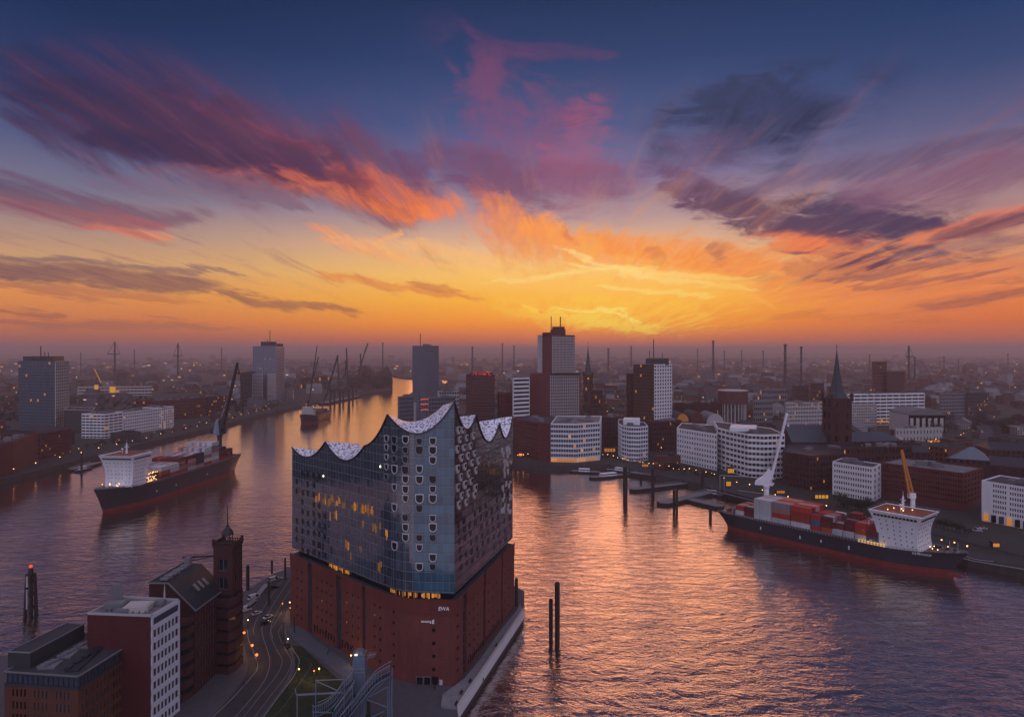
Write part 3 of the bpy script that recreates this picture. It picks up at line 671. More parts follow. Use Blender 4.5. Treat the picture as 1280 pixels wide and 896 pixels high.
for a, b in zip(rows, rows[1:]):
    for k in range(len(a) - 1): w.poly([a[k], b[k], b[k + 1], a[k + 1]], 0, True)
part('roof', w, M_SEQ, hall)
w = MB()                                        # dark edge profile along the crest of the glass
for a, b in zip(cols, cols[1:]):
    o1 = (a[0][0] + a[1][0] * 0.15, a[0][1] + a[1][1] * 0.15, a[2]); o2 = (b[0][0] + b[1][0] * 0.15, b[0][1] + b[1][1] * 0.15, b[2])
    w.beam(o1, o2, 0.5, 0.45)
part('roof_edge', w, M_IRON, hall)
# --- windows cut and blown into the glass
def local_mesh(name, w, m): return w.mesh(name, [m])
def outline(kind, W, H, n=8):
    if kind == 'u':      # flat head, round foot
        pts = [(-W / 2, H / 2), (-W / 2, -H * 0.05)] + [(-W / 2 * math.cos(math.pi * i / n), -H * 0.05 - H * 0.45 * math.sin(math.pi * i / n)) for i in range(1, n)] + [(W / 2, -H * 0.05), (W / 2, H / 2)]
    elif kind == 'o':
        pts = [(W / 2 * math.copysign(abs(math.cos(t)) ** 0.7, math.cos(t)), H / 2 * math.copysign(abs(math.sin(t)) ** 0.7, math.sin(t))) for t in [6.28318 * i / 14 for i in range(14)]][::-1]
    elif kind == 't':    # tongue
        pts = [(-W / 2, H / 2), (-W * 0.42, -H * 0.1), (-W * 0.2, -H / 2), (W * 0.25, -H / 2), (W * 0.45, 0), (W / 2, H / 2)]
    else: pts = [(-W / 2, H / 2), (-W / 2, -H / 2), (W / 2, -H / 2), (W / 2, H / 2)]
    return pts
def plate(pts, y0, y1):
    """outline in x,z; front at y0, back at y1 (front faces -y)"""
    w = MB(); n = len(pts)
    w.poly([(x, y0, z) for x, z in pts])
    for i in range(n):
        a, b = pts[i], pts[(i + 1) % n]
        w.poly([(a[0], y1, a[1]), (b[0], y1, b[1]), (b[0], y0, b[1]), (a[0], y0, a[1])])
    return w
def ring(pts, f, y0, y1, cxz=(0, 0)):
    w = MB(); n = len(pts); q_ = [(cxz[0] + (x - cxz[0]) * f, cxz[1] + (z - cxz[1]) * f) for x, z in pts]
    for i in range(n):
        a, b, c, d = pts[i], pts[(i + 1) % n], q_[(i + 1) % n], q_[i]
        w.poly([(a[0], y0, a[1]), (b[0], y0, b[1]), (c[0], y0, c[1]), (d[0], y0, d[1])])
        w.poly([(a[0], y1, a[1]), (b[0], y1, b[1]), (b[0], y0, b[1]), (a[0], y0, a[1])])
        w.poly([(d[0], y0, d[1]), (c[0], y0, c[1]), (c[0], y1, c[1]), (d[0], y1, d[1])])
    return w
M_RIM = mat('bright_window_rim', (0.72, 0.74, 0.78), 0.35, 0.3, var=0.2, vs=0.6)
M_BLK = mat('dark_window_pane', (0.008, 0.010, 0.014), 0.15, var=0.0)
PROT = {}
def proto(key, fn):
    if key not in PROT: PROT[key] = fn()
    return PROT[key]
def set_on(name, me, px, py, poly, off=0.0, rim=None, rimname='window_frame', parent=None):
    p, n = on_line(px, poly); z = zp(py, p[1])
    rz = math.atan2(n[0], -n[1])
    o = link_part(name, me, parent or hall, (p[0] + n[0] * off, p[1] + n[1] * off, z), rz)
    if rim is not None:
        c = bpy.data.objects.new(rimname, rim); COL.objects.link(c); c.parent = o
    return o
ux = plate(outline('u', 2.35, 2.75), -0.10, 0.25); up_ = proto('u', lambda: local_mesh('window', ux, M_BLK))
ur = proto('ur', lambda: local_mesh('window_frame', ring(outline('u', 2.85, 3.2), 0.83, -0.32, 0.2), M_RIM))
M_RIM2 = mat('grey_window_rim', (0.30, 0.33, 0.38), 0.3, 0.3, var=0.2, vs=0.6); ur2 = local_mesh('window_frame', ring(outline('u', 2.75, 3.1), 0.86, -0.5, 0.2), M_RIM2)
Z1 = lambda X, Y: (350 + X / 3.897, 490 + Y / 3.897)
dcols = [(745, (240, 283, 330, 425, 472, 520, 615, 660, 708, 805, 852)), (680, (238, 283, 375, 425, 520, 567, 708, 755, 852)), (613, (233, 283, 328, 378, 425, 472, 518, 612, 657, 708)),
         (560, (233, 275, 325, 375, 463, 560, 750)), (521, (225, 270, 318, 362, 412))]
for X, ys in dcols:
    for Y in ys:
        px, py = Z1(X, Y + rnd.uniform(-2, 2)); o = set_on('bay_window', up_, px, py, glass_line, 0.1, ur if rnd.random() < .65 else ur2)
        s_ = rnd.uniform(0.80, 1.06) * (1.0 if X > 540 else 0.85); o.scale = (s_, 1, s_)
ov = local_mesh('window', plate(outline('o', 1.7, 2.5), -0.06, 0.2), M_BLK)
ovl = [local_mesh('window', plate(outline('r', 0.6, 2.7), -0.06, 0.2), m_) for m_ in (M_LIT, M_LITD, M_LITD, M_LITD)]
n_oval = 0
for r in range(9):
    for c in range(6):
        if r < 1 and c in (0, 5): continue
        if (r, c) in ((1, 4), (1, 5), (2, 5), (3, 5)): continue
        px, py = Z1(82 + c * 27.5 + rnd.uniform(-1.5, 1.5), 388 + r * 47 + c * 6 + rnd.uniform(-3, 3))
        if rnd.random() < 0.9: set_on('window', ov, px, py, glass_line, 0.04); n_oval += 1
# warm rooms, in the bands the photograph shows
rooms = [(188, 505), (194, 512), (222, 512), (250, 512), (257, 518), (263, 525), (285, 520), (295, 535), (368, 560), (378, 555), (400, 565), (408, 572), (416, 568), (425, 575), (434, 570), (441, 578), (449, 574), (455, 582), (432, 580),
         (268, 598), (276, 606), (245, 598), (407, 640), (462, 655), (466, 668), (455, 660), (490, 648), (326, 742), (333, 750), (396, 765), (345, 800), (480, 850), (487, 842), (522, 690), (519, 700)]
rooms += [(X + rnd.uniform(-7, 7), Y + rnd.uniform(-8, 8)) for X, Y in rooms] + [(X + 6 * k, 520 + (X - 170) * .22 + rnd.uniform(-6, 6)) for X in (176, 210, 236, 270, 306, 352, 396) for k in range(3)]
for X, Y in rooms:
    px, py = Z1(X, Y); o = set_on('lit_window', rnd.choice(ovl), px, py, glass_line, 0.05); o.scale = (rnd.uniform(0.5, 1.2), 1, rnd.uniform(0.6, 1.25))
lg = local_mesh('balcony_light', plate(outline('o', 0.55, 0.8), -0.1, 0.2), M_LAMPW)
for X, Y in ((489, 362), (212, 408)): set_on('lamp', lg, *Z1(X, Y), glass_line, 0.08)
# white tongues on the river side
Z5 = lambda X, Y: (470 + X / 6.4, 480 + Y / 6.4)
tongues = [(657, 370), (688, 368), (668, 445), (722, 432), (775, 412), (648, 522), (700, 510), (752, 495), (680, 590), (730, 575), (785, 555), (650, 680), (707, 660), (765, 630), (815, 615), (675, 745), (737, 718), (797, 690), (650, 830), (708, 805), (762, 775)]
tongues = [Z5(*t) for t in tongues] + [Z1(*t) for t in ((865, 465), (900, 450), (930, 435), (950, 468), (883, 505), (915, 492), (945, 500), (870, 550), (905, 537))]
tg = local_mesh('balcony', plate(outline('t', 3.6, 2.6), -0.30, 0.2), M_RIM); tgd = local_mesh('window', plate(outline('t', 2.0, 1.3), -0.36, -0.2), M_BLK)
for px, py in tongues:
    o = set_on('balcony', tg, px, py, glass_line, 0.1); o.scale = (rnd.uniform(0.75, 1.1), 1, rnd.uniform(0.9, 1.12))
    c = bpy.data.objects.new('window', tgd); COL.objects.link(c); c.parent = o; c.location = (0.35, 0, 0.3)
tgs = local_mesh('balcony', plate(outline('t', 1.9, 2.0), -0.25, 0.2), M_RIM)
for i in range(40):
    X, Y = 1078 + rnd.random() * 52, 262 + rnd.random() * 330
    if X < 1078 + (Y - 300) * -0.02 + rnd.random() * 10: continue
    o = set_on('balcony', tgs, *Z1(X, Y), glass_line, 0.05); o.scale = (rnd.uniform(0.6, 1.3), 1, rnd.uniform(0.6, 1.3))
ov2 = local_mesh('window', plate(outline('o', 3.0, 2.6), -0.06, 0.2), M_BLK)
for r in range(6):
    for c in range(10):
        X = 868 + c * 27 + r * 3; Y = 640 + r * 42 - c * 17 + rnd.uniform(-4, 4)
        if X > 1125 or rnd.random() < 0.12: continue
        o = set_on('window', ov2, *Z1(X, Y), glass_line, 0.03); o.scale = (rnd.uniform(0.7, 1.1), 1, rnd.uniform(0.8, 1.1))
# --- plaza storey: set back, with warm light behind some of its glass
def inset(poly, d):
    c = (-45.0, 300.0); out = []
    for p in poly:
        l = math.hypot(p[0] - c[0], p[1] - c[1]); out.append((c[0] + (p[0] - c[0]) * (1 - d / l), c[1] + (p[1] - c[1]) * (1 - d / l)))
    return out
ring_pl = glass_line + [eB]
w = MB(); w.flat(ring_pl, ZG, 0); part('soffit', w, M_DARK, hall)
w = MB(); w.prism(inset(ring_pl, 3.0), ZB - 0.1, ZG - 0.02, 0, cap=False); part('plaza_glazing', w, M_BLK, hall)
gl, gl2, gl3 = [local_mesh('lit_pane', plate(outline('r', 0.55, 2.4), -0.06, 0.06), m_) for m_ in (M_LIT2, M_LIT, M_LITD)]
inl = inset(glass_line, 2.6)
Z2 = lambda X, Y: (350 + X / 3.797, 660 + Y / 3.797)
for i in range(52):
    if i < 22: X = 236 + 92 * (i / 21.0) ** 1.1
    else: X = 528 + 238 * (i - 22) / 29.0
    px = Z2(X, 0)[0] + rnd.uniform(-0.3, 0.3); p, n = on_line(px, inl)
    if p is None or rnd.random() < 0.16: continue
    o = link_part('lit_pane', rnd.choice((gl, gl2, gl2, gl3)), hall, (p[0] + n[0] * 0.2, p[1] + n[1] * 0.2, (ZB + ZG) / 2 - 0.1 + rnd.uniform(-0.25, 0.1)), math.atan2(n[0], -n[1])); o.scale = (rnd.uniform(0.5, 1.3), 1, rnd.uniform(0.45, 1.0))
# --- the brick warehouse
bL, bC1, bC2, bR = (-95.6, 294.6), (-40.2, 240.2), (-19.6, 238.6), (1.0, 310.4)
k1, k2 = toward(bC1, bL, 20.0), toward(bC1, bC2, 9.0)
k3, k4 = toward(bC2, bC1, 2.0), toward(bC2, bR, 2.0)
brick_line = [bL] + bez(k1, bC1, k2, 10) + bez(k3, bC2, k4, 3) + [bR]
slots = [Z2(x, 0)[0] for x in (133, 152, 267, 290, 392, 422, 868, 885, 965, 976, 1050, 1057)]
def walk(poly, z0, z1, w, mi=0, off=0.0, skip=()):
    xs = sorted(set([xpix(p) for p in poly] + list(slots)))
    xs = [x for x in xs if xpix(poly[0]) <= x <= xpix(poly[-1])]
    for a, b in zip(xs, xs[1:]):
        if any(abs(a - slots[i]) < 1e-6 for i in range(0, 12, 2)): continue
        (pa, na), (pb, nb) = on_line(a + 1e-4, poly), on_line(b - 1e-4, poly)
        if pa is None or pb is None: continue
        P = [(pa[0] + na[0] * off, pa[1] + na[1] * off), (pb[0] + nb[0] * off, pb[1] + nb[1] * off)]
        w.poly([(*P[0], z0), (*P[1], z0), (*P[1], z1), (*P[0], z1)], mi)
w = MB(); walk(brick_line, 4.6, ZB, w, 0)
for a, b in ((bR, eB), (eB, bL)): w.poly([(*a, 4.6), (*b, 4.6), (*b, ZB), (*a, ZB)])
for i in range(0, 12, 2):                       # reveals of the tall slots
    for x, s_ in ((slots[i], 1), (slots[i + 1], -1)):
        p, n = on_line(x, brick_line); q_ = (p[0] - n[0] * 1.2, p[1] - n[1] * 1.2)
        f = [(*p, 4.6), (*q_, 4.6), (*q_, ZB), (*p, ZB)]
        w.poly(f if s_ > 0 else f[::-1])
part('brick_wall', w, M_BRICKE, hall)
w = MB(); w.flat(brick_line + [eB], ZB, 0); part('terrace', w, M_PAVE, hall)
w = MB(); walk(brick_line, ZB - 4.6, ZB + 0.9, w, 0, 0.22)            # paler band of new brick round the top, with the parapet
xs_ = [p for p in brick_line]
part('brick_band', w, brick('new_brick', (0.150, 0.034, 0.026), 0.12), hall)
for i in range(0, 12, 2):                       # dark tall stair windows in the slots, with floor plates
    a, b = slots[i], slots[i + 1]; (pa, na), (pb, nb) = on_line(a + 1e-3, brick_line), on_line(b - 1e-3, brick_line)
    P = [(pa[0] - na[0] * 0.8, pa[1] - na[1] * 0.8), (pb[0] - nb[0] * 0.8, pb[1] - nb[1] * 0.8)]
    w = MB(); w.poly([(*P[0], 4.6), (*P[1], 4.6), (*P[1], ZB), (*P[0], ZB)])
    o = part('slot_window', w, M_GLASSB, hall)
    w = MB()
    for z in (8, 12, 16, 20, 24, 28, 32): w.beam((P[0][0] + na[0] * 0.3, P[0][1] + na[1] * 0.3, z), (P[1][0] + na[0] * 0.3, P[1][1] + na[1] * 0.3, z), 0.35, 0.5)
    w.beam(((P[0][0] + P[1][0]) / 2 + na[0] * .3, (P[0][1] + P[1][1]) / 2 + na[1] * .3, 5), ((P[0][0] + P[1][0]) / 2 + na[0] * .3, (P[0][1] + P[1][1]) / 2 + na[1] * .3, ZB - .2), .2)
    part('floor_edge', w, M_DARK, o)
lw = local_mesh('loophole', plate(outline('r', 0.75, 0.9), -0.03, 0.2), M_BLK)
for grp, Xs in enumerate(((82, 103), (178, 200, 221, 243), (318, 345, 372), (450, 476, 505, 540))):
    for j, X in enumerate(Xs):
        for r in range(6):
            if grp == 3 and j == 2: continue
            t = (Z2(X, 0)[0] - pl) / (kC1 - pl)
            px = Z2(X, 0)[0]; p, n = on_line(px, brick_line); z = 29.0 - r * 3.9 - (0.3 if j % 2 else 0)
            if z < 7: continue
            link_part('loophole', lw, hall, (p[0] + n[0] * 0.03, p[1] + n[1] * 0.03, z), math.atan2(n[0], -n[1]))
for X in (730,):
    for Y in (483, 545, 606, 668):
        o = set_on('loophole', lw, *Z2(X, Y), brick_line, 0.03); o.scale = (1.5, 1, 1.3)
for Xs in ((845,), (900, 920, 940), (990, 1010, 1030), (1068, 1085)):
    for X in Xs:
        for r in range(6):
            px = Z2(X, 0)[0]; p, n = on_line(px, brick_line); z = 29.0 - r * 3.9
            o = link_part('loophole', lw, hall, (p[0] + n[0] * 0.03, p[1] + n[1] * 0.03, z), math.atan2(n[0], -n[1])); o.scale = (2.2, 1, 0.9)
rd = local_mesh('lower_window', plate(outline('u', 1.0, 3.0), -0.03, 0.2), M_BLK)     # tall dark ground floor openings
for i in range(14):
    px = Z2(165 + i * 13.2, 0)[0]
    if any(slots[k] - 1 < px < slots[k + 1] + 1 for k in range(0, 12, 2)): continue
    p, n = on_line(px, brick_line); o = link_part('ground_window', rd, hall, (p[0] + n[0] * 0.03, p[1] + n[1] * 0.03, 8.0), math.atan2(n[0], -n[1])); o.scale = (1, 1, rnd.uniform(0.6, 1.2))
for i in range(16):
    px = Z2(895 + i * 9.6, 0)[0]
    if any(slots[k] - 0.6 < px < slots[k + 1] + 0.6 for k in range(0, 12, 2)): continue
    p, n = on_line(px, brick_line); o = link_part('ground_window', rd, hall, (p[0] + n[0] * 0.03, p[1] + n[1] * 0.03, 7.6), math.atan2(n[0], -n[1])); o.scale = (1.5, 1, rnd.uniform(0.6, 1.0))
dr = local_mesh('door', plate(outline('r', 2.6, 3.0), -0.05, 0.3), M_BLK); drf = local_mesh('door_frame', ring(outline('r', 2.95, 3.35), 0.86, -0.12, 0.2), M_METAL)
for X in (665, 697): set_on('door', dr, *Z2(X, 725), brick_line, 0.05, drf, 'door_frame')
dr2 = local_mesh('door', plate(outline('u', 2.2, 3.0), -0.05, 0.3), M_BLK); o = set_on('door', dr2, *Z2(735, 723), brick_line, 0.05)
wd2 = local_mesh('door', plate(outline('r', 1.1, 1.8), -0.1, 0.3), M_RIM); o = set_on('hatch', wd2, *Z2(764, 730), brick_line, 0.05)
# --- lettering on the brick
def letters(name, txt, size, px, py, poly, off, m, parent, extr=0.12, xs=1.0, shear=0.0):
    cu = bpy.data.curves.new(name, 'FONT'); cu.body = txt; cu.size = size; cu.extrude = extr; cu.align_x = 'CENTER'; cu.shear = shear
    ob = bpy.data.objects.new('tmp_text', cu); COL.objects.link(ob)
    bpy.context.view_layer.update()
    me = bpy.data.meshes.new_from_object(ob.evaluated_get(bpy.context.evaluated_depsgraph_get()))
    bpy.data.objects.remove(ob); me.materials.clear(); me.materials.append(m)
    if isinstance(poly, list): p, n = on_line(px, poly); z = zp(py, p[1])
    else: p, n, z = poly
    o = bpy.data.objects.new(name, me); COL.objects.link(o); o.parent = parent
    o.location = Vector((p[0] + n[0] * off, p[1] + n[1] * off, z)) - org(parent)
    o.rotation_euler = (R_(90), 0, math.atan2(n[0], -n[1])); o.scale = (xs, 1, 1); return o
M_LET = mat('white_letters', (0.75, 0.76, 0.80), 0.5, var=0.0, emis=(0.8, 0.85, 1.0), es=0.12)
letters('lettering', 'EWA', 1.75, *Z2(777, 388), brick_line, 0.30, M_LET, hall, shear=0.15)
letters('lettering', 'eousting', 1.15, *Z2(694, 446), brick_line, 0.08, M_LET, hall, xs=0.92)
letters('lettering', 'g', 2.0, *Z2(727, 446), brick_line, 0.08, M_LET, hall)
# --- things beside it: quay promenade with its white parapet
w = MB()
pr_in = [gp(553, 870), gp(580, 850), gp(600, 826), gp(625, 790), gp(647, 763)]
w.prism([gp(551, 884.5)[:2], (-18.0, 222.2), (4.9, 305.6), gp(650, 757)[:2]] + [p[:2] for p in pr_in[::-1]], 5.0, 5.7, 0)
single('promenade', w, mat('promenade_slabs', (0.20, 0.205, 0.22), 0.8, var=0.22, vs=0.5), kind='structure')
par = root('quay_parapet', 'long white quay parapet along the promenade beside the glass concert hall', 'parapet', (-17.8, 222, 5))
w = MB(); A_, B_ = Vector((-17.75, 222.0, 0)), Vector((5.15, 305.9, 0)); n_ = Vector((0.965, -0.263, 0))
for i in range(14):
    a = A_.lerp(B_, i / 14 + 0.0008); b = A_.lerp(B_, (i + 1) / 14 - 0.0008)
    w.prism([(a.x, a.y), (a.x + n_.x * 0.35, a.y + n_.y * 0.35), (b.x + n_.x * 0.35, b.y + n_.y * 0.35), (b.x, b.y)], 2.2, 6.7, 0, bottom=True)
part('wall_panels', w, M_WHITE, par)
w = MB(); w.beam((A_.x + n_.x * 0.17, A_.y + n_.y * 0.17, 6.82), (B_.x + n_.x * 0.17, B_.y + n_.y * 0.17, 6.82), 0.7, 0.2); part('coping', w, M_PALE, par)

# ================================================================ buildings with real window openings
def lerp2(a, b, t): return (a[0] + (b[0] - a[0]) * t, a[1] + (b[1] - a[1]) * t)
def open_wall(w, a, b, z0, z1, nx, nz, fw, fh, rec=0.35, mi=0, m0=0.0, m1=0.0, zb=0.0, zt=0.0, group=1, pier=0.0):
    """wall a-b with nx by nz openings; returns (centre, width, height, normal) of every opening"""
    L = math.hypot(b[0] - a[0], b[1] - a[1]); t_ = ((b[0] - a[0]) / L, (b[1] - a[1]) / L); n = (t_[1], -t_[0])
    U0, U1, V0, V1 = m0, L - m1, z0 + zb, z1 - zt
    cw = (U1 - U0) / nx; ch = (V1 - V0) / nz
    us = [0.0]; op = []
    for i in range(nx):
        if group > 1:
            gi = i % group; gw = cw * group - pier; c0 = U0 + (i - gi) * cw + pier / 2 + gw * (gi + 0.5) / group; ww = gw / group * fw
        else: c0 = U0 + (i + 0.5) * cw; ww = cw * fw
        op.append((c0 - ww / 2, c0 + ww / 2))
    def P(u, z, d=0.0): return (a[0] + t_[0] * u - n[0] * d, a[1] + t_[1] * u - n[1] * d, z)
    rows = [(V0 + (j + 0.5) * ch - ch * fh / 2, V0 + (j + 0.5) * ch + ch * fh / 2) for j in range(nz)]
    zc = z0
    for lo, hi in rows:
        w.poly([P(0, zc), P(L, zc), P(L, lo), P(0, lo)], mi); zc = hi
        uc = 0.0
        for x0, x1 in op:
            w.poly([P(uc, lo), P(x0, lo), P(x0, hi), P(uc, hi)], mi); uc = x1
            w.poly([P(x0, lo), P(x0, lo, rec), P(x0, hi, rec), P(x0, hi)][::-1], mi); w.poly([P(x1, lo), P(x1, lo, rec), P(x1, hi, rec), P(x1, hi)], mi)
            w.poly([P(x0, lo), P(x1, lo), P(x1, lo, rec), P(x0, lo, rec)], mi); w.poly([P(x0, hi), P(x0, hi, rec), P(x1, hi, rec), P(x1, hi)], mi)
        w.poly([P(uc, lo), P(L, lo), P(L, hi), P(uc, hi)], mi)
    w.poly([P(0, zc), P(L, zc), P(L, z1), P(0, z1)], mi)
    res = []
    for lo, hi in rows:
        for x0, x1 in op: res.append((P((x0 + x1) / 2, (lo + hi) / 2, rec), x1 - x0, hi - lo, n))
    return res
PANE = {}
def pane_mesh(W, H, m, bar=None):
    k = (round(W, 2), round(H, 2), m.name)
    if k not in PANE:
        w = MB(); w.box((0, 0.04, 0), (W + 0.04, 0.08, H + 0.04)); PANE[k] = w.mesh('window', [m])
    return PANE[k]
def bar_mesh(W, H):
    k = ('bar', round(W, 2), round(H, 2))
    if k not in PANE:
        w = MB()
        for x in (-W / 2 + 0.06, 0, W / 2 - 0.06): w.box((x, -0.03, 0), (0.12, 0.08, H))
        for z in (-H / 2 + 0.06, H / 2 - 0.06): w.box((0, -0.034, z), (W, 0.08, 0.12))
        PANE[k] = w.mesh('window_frame', [M_METAL])
    return PANE[k]
def hang_windows(res, parent, lit=0.05, glass=None, frames=False, limit=100, litm=None):
    glass = glass or M_GLASS
    vis = [r for r in res if (r[0][0] * r[3][0] + r[0][1] * r[3][1]) < 0]
    vis.sort(key=lambda r: -r[1] * r[2] * abs(r[0][0] * r[3][0] + r[0][1] * r[3][1]) / (r[0][0] ** 2 + r[0][1] ** 2) ** 1.5)
    vis = vis[:limit]; ids = set(id(r) for r in vis); rest = [r for r in res if id(r) not in ids]
    for c, W, H, n in vis:
        on = rnd.random() < lit
        o = link_part('lit_window' if on else 'window', pane_mesh(W, H, (litm or (M_LIT if rnd.random() < 0.6 else M_LIT2)) if on else glass), parent, c, math.atan2(n[0], -n[1]))
        if frames:
            f = bpy.data.objects.new('window_frame', bar_mesh(W, H)); COL.objects.link(f); f.parent = o
    if rest:
        w = MB()
        for c, W, H, n in rest:
            w.box((c[0] - n[0] * 0.04, c[1] - n[1] * 0.04, c[2]), (W + 0.04, 0.08, H + 0.04), math.atan2(n[0], -n[1]), 1 if rnd.random() < lit else 0)
        part('window', w, [glass, M_LIT], parent, stuff=True)
def roof_kit(parent, pts, z, m=None, par=0.7, wallm=None, boxes=2, seed=0, bs=1.0):
    """flat roof inside a parapet, with plant boxes standing on it"""
    r = random.Random(seed); c = (sum(p[0] for p in pts) / len(pts), sum(p[1] for p in pts) / len(pts))
    w = MB(); w.flat([lerp2(p, c, 0.012) for p in pts], z - 0.05); part('roof', w, m or M_ROOF, parent)
    w = MB(); n = len(pts); q_ = [lerp2(p, c, 0.03) for p in pts]
    for i in range(n):
        a, b, d, e = pts[i], pts[(i + 1) % n], q_[(i + 1) % n], q_[i]
        w.poly([(*a, z - 0.06), (*b, z - 0.06), (*b, z + par), (*a, z + par)]); w.poly([(*a, z + par), (*b, z + par), (*d, z + par), (*e, z + par)])
        w.poly([(*d, z - 0.06), (*e, z - 0.06), (*e, z + par), (*d, z + par)])
    part('parapet', w, wallm or M_PALE, parent)
    for i in range(boxes + 2 if boxes else 0):
        p = lerp2(pts[r.randrange(n)], c, r.uniform(0.45, 0.95)); w = MB()
        ang = math.atan2(pts[1][1] - pts[0][1], pts[1][0] - pts[0][0])
        sx, sy, sz = r.uniform(4, 9) * bs, r.uniform(3, 6) * bs, r.uniform(1.6, 3.4) * bs
        w.box((p[0], p[1], z + sz / 2), (sx, sy, sz), ang); w.box((p[0], p[1], z + sz + 0.1), (sx + 0.5, sy + 0.5, 0.2), ang)
        for k in range(3): w.box((p[0] + r.uniform(-sx, sx) * 0.8, p[1] + r.uniform(-sy, sy), z + 0.5), (1.6, 1.2, 1.0), ang)
        part('roof_plant', w, M_GREY if r.random() < 0.6 else M_ROOFL, parent)
def block(name, label, cat, pts, z1, faces, wall, z0=4.6, roof=None, lit=0.05, glass=None, boxes=4, par=0.7, group=None, frames=False, limit=100, seed=0, parw=None, litm=None, bs=1.0):
    """building over a counter-clockwise plan; faces[i] gives the openings of edge i (None: blank)"""
    c = (sum(p[0] for p in pts) / len(pts), sum(p[1] for p in pts) / len(pts))
    t = root(name, label, cat, (c[0], c[1], 5.0), group)
    w = MB(); res = []; n = len(pts)
    for i in range(n):
        a, b = pts[i], pts[(i + 1) % n]; fc = faces[i] if i < len(faces) else None
        if fc: res += open_wall(w, a, b, z0, z1, **fc)
        else: w.poly([(*a, z0), (*b, z0), (*b, z1), (*a, z1)])
    part('wall', w, wall, t)
    if res: hang_windows(res, t, lit, glass, frames, limit, litm)
    roof_kit(t, pts, z1, roof, par, parw or wall, boxes, seed or rnd.randrange(9999), bs)
    return t
def para(A, B, C):
    """plan from three visible corners left, front, right"""
    return [A, B, C, (A[0] + C[0] - B[0], A[1] + C[1] - B[1])]
def pY(px, Y): return (xp(px, Y), Y)
def fs(nx, nz, fw=0.6, fh=0.6, **k): return dict(nx=nx, nz=nz, fw=fw, fh=fh, **k)

# ================================================================ foreground left: brick blocks along the street
Z3 = lambda X, Y: (X / 3.247, 620 + Y / 3.247)
# office block with a glazed attic and a dark roof house
P1 = [(-145, 195), (-122, 192), (-118.6, 219), (-141, 222)]
ofb = block('office_block', 'orange brick office block with dark glazed attic at lower left corner of the picture', 'office block', P1, 26.4,
            [fs(12, 6, 0.56, 0.62, rec=0.4, group=4, pier=2.0, m0=1.2, m1=1.2, zb=0.5), fs(18, 6, 0.58, 0.62, rec=0.4, m0=0.8, m1=0.8, zb=0.5), None, None], M_BRICKO, boxes=0, frames=True, lit=0.0, seed=3, parw=M_DARK)
w = MB(); Pa = [lerp2(p, (-131.5, 207), 0.03) for p in P1]; res = open_wall(w, Pa[0], Pa[1], 26.5, 29.8, 14, 1, 0.78, 0.76, 0.25); res += open_wall(w, Pa[1], Pa[2], 26.5, 29.8, 20, 1, 0.74, 0.76, 0.25)
for i in (2, 3): w.poly([(*Pa[i], 26.5), (*Pa[(i + 1) % 4], 26.5), (*Pa[(i + 1) % 4], 29.8), (*Pa[i], 29.8)])
att = part('attic', w, M_DARK, ofb)
for c, W, H, n in res: 
    o = bpy.data.objects.new('window', pane_mesh(W, H, M_GLASSB)); COL.objects.link(o); o.parent = att; o.location = Vector(c) - org(att); o.rotation_euler = (0, 0, math.atan2(n[0], -n[1]))
w = MB(); w.prism(P1, 29.8, 30.2, 0, bottom=True); part('roof', w, M_ROOF, ofb)
w = MB()
for a, b in zip(P1, P1[1:] + P1[:1]): w.beam((*a, 30.35), (*b, 30.35), 0.45, 0.35)
part('cornice', w, M_GREY, ofb)
w = MB(); Ph = [(-146.2, 198), (-139.2, 197.3), (-136.6, 218), (-142.5, 219)]; w.prism(Ph, 30.2, 34.6, 0); ph = part('roof_house', w, M_DARK, ofb)
w = MB()
for a, b in zip(Ph, Ph[1:] + Ph[:1]): w.beam((*a, 34.75), (*b, 34.75), 0.35, 0.3)
part('edge_trim', w, M_METAL, ph)
for k, (x, y, sx, sy, m) in enumerate(((-134.5, 199, 4.5, 5, M_ROOFL), (-133.8, 206, 3.6, 5.5, M_GREY), (-132.8, 212, 4.0, 4.2, M_ROOFL), (-126.8, 204, 3.2, 18, M_SLATE))):
    w = MB(); w.box((x, y, 30.45), (sx, sy, 0.5), 0.12)
    for j in range(5): w.box((x - sx * 0.3 + 0.3 * j, y - sy / 2 + sy * (j + 0.5) / 5, 30.9 + 0.1 * (j % 3)), (sx * 0.5, sy / 8, 0.5), 0.12)
    part('roof_plant', w, m, ofb)
# white fronted block with a blank red flank
P2 = [(-131, 210.6), (-110.4, 208.7), (-108.4, 222.2), (-128, 225)]
wb = block('white_fronted_block', 'tall block with blank dark red flank and white window front, beside the glazed attic office', 'office block', P2, 40.6,
           [None, fs(7, 8, 0.66, 0.60, rec=0.35, m0=0.8, m1=0.8, zt=3.6, zb=0.6), None, None], brick('oxblood_render', (0.080, 0.014, 0.014), 0.12), boxes=0, lit=0.0, frames=True, seed=5, parw=M_PALE, roof=M_ROOFL)
w = MB(); L2 = math.hypot(2.0, 13.5); n2 = (13.5 / L2, -2.0 / L2)
def face2(t0, t1, z0, z1, d0=0.0, d1=0.30, mi=0):
    a = lerp2(P2[1], P2[2], t0); b = lerp2(P2[1], P2[2], t1)
    w.prism([(a[0] + n2[0] * d0, a[1] + n2[1] * d0), (a[0] + n2[0] * d1, a[1] + n2[1] * d1), (b[0] + n2[0] * d1, b[1] + n2[1] * d1), (b[0] + n2[0] * d0, b[1] + n2[1] * d0)], z0, z1, mi, bottom=True)
pit = (40.6 - 3.6 - 5.2) / 8
for j in range(9):
    zc = 5.2 + j * pit; face2(0.0, 1.0, max(4.7, zc - pit * 0.20), zc + pit * 0.20)
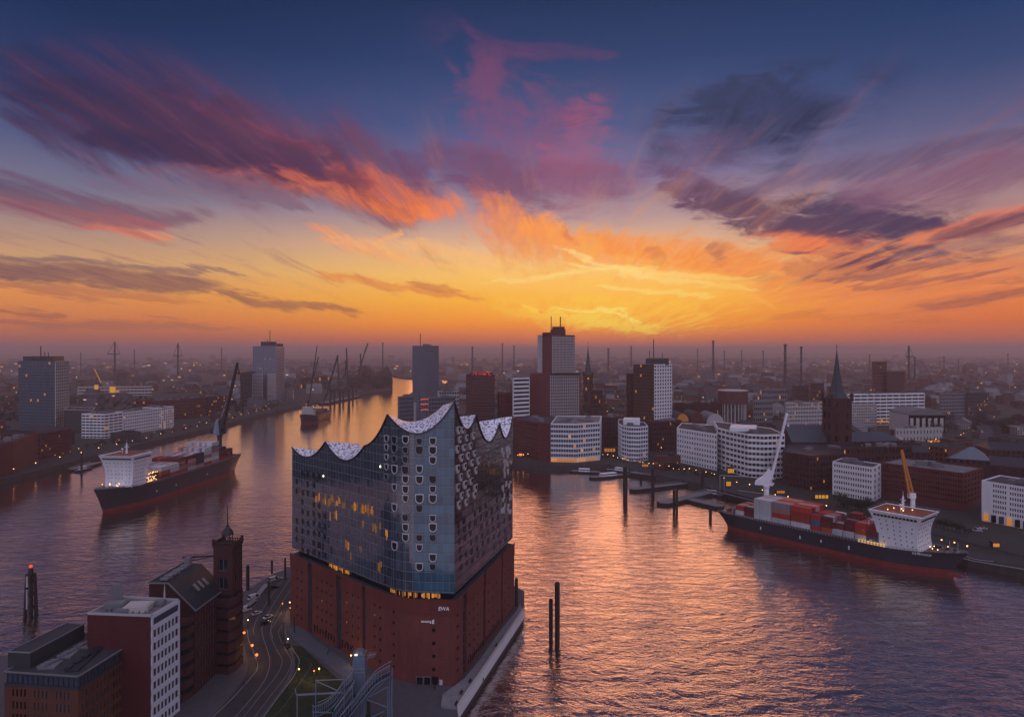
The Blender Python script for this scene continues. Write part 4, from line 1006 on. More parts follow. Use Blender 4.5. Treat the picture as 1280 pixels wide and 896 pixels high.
face2(0.0, 1.0, 39.9, 41.0); face2(0.0, 0.055, 4.7, 41.0, 0.0, 0.34); face2(0.945, 1.0, 4.7, 41.0, 0.0, 0.34)
for i in range(1, 7): face2(0.055 + 0.89 * i / 7 - 0.02, 0.055 + 0.89 * i / 7 + 0.02, 5.0, 36.8, 0.0, 0.26)
part('white_front', w, mat('white_front_panels', (0.62, 0.65, 0.72), 0.6, var=0.1, vs=0.2), wb)
w = MB(); a, b = lerp2(P2[1], P2[2], 0.06), lerp2(P2[1], P2[2], 0.94)
w.prism([(a[0], a[1]), (a[0] + n2[0] * 0.2, a[1] + n2[1] * 0.2), (b[0] + n2[0] * 0.2, b[1] + n2[1] * 0.2), b], 37.6, 39.7, 0, bottom=True); part('ribbon_window', w, M_GLASSB, wb)
for x, y, sx, sy, sz, m in ((-125, 216, 6, 4.5, 1.8, M_ROOFL), (-117.5, 215, 7.5, 5.5, 1.6, M_PALE), (-121, 212, 4, 2.2, 1.1, M_GREY), (-113, 219, 3, 2.6, 1.2, M_GREY)):
    w = MB(); w.box((x, y, 40.6 + sz / 2), (sx, sy, sz), 0.1); w.box((x, y, 40.6 + sz + 0.12), (sx * 0.86, sy * 0.8, 0.25), 0.1)
    for j in range(4): w.box((x - sx / 2 + sx * (j + .5) / 4, y - sy / 2 - 0.35, 40.95), (sx / 6, 0.6, 0.7), 0.1)
    part('roof_plant', w, m, wb)
w = MB(); w.box((-126.5, 218.5, 44.0), (3.4, 0.3, 6.2), 0.5); w.tube((-126.5, 218.8, 40.6), (-126.5, 218.8, 47.6), 0.12); part('roof_sail', w, M_GREY, wb)
w = MB(); w.lathe((-112.5, 221.0, 40.6), [(0.25, 0), (0.3, 2.5), (0.18, 4.0), (0.0, 6.6)], 8); part('roof_spike', w, M_PALE, wb)
# warehouse with the mansard slate roof
P3 = [(-124, 233.2), (-108, 232.6), (-107.0, 253.5), (-122.5, 254.5)]
wh = root('brick_warehouse', 'dark red brick warehouse with black slate mansard roof and skylights, beside the clock tower', 'warehouse', (-116, 243, 5))
w = MB(); res = open_wall(w, P3[1], P3[2], 4.6, 33.7, 10, 8, 0.46, 0.60, 0.4, m0=0.8, m1=0.8)
w.poly([(*P3[0], 4.6), (*P3[1], 4.6), (*P3[1], 33.7), (-117, 233.0, 42.5), (-124, 233.2, 42.5)]); w.poly([(*P3[2], 4.6), (*P3[3], 4.6), (-122.5, 254.5, 42.5), (-115.8, 253.9, 42.5), (*P3[2], 33.7)])
w.poly([(*P3[3], 4.6), (*P3[0], 4.6), (-124, 233.2, 42.5), (-122.5, 254.5, 42.5)])
part('wall', w, M_BRICKD, wh); hang_windows(res, wh, 0.0, frames=True)
w = MB(); w.poly([(-107.7, 232.2, 33.5), (-106.6, 254.0, 33.5), (-115.6, 254.2, 42.75), (-117.1, 232.5, 42.75)]); w.poly([(-117.1, 232.5, 42.75), (-115.6, 254.2, 42.75), (-122.9, 254.8, 42.75), (-124.3, 232.8, 42.75)])
rf = part('roof', w, M_SLATE, wh)
w = MB()
for a, b in (((-107.6, 232.2, 33.5), (-106.5, 254.0, 33.5)), ((-107.6, 232.2, 33.5), (-117.1, 232.4, 42.8)), ((-117.1, 232.4, 42.8), (-124.3, 232.7, 42.8)), ((-124.3, 232.7, 42.8), (-122.9, 254.8, 42.8))): w.beam(a, b, 0.4, 0.4)
part('gutter', w, M_METAL, wh)
for t, s_ in ((0.30, 0.52), (0.44, 0.52), (0.58, 0.52)):
    a = Vector((-107.7, 232.2, 33.5)).lerp(Vector((-106.6, 254.0, 33.5)), t + 0.12); b = Vector((-117.1, 232.5, 42.75)).lerp(Vector((-115.6, 254.2, 42.75)), t + 0.12)
    p = a.lerp(b, 0.38) + Vector((0.25, 0, 0.25)); q_ = a.lerp(b, 0.62) + Vector((0.25, 0, 0.25)); w = MB(); w.beam(p, q_, 1.5, 0.3); o = part('skylight', w, M_METAL, rf)
w = MB()
for j in range(7): w.box((-119.8 + 0.06 * j, 235.5 + 2.7 * j, 43.3), (2.6, 1.7, 1.0 if j % 2 else 0.6), 0.05)
w.box((-119.4, 251.5, 44.3), (2.0, 1.6, 3.2), 0.05); part('roof_plant', w, M_GREY, wh)
w = MB(); arc = [(-113.6 + 5.4 * math.cos(R_(a)), 232.4 + 6.8 * math.sin(R_(a))) for a in range(180, 361, 15)]
for z0, z1, r_ in [(4.6 + 4.35 * k, 4.6 + 4.35 * k + 2.5, 0) for k in range(6)] + [(30.0, 31.4, 0)]: w.prism(arc, z0, z1, 0, bottom=True)
bay = part('rounded_bay', w, M_BRICKD, wh)
w = MB(); w.prism([lerp2(p, (-113.6, 232.4), 0.05) for p in arc], 4.6, 30.2, 0); part('bay_glazing', w, M_GLASS, bay)
# clock tower
P4 = [(-109.9, 251.2), (-102.2, 249.6), (-101.6, 257.2), (-109.3, 258.4)]
ct = root('clock_tower', 'slim dark red brick tower with open lantern and spike on top, beside the road', 'tower', (-106, 254, 5))
w = MB(); res = open_wall(w, P4[0], P4[1], 4.6, 49.6, 1, 6, 0.46, 0.62, 0.5, zb=1.5, zt=3.0); res += open_wall(w, P4[1], P4[2], 4.6, 49.6, 2, 7, 0.34, 0.55, 0.5, m0=0.6, m1=0.6, zt=2.0)
for i in (2, 3): w.poly([(*P4[i], 4.6), (*P4[(i + 1) % 4], 4.6), (*P4[(i + 1) % 4], 49.6), (*P4[i], 49.6)])
part('wall', w, M_BRICKD, ct); hang_windows(res, ct, 0.0, frames=True)
w = MB(); w.prism([lerp2(p, (-105.8, 254), -0.06) for p in P4], 49.6, 50.4, 0, bottom=True)
for p in P4:
    q_ = lerp2(p, (-105.8, 254), 0.02); w.box((q_[0], q_[1], 51.4), (0.9, 0.9, 2.2), 0.1)
for a, b in zip(P4, P4[1:] + P4[:1]):
    for k in range(1, 8): q_ = lerp2(a, b, k / 8); w.box((q_[0], q_[1], 50.9), (0.35, 0.35, 1.0), 0.1)
    w.beam((*a, 51.45), (*b, 51.45), 0.25)
part('balustrade', w, M_BRICKD, ct)
w = MB(); c_ = (-105.8, 254.0)
for k in range(8):
    a = k * math.pi / 4; w.tube((c_[0] + 1.9 * math.cos(a), c_[1] + 1.9 * math.sin(a), 50.4), (c_[0] + 1.7 * math.cos(a), c_[1] + 1.7 * math.sin(a), 53.8), 0.18)
w.lathe((*c_, 50.4), [(2.3, 0), (2.3, 0.5)], 12); w.lathe((*c_, 53.7), [(2.1, 0), (2.2, 0.3), (2.0, 0.8), (1.5, 1.8), (0.7, 2.5), (0.5, 2.9), (0.55, 3.3), (0.22, 3.9), (0.18, 7.0), (0.12, 10.6), (0.0, 11.2)], 12); part('lantern', w, M_IRON, ct)
w = MB(); w.tube((c_[0] - 0.9, c_[1], 61.0), (c_[0] + 0.9, c_[1], 61.0), 0.08); w.tube((c_[0], c_[1], 60.0), (c_[0] + 0.7, c_[1], 60.0), 0.07); part('weather_vane', w, M_IRON, ct)
w = MB(); a3 = [(-107.4, 247.5), (-102.6, 246.6), (-100.9, 249.4), (-101.0, 256.5), (-107.0, 257.5)]
for k in range(7): w.prism(a3, 4.6 + k * 4.1, 4.6 + k * 4.1 + 3.0, 0, bottom=True)
wing = part('curved_wing', w, M_BRICKD, ct)
w = MB(); w.prism([lerp2(p, (-104, 252), 0.06) for p in a3], 4.6, 32.6, 0); part('wing_glazing', w, M_GLASS, wing)
w = MB(); w.beam((-122.5, 254.0, 45.0), (-109.5, 254.6, 45.6), 0.7, 0.5); w.beam((-122.0, 254.0, 43.2), (-112, 254.4, 45.3), 0.3)
part('roof_bridge', w, M_IRON, wh)

# ================================================================ left bank
def dep(py): return 99800.0 / (py - YH)
lb1 = block('quay_brick_block', 'long red brick quay block with dark roof at the left edge of the photo', 'building', para(pY(-40, 600), (-509, 679), (-505, 728)), 34.5,
      [None, fs(12, 6, 0.5, 0.5, zb=1), None, None], M_BRICK, lit=0.02, limit=72)
P = [(-548, 640), (-508.5, 640), (-508, 676), (-548, 676)]; block('quay_brick_wing', 'red brick corner wing nearest the left edge on the far quay', 'building', P, 31.0, [fs(9, 6), fs(8, 6, 0.5, 0.5), None, None], M_BRICK, lit=0.03)
P = [(-545, 731), (-504, 731), (-500.5, 775), (-545, 775)]; t_ = block('quay_brick_hall', 'red brick block with rising curved roof at the end of the left quay row', 'building', P, 33.0, [fs(9, 6, 0.45, 0.5), fs(16, 7, 0.5, 0.5, zb=0.6), None, None], M_BRICK, lit=0.05, boxes=0)
w = MB(); 
for i in range(8):
    a = i / 8; b = (i + 1) / 8; za = 33.2 + 4.5 * math.sin(a * 1.5); zb_ = 33.2 + 4.5 * math.sin(b * 1.5)
    w.poly([(-500.5 - a * 44, 732, za), (-500.5 - a * 44, 775, za), (-500.5 - b * 44, 775, zb_), (-500.5 - b * 44, 732, zb_)][::-1]); w.poly([(-500.5 - a * 44, 732, 33), (-500.5 - b * 44, 732, 33), (-500.5 - b * 44, 732, zb_), (-500.5 - a * 44, 732, za)][::-1])
part('curved_roof', w, M_SLATE, t_)
# teal tower
A, B, C = pY(23, 1020), pY(69, 1000), pY(85.5, 1045); P = para(A, B, C)
tw = block('teal_tower', 'dark teal glass office tower with pale gridded side at far left behind red brick quay', 'tower', P, zp(452, 1000), [fs(16, 22, 0.80, 0.72, rec=0.25), fs(7, 22, 0.62, 0.6, rec=0.6), None, None], mat('teal_frame', (0.06, 0.11, 0.14), 0.4, var=0.1), lit=0.02, glass=M_GLASSB, boxes=0)
w = MB(); n_ = ((C[1] - B[1]), -(C[0] - B[0])); l_ = math.hypot(*n_); n_ = (n_[0] / l_, n_[1] / l_); zt_ = zp(452, 1000)
for k in range(23): w.beam((B[0] + n_[0] * .4, B[1] + n_[1] * .4, 5 + (zt_ - 5) * k / 22), (C[0] + n_[0] * .4, C[1] + n_[1] * .4, 5 + (zt_ - 5) * k / 22), 0.8, 1.3)
for k in range(8): p = lerp2(B, C, k / 7); w.beam((p[0] + n_[0] * .45, p[1] + n_[1] * .45, 5), (p[0] + n_[0] * .45, p[1] + n_[1] * .45, zt_), 1.0)
part('pale_grid', w, M_PALE, tw)
Q = [lerp2(p, ((A[0] + C[0]) / 2, (A[1] + C[1]) / 2), 0.18) for p in P]; w = MB(); w.prism(Q, zt_, zp(445.5, 1000), 0); part('crown', w, M_DARK, tw)
w = MB()
for px, py in ((51, 432.5), (56, 440), (60.5, 440)): w.tube((xp(px, 1010), 1010, zt_ + 4), (xp(px, 1010), 1010, zp(py, 1010)), 0.7 if px == 51 else 0.5)
part('mast', w, M_IRON, tw)
# white hotel on the quay
P = [(-575, 912), (-541.5, 907), (-536, 940), (-570, 946)]
wht = block('white_hotel_wing', 'white banded corner wing of the quayside hotel on the left bank', 'building', P, 36.5, [fs(6, 8, 0.9, 0.5, rec=0.8), fs(4, 8, 0.92, 0.5, rec=0.8), None, None], M_WHITE, lit=0.012, par=1.2)
P = [(-556, 942), (-536, 942), (-521, 1018), (-548, 1022)]
block('white_hotel', 'long white gridded hotel between two white wings on the left quay', 'building', P, 36.0, [None, fs(22, 7, 0.62, 0.62, rec=0.6), None, None], M_WHITE, lit=0.012)
P = [(-556, 1012), (-519.5, 1012), (-518, 1046), (-553, 1048)]
block('white_hotel_end', 'pale end wing of the quayside hotel beside the red brick row', 'building', P, 36.2, [fs(8, 8, 0.5, 0.6), fs(6, 8, 0.6, 0.6), None, None], M_WHITE, lit=0.10)
w_ = block('dark_shed', 'black windowless shed with a pale roof edge left of the white hotel', 'shed', para(pY(80, 975), pY(116, 960), pY(119, 1010)), zp(513, 965), [None] * 4, M_DARK, boxes=1, parw=M_PALE)
for k, (a, b, yb, yt, Ya) in enumerate(((198, 241, 526, 500, 1140), (243, 261, 522, 497, 1195), (262.5, 284, 520, 495, 1230))):
    P = para(pY(a - 8, Ya - 5), pY(a, Ya - 40), pY(b, dep(yb) + 30))
    P = [(xp(a, Ya) - 42, Ya), (xp(a, Ya), Ya - 4), (xp(b, dep(yb - 3)), dep(yb - 3)), (xp(b, dep(yb - 3)) - 42, dep(yb - 3))]
    block('quay_warehouse', ['red brick warehouse right behind the white hotel on the left quay', 'middle red brick warehouse with lit stair strips on the left quay', 'brown brick warehouse nearest the big left tower on the quay'][k], 'warehouse', P, zp(yt, Ya + 20), [fs(8, 6, 0.5, 0.5), fs(16 if k == 0 else 9, 6, 0.5, 0.55), None, None], M_BRICK if k < 2 else M_BRICKD, lit=0.05 + 0.05 * k, limit=60)
block('dark_slab', 'dark slab block just left of the big left bank tower', 'building', para(pY(300, 1420), pY(302, 1400), pY(319, 1500)), zp(466, 1420), [fs(6, 9), fs(8, 9), None, None], M_DARK, lit=0.03, limit=40)
# left bank tower
A, B, C = pY(316, 1500), pY(345, 1490), pY(355.5, 1560); P = para(A, B, C); zt_ = zp(433, 1490)
tl = block('left_bank_tower', 'tall blue glass tower with ribbed pink side on the left river bank', 'tower', P, zt_, [fs(14, 30, 0.74, 0.66, rec=0.4), fs(1, 36, 0.94, 0.5, rec=0.8), None, None], mat('blue_grey_frame', (0.26, 0.29, 0.36), 0.5, var=0.1), lit=0.01, glass=M_GLASSB, boxes=0)
w = MB(); w.prism([pY(326, 1500), pY(345, 1495), pY(346, 1530), pY(328, 1535)], zt_, zp(427, 1495), 0); part('crown', w, M_DARK, tl)
w = MB(); w.prism([pY(345.5, 1520), pY(354, 1560), pY(352, 1590), pY(343, 1550)], zt_ - 1, zp(429.5, 1530), 0); part('crown', w, M_BRICKD, tl)
w = MB(); w.tube((xp(337.5, 1510), 1510, zt_), (xp(337.5, 1510), 1510, zp(413, 1510)), 0.8); w.tube((xp(334, 1510), 1510, zt_), (xp(334, 1510), 1510, zp(424, 1510)), 0.6); part('mast', w, M_IRON, tl)
for k, (a, b) in enumerate(((315, 328.5), (334, 344.5))):
    Y = 1470; P = [pY(a, Y + 4), pY(b, Y), pY(b + 0.3, 1488), pY(a, 1488)]
    w = MB(); res = open_wall(w, P[0], P[1], 4.6, zp(467, Y), 1 if k == 0 else 6, 22, 0.94 if k == 0 else 0.7, 0.5, 0.6)
    for i in (1, 2, 3): w.poly([(*P[i], 4.6), (*P[(i + 1) % 4], 4.6), (*P[(i + 1) % 4], zp(467, Y)), (*P[i], zp(467, Y))])
    w.flat(P, zp(467, Y)); o = part('low_wing', w, M_PALE, tl)
    for c, W, H, n in res[:40]:
        q_ = bpy.data.objects.new('window', pane_mesh(W, H, M_GLASSB)); COL.objects.link(q_); q_.parent = o; q_.location = Vector(c) - org(o); q_.rotation_euler = (0, 0, math.atan2(n[0], -n[1]))
block('small_quay_block', 'small pale block on the quay at the foot of the left bank tower', 'building', para(pY(357, 1560), pY(366, 1550), pY(367.5, 1600)), zp(488, 1560), [fs(4, 5), None, None, None], M_PALE, lit=0.0)
block('long_dark_shed', 'long low dark shed running behind the masted freighter', 'shed', [(-640, 2050), pY(372, 2050), pY(412, 2250), (-640, 2330)], zp(471, 2150), [fs(10, 2), fs(14, 2), None, None], M_DARK, lit=0.1, limit=20)
block('far_white_hall', 'long low white hall with lit yellow portals beyond the left bank', 'hall', para(pY(97, 1750), pY(98, 1740), pY(190, 1780)), zp(484, 1740), [None, fs(20, 3, 0.9, 0.45, rec=0.8), None, None], M_PALE, lit=0.03, limit=60)
for k, (a, b, y0, y1) in enumerate(((118.5, 122.5, 481, 489), (137.5, 144, 483, 494))):
    Y = 1735; w = MB(); w.box((xp((a + b) / 2, Y), Y, (zp(y0, Y) + zp(y1, Y)) / 2), (xp(b, Y) - xp(a, Y), 3, zp(y0, Y) - zp(y1, Y))); w.box((xp((a + b) / 2, Y), Y, (zp(y1, Y) + 5) / 2), (4, 2.5, zp(y1, Y) - 5), 0, 1)
    single('lit_portal', w, [mat('yellow_sign_glow', (0.4, 0.25, 0.02), 0.5, var=0, emis=(1.0, 0.42, 0.04), es=0.5), M_DARK], ['small lit yellow portal in front of the far white hall', 'large lit yellow portal in front of the far white hall'][k], 'portal', origin=(xp(a, Y), Y, 5))

# ================================================================ centre
def tower(name, label, A, B, C, zt, f0, f1, wall, **k): return block(name, label, 'tower', para(A, B, C), zt, [f0, f1, None, None], wall, **k)
t = tower('grey_glass_tower', 'plain grey glass tower with a thin mast standing before the far river bend', pY(515.5, 1165), pY(532, 1140), pY(548.5, 1165), zp(432.5, 1140), fs(14, 34, 0.82, 0.7, rec=0.25), fs(14, 34, 0.82, 0.7, rec=0.25), mat('grey_frame', (0.20, 0.22, 0.26), 0.5, var=0.1), lit=0.0, glass=M_GLASSB, boxes=3)
w = MB(); w.tube((xp(525.5, 1150), 1150, zp(433, 1150)), (xp(525.5, 1150), 1150, zp(417, 1150)), 0.6); part('mast', w, M_IRON, t)
block('grey_low_block', 'grey block left of the red lit scaffold, behind the concert hall roof', 'building', para(pY(497, 1010), pY(499, 1000), pY(517, 1020)), zp(496.5, 1000), [None, fs(8, 8, 0.8, 0.6), None, None], M_GREY, lit=0.02, limit=40, glass=M_GLASSB)
block('stepped_glass_block', 'wide grey stepped glass block behind the peak of the concert hall', 'building', para(pY(534, 960), pY(536, 950), pY(569, 965)), zp(497, 955), [None, fs(9, 9, 0.9, 0.6), None, None], M_GREY, lit=0.02, limit=60, glass=M_GLASSB)
block('glass_box', 'pale glass box rising behind the stepped glass block', 'building', para(pY(547, 1035), pY(549, 1030), pY(574, 1040)), zp(489, 1030), [None, fs(8, 9, 0.8, 0.6), None, None], M_PALE, lit=0.0, limit=40, glass=M_GLASSB)
# red lit scaffold
Y = 930; sc = root('lit_scaffold', 'thin scaffold mast with rows of red lights behind the concert hall roof', 'scaffold', (xp(530, Y), Y, 5))
w = MB(); w.truss((xp(524.5, Y), Y, 5), (xp(524.5, Y), Y, zp(488, Y)), 2.4, 14, 0.3)
for y in (497, 503, 511): w.beam((xp(524.5, Y), Y, zp(y, Y)), (xp(535, Y), Y, zp(y, Y)), 1.0)
w.truss((xp(534, Y), Y, 5), (xp(534, Y), Y, zp(496, Y)), 2.0, 12, 0.25); part('frame', w, M_BRICKD, sc)
for y in (499, 505, 512):
    for x in (527, 529.5, 532, 534.5):
        w = MB(); w.box((xp(x, Y), Y - 1.0, zp(y - 0.6 + rnd.random(), Y)), (2.2, 0.6, 1.2)); part('warning_light', w, mat('red_glow', (0.3, 0.03, 0.02), 0.5, var=0, emis=(1.0, 0.13, 0.05), es=0.8), sc)
w = MB(); w.tube((xp(519, Y), Y, 5), (xp(519, Y), Y, zp(503, Y)), 2.2, 8); single('steel_silo', w, M_METAL, 'pale steel silo standing left of the red lit scaffold', 'silo', origin=(xp(519, Y), Y, 5))
# brown tower with red roof letters
t = tower('brown_tower', 'dark red brown tower with red sign letters along its roof', pY(582.5, 930), pY(590, 900), pY(618.5, 910), zp(469, 900), fs(4, 18, 0.5, 0.5), fs(16, 24, 0.92, 0.42, rec=0.3), brick('brown_panels', (0.11, 0.040, 0.036), 0.12), lit=0.0, boxes=0, bs=2)
w = MB(); w.box((xp(602, 915), 915, zp(467, 915)), (xp(616, 915) - xp(588, 915), 12, 4.0)); part('roof_frame', w, M_DARK, t)
M_RED = mat('red_sign_letters', (0.4, 0.02, 0.02), 0.5, var=0, emis=(1.0, 0.03, 0.03), es=0.9)
letters('sign', 'I k auer C', 6.2, 603, 0, ((xp(602.5, 906), 906), (0, -1), zp(469, 905)), 0.4, M_RED, t, 0.5, xs=0.95)
block('brick_drum_block', 'low brick block between brown tower and white banded block', 'building', para(pY(622, 930), pY(624, 920), pY(641.5, 930)), zp(492, 920), [None, fs(8, 8, 0.4, 0.5), None, None], M_BRICK, lit=0.0, limit=40)
# central cluster
block('white_banded_block', 'white banded office block left of the tall central brick tower', 'building', para(pY(640.5, 900), pY(642, 890), pY(662, 905)), zp(473, 890), [None, fs(1, 15, 0.96, 0.5, rec=0.9), None, None], M_WHITE, lit=0.012, boxes=2)
t = tower('central_tower', 'tallest brick red skyscraper with pale gridded front and red crown', pY(672.5, 985), pY(690, 960), pY(718.5, 985), zp(419, 960), None, fs(16, 25, 0.62, 0.6, rec=0.8), mat('tower_brick_panels', (0.15, 0.040, 0.038), 0.7, var=0.12, vs=0.06), lit=0.0, boxes=0, glass=M_GLASSB)
n_ = (0.75, -0.66); A, B, C = pY(672.5, 985), pY(690, 960), pY(718.5, 985); w = MB(); l_ = math.hypot(C[0] - B[0], C[1] - B[1]); nn_ = ((C[1] - B[1]) / l_, -(C[0] - B[0]) / l_); zt_ = zp(420, 960)
for k in range(17): p = lerp2(B, C, 0.015 + 0.97 * k / 16); w.beam((p[0] + nn_[0] * .4, p[1] + nn_[1] * .4, zp(468, 960)), (p[0] + nn_[0] * .4, p[1] + nn_[1] * .4, zt_), 0.85, 0.9)
for k in range(15): z = zp(468, 960) + (zt_ - zp(468, 960)) * k / 14.6; w.beam((B[0] + nn_[0] * .35, B[1] + nn_[1] * .35, z), (C[0] + nn_[0] * .35, C[1] + nn_[1] * .35, z), 0.7, 1.0)
part('pale_grid', w, M_PALE, t)
w = MB(); w.beam((*lerp2(A, B, 0.03), 60), (*lerp2(A, B, 0.03), zp(420, 985)), 2.5); w.prism([(A[0] - 0.4, A[1] - 0.8), (A[0] + 5.8, A[1] - 9.5), (A[0] + 6, A[1] - 4), (A[0] + 0.5, A[1])], 60, zp(419.6, 985)); part('pale_strip', w, M_PALE, t)
w = MB(); w.prism([pY(690, 968), pY(707, 972), pY(706, 1000), pY(688, 995)], zp(419, 965), zp(412, 970), 0); w.lathe((xp(698, 980), 980, zp(412, 975)), [(9, 0), (9, 4), (8, 4.2)], 16); part('crown', w, M_BRICK, t)
w = MB(); w.prism([pY(678, 972), pY(688, 962), pY(688, 990), pY(678, 992)], zp(419.3, 965), zp(415.5, 965), 0); part('crown', w, M_BRICKD, t)
w = MB(); w.tube((xp(689, 975), 975, zp(419, 975)), (xp(689, 975), 975, zp(395.5, 975)), 0.6); w.tube((xp(700.5, 980), 980, zp(410, 980)), (xp(700.5, 980), 980, zp(396, 980)), 0.8); part('mast', w, M_IRON, t)
Y0 = 900; B, C = pY(687.5, Y0), pY(723.5, Y0 + 14); zt_ = zp(468.5, Y0)
t = block('gridded_block', 'brick red slab with white gridded front at the foot of the tallest tower', 'building', [pY(662.5, 925), B, C, pY(726, 960), pY(668, 965)], zt_, [None, fs(15, 20, 0.62, 0.62, rec=0.8, m0=0.5, m1=0.5, zt=2), None, None, None], mat('tower_brick_panels', (0, 0, 0)), lit=0.0, boxes=0, glass=M_GLASSB)
l_ = math.hypot(C[0] - B[0], C[1] - B[1]); nn_ = ((C[1] - B[1]) / l_, -(C[0] - B[0]) / l_); w = MB()
for k in range(16): p = lerp2(B, C, 0.012 + 0.976 * k / 15); w.beam((p[0] + nn_[0] * .4, p[1] + nn_[1] * .4, 6), (p[0] + nn_[0] * .4, p[1] + nn_[1] * .4, zt_), 0.8, 0.9)
for k in range(21): z = 6 + (zt_ - 8) * k / 20; w.beam((B[0] + nn_[0] * .35, B[1] + nn_[1] * .35, z), (C[0] + nn_[0] * .35, C[1] + nn_[1] * .35, z), 0.7, 0.9)
part('pale_grid', w, M_PALE, t)
w = MB(); w.beam((B[0], B[1] - 1, zt_ + 1.0), (C[0] + 3, C[1] - 1, zt_ + 1.0), 3, 1.6); part('roof_edge', w, M_BRICKD, t)
# small spire
def church(name, label, px, Y, wpx, ysh, ytip, wm, sm, base=5.0, turrets=True):
    t = root(name, label, 'church', (xp(px, Y), Y, 5)); h = wpx / 2 / F * Y; zs = zp(ysh, Y); w = MB(); res = []
    P = [(xp(px, Y) - h, Y - h), (xp(px, Y) + h, Y - h), (xp(px, Y) + h, Y + h), (xp(px, Y) - h, Y + h)]
    for i in range(4):
        if i in (0, 1, 3): res += open_wall(w, P[i], P[(i + 1) % 4], 4.6, zs, 2, 5, 0.34, 0.5, 0.8, zb=(zs - 5) * 0.25)
        else: w.poly([(*P[i], 4.6), (*P[(i + 1) % 4], 4.6), (*P[(i + 1) % 4], zs), (*P[i], zs)])
    w.flat(P, zs); part('tower', w, wm, t); hang_windows(res, t, 0.05, M_BLK)
    w = MB(); zt = zp(ytip, Y); H = zt - zs; w.lathe((xp(px, Y), Y, zs), [(h * 1.02, 0), (h * 0.66, H * 0.12), (h * 0.42, H * 0.34), (h * 0.18, H * 0.68), (0.35, H * 0.92), (0.12, H), (0, H)], 8, smooth=False, ang0=math.pi / 8); part('spire', w, sm, t)
    w = MB(); w.tube((xp(px, Y), Y, zt - 1), (xp(px, Y), Y, zt + H * 0.07), 0.25); w.lathe((xp(px, Y), Y, zt - 0.5), [(0.1, 0), (0.7, 0.6), (0.1, 1.3)], 8); part('finial', w, M_IRON, t)
    if turrets:
        for p in P:
            w = MB(); w.lathe((p[0], p[1], zs - 3), [(h * 0.16, 0), (h * 0.16, 5.5), (h * 0.24, 5.6), (h * 0.2, 6.5), (0, 9)], 8); part('corner_turret', w, wm, t)
    return t
t = church('spired_church', 'small distant church with slim dark spire right of the tallest tower', 735, 1300, 11, 468, 429, M_BRICKD, M_COPPER)
w = MB(); w.box((xp(735, 1290), 1286, zp(473, 1290)), (3.5, 0.6, 2.4)); part('lit_opening', w, M_LIT2, t)
block('church_side_block', 'dark block with pale vault roofs right of the small spired church', 'building', para(pY(737, 1190), pY(739, 1180), pY(753, 1200)), zp(488, 1180), [None, fs(6, 6), None, None], M_BRICKD, lit=0.02, limit=30)
# round fronted brick block and white glass block on the point
arc = [gp(641, 566), gp(648, 569), gp(658, 572), gp(672, 575.2), gp(688, 577)]; arc = [a[:2] for a in arc]
P = arc + [(arc[-1][0] + 30, arc[-1][1] + 55), (arc[0][0] + 25, arc[0][1] + 40)]
block('rounded_brick_block', 'red brick block with rounded front on the river point, left of the white glass office', 'building', P, zp(530, 720), [fs(4, 8, 0.7, 0.35, rec=0.3), fs(4, 8, 0.7, 0.35, rec=0.3), fs(5, 8, 0.7, 0.35, rec=0.3), None, None, None, None], M_BRICK, lit=0.0, boxes=5)
P = [gp(688.5, 577.2)[:2], gp(720, 578)[:2], gp(750, 575)[:2], (xp(752, 800), 800), (xp(696, 800), 800)]
t = block('white_glass_office', 'white framed glass office with lit shops beneath on the river point', 'office block', P, zp(530, 716), [fs(10, 7, 0.86, 0.62, rec=0.6, zb=5), fs(10, 7, 0.86, 0.62, rec=0.6, zb=5), None, None, None], M_WHITE, lit=0.012, boxes=5, glass=M_GLASSB, roof=M_ROOFL)
for i in range(16):
    p = lerp2(P[0], P[1], i / 8 + 0.06) if i < 8 else lerp2(P[1], P[2], (i - 8) / 8 + 0.06)
    if rnd.random() < 0.75: w = MB(); w.box((p[0], p[1] - 0.2, 7.2), (3.2, 0.3, 3.4)); part('shop_window', w, M_LIT2 if rnd.random() < .5 else M_LIT, t)
block('dark_brick_block', 'dark brick block behind the gap right of the white glass office', 'building', para(pY(752, 830), pY(755, 820), pY(778, 840)), zp(522, 825), [None, fs(8, 8, 0.45, 0.5), None, None], M_BRICKD, lit=0.04, limit=40)
# rounded white office
arc = [gp(772.5, 569)[:2], gp(777, 573.5)[:2], gp(786, 576)[:2], gp(798, 576.5)[:2], gp(810, 575)[:2]]
P = arc + [(arc[-1][0] + 4, arc[-1][1] + 40), (arc[0][0] + 8, arc[0][1] + 45)]
t = block('rounded_white_office', 'small white rounded office with set back top near the jetties', 'office block', P, zp(533.5, 725), [fs(3, 8, 0.84, 0.6, rec=0.5), fs(3, 8, 0.84, 0.6, rec=0.5), fs(4, 8, 0.84, 0.6, rec=0.5), fs(4, 8, 0.84, 0.6, rec=0.5), None, None, None], M_WHITE, lit=0.012, boxes=2, glass=M_GLASSB)
w = MB(); w.prism([pY(779, 745), pY(800, 742), pY(800, 765), pY(780, 768)], zp(533.5, 725), zp(524.5, 742)); part('penthouse', w, M_WHITE, t)
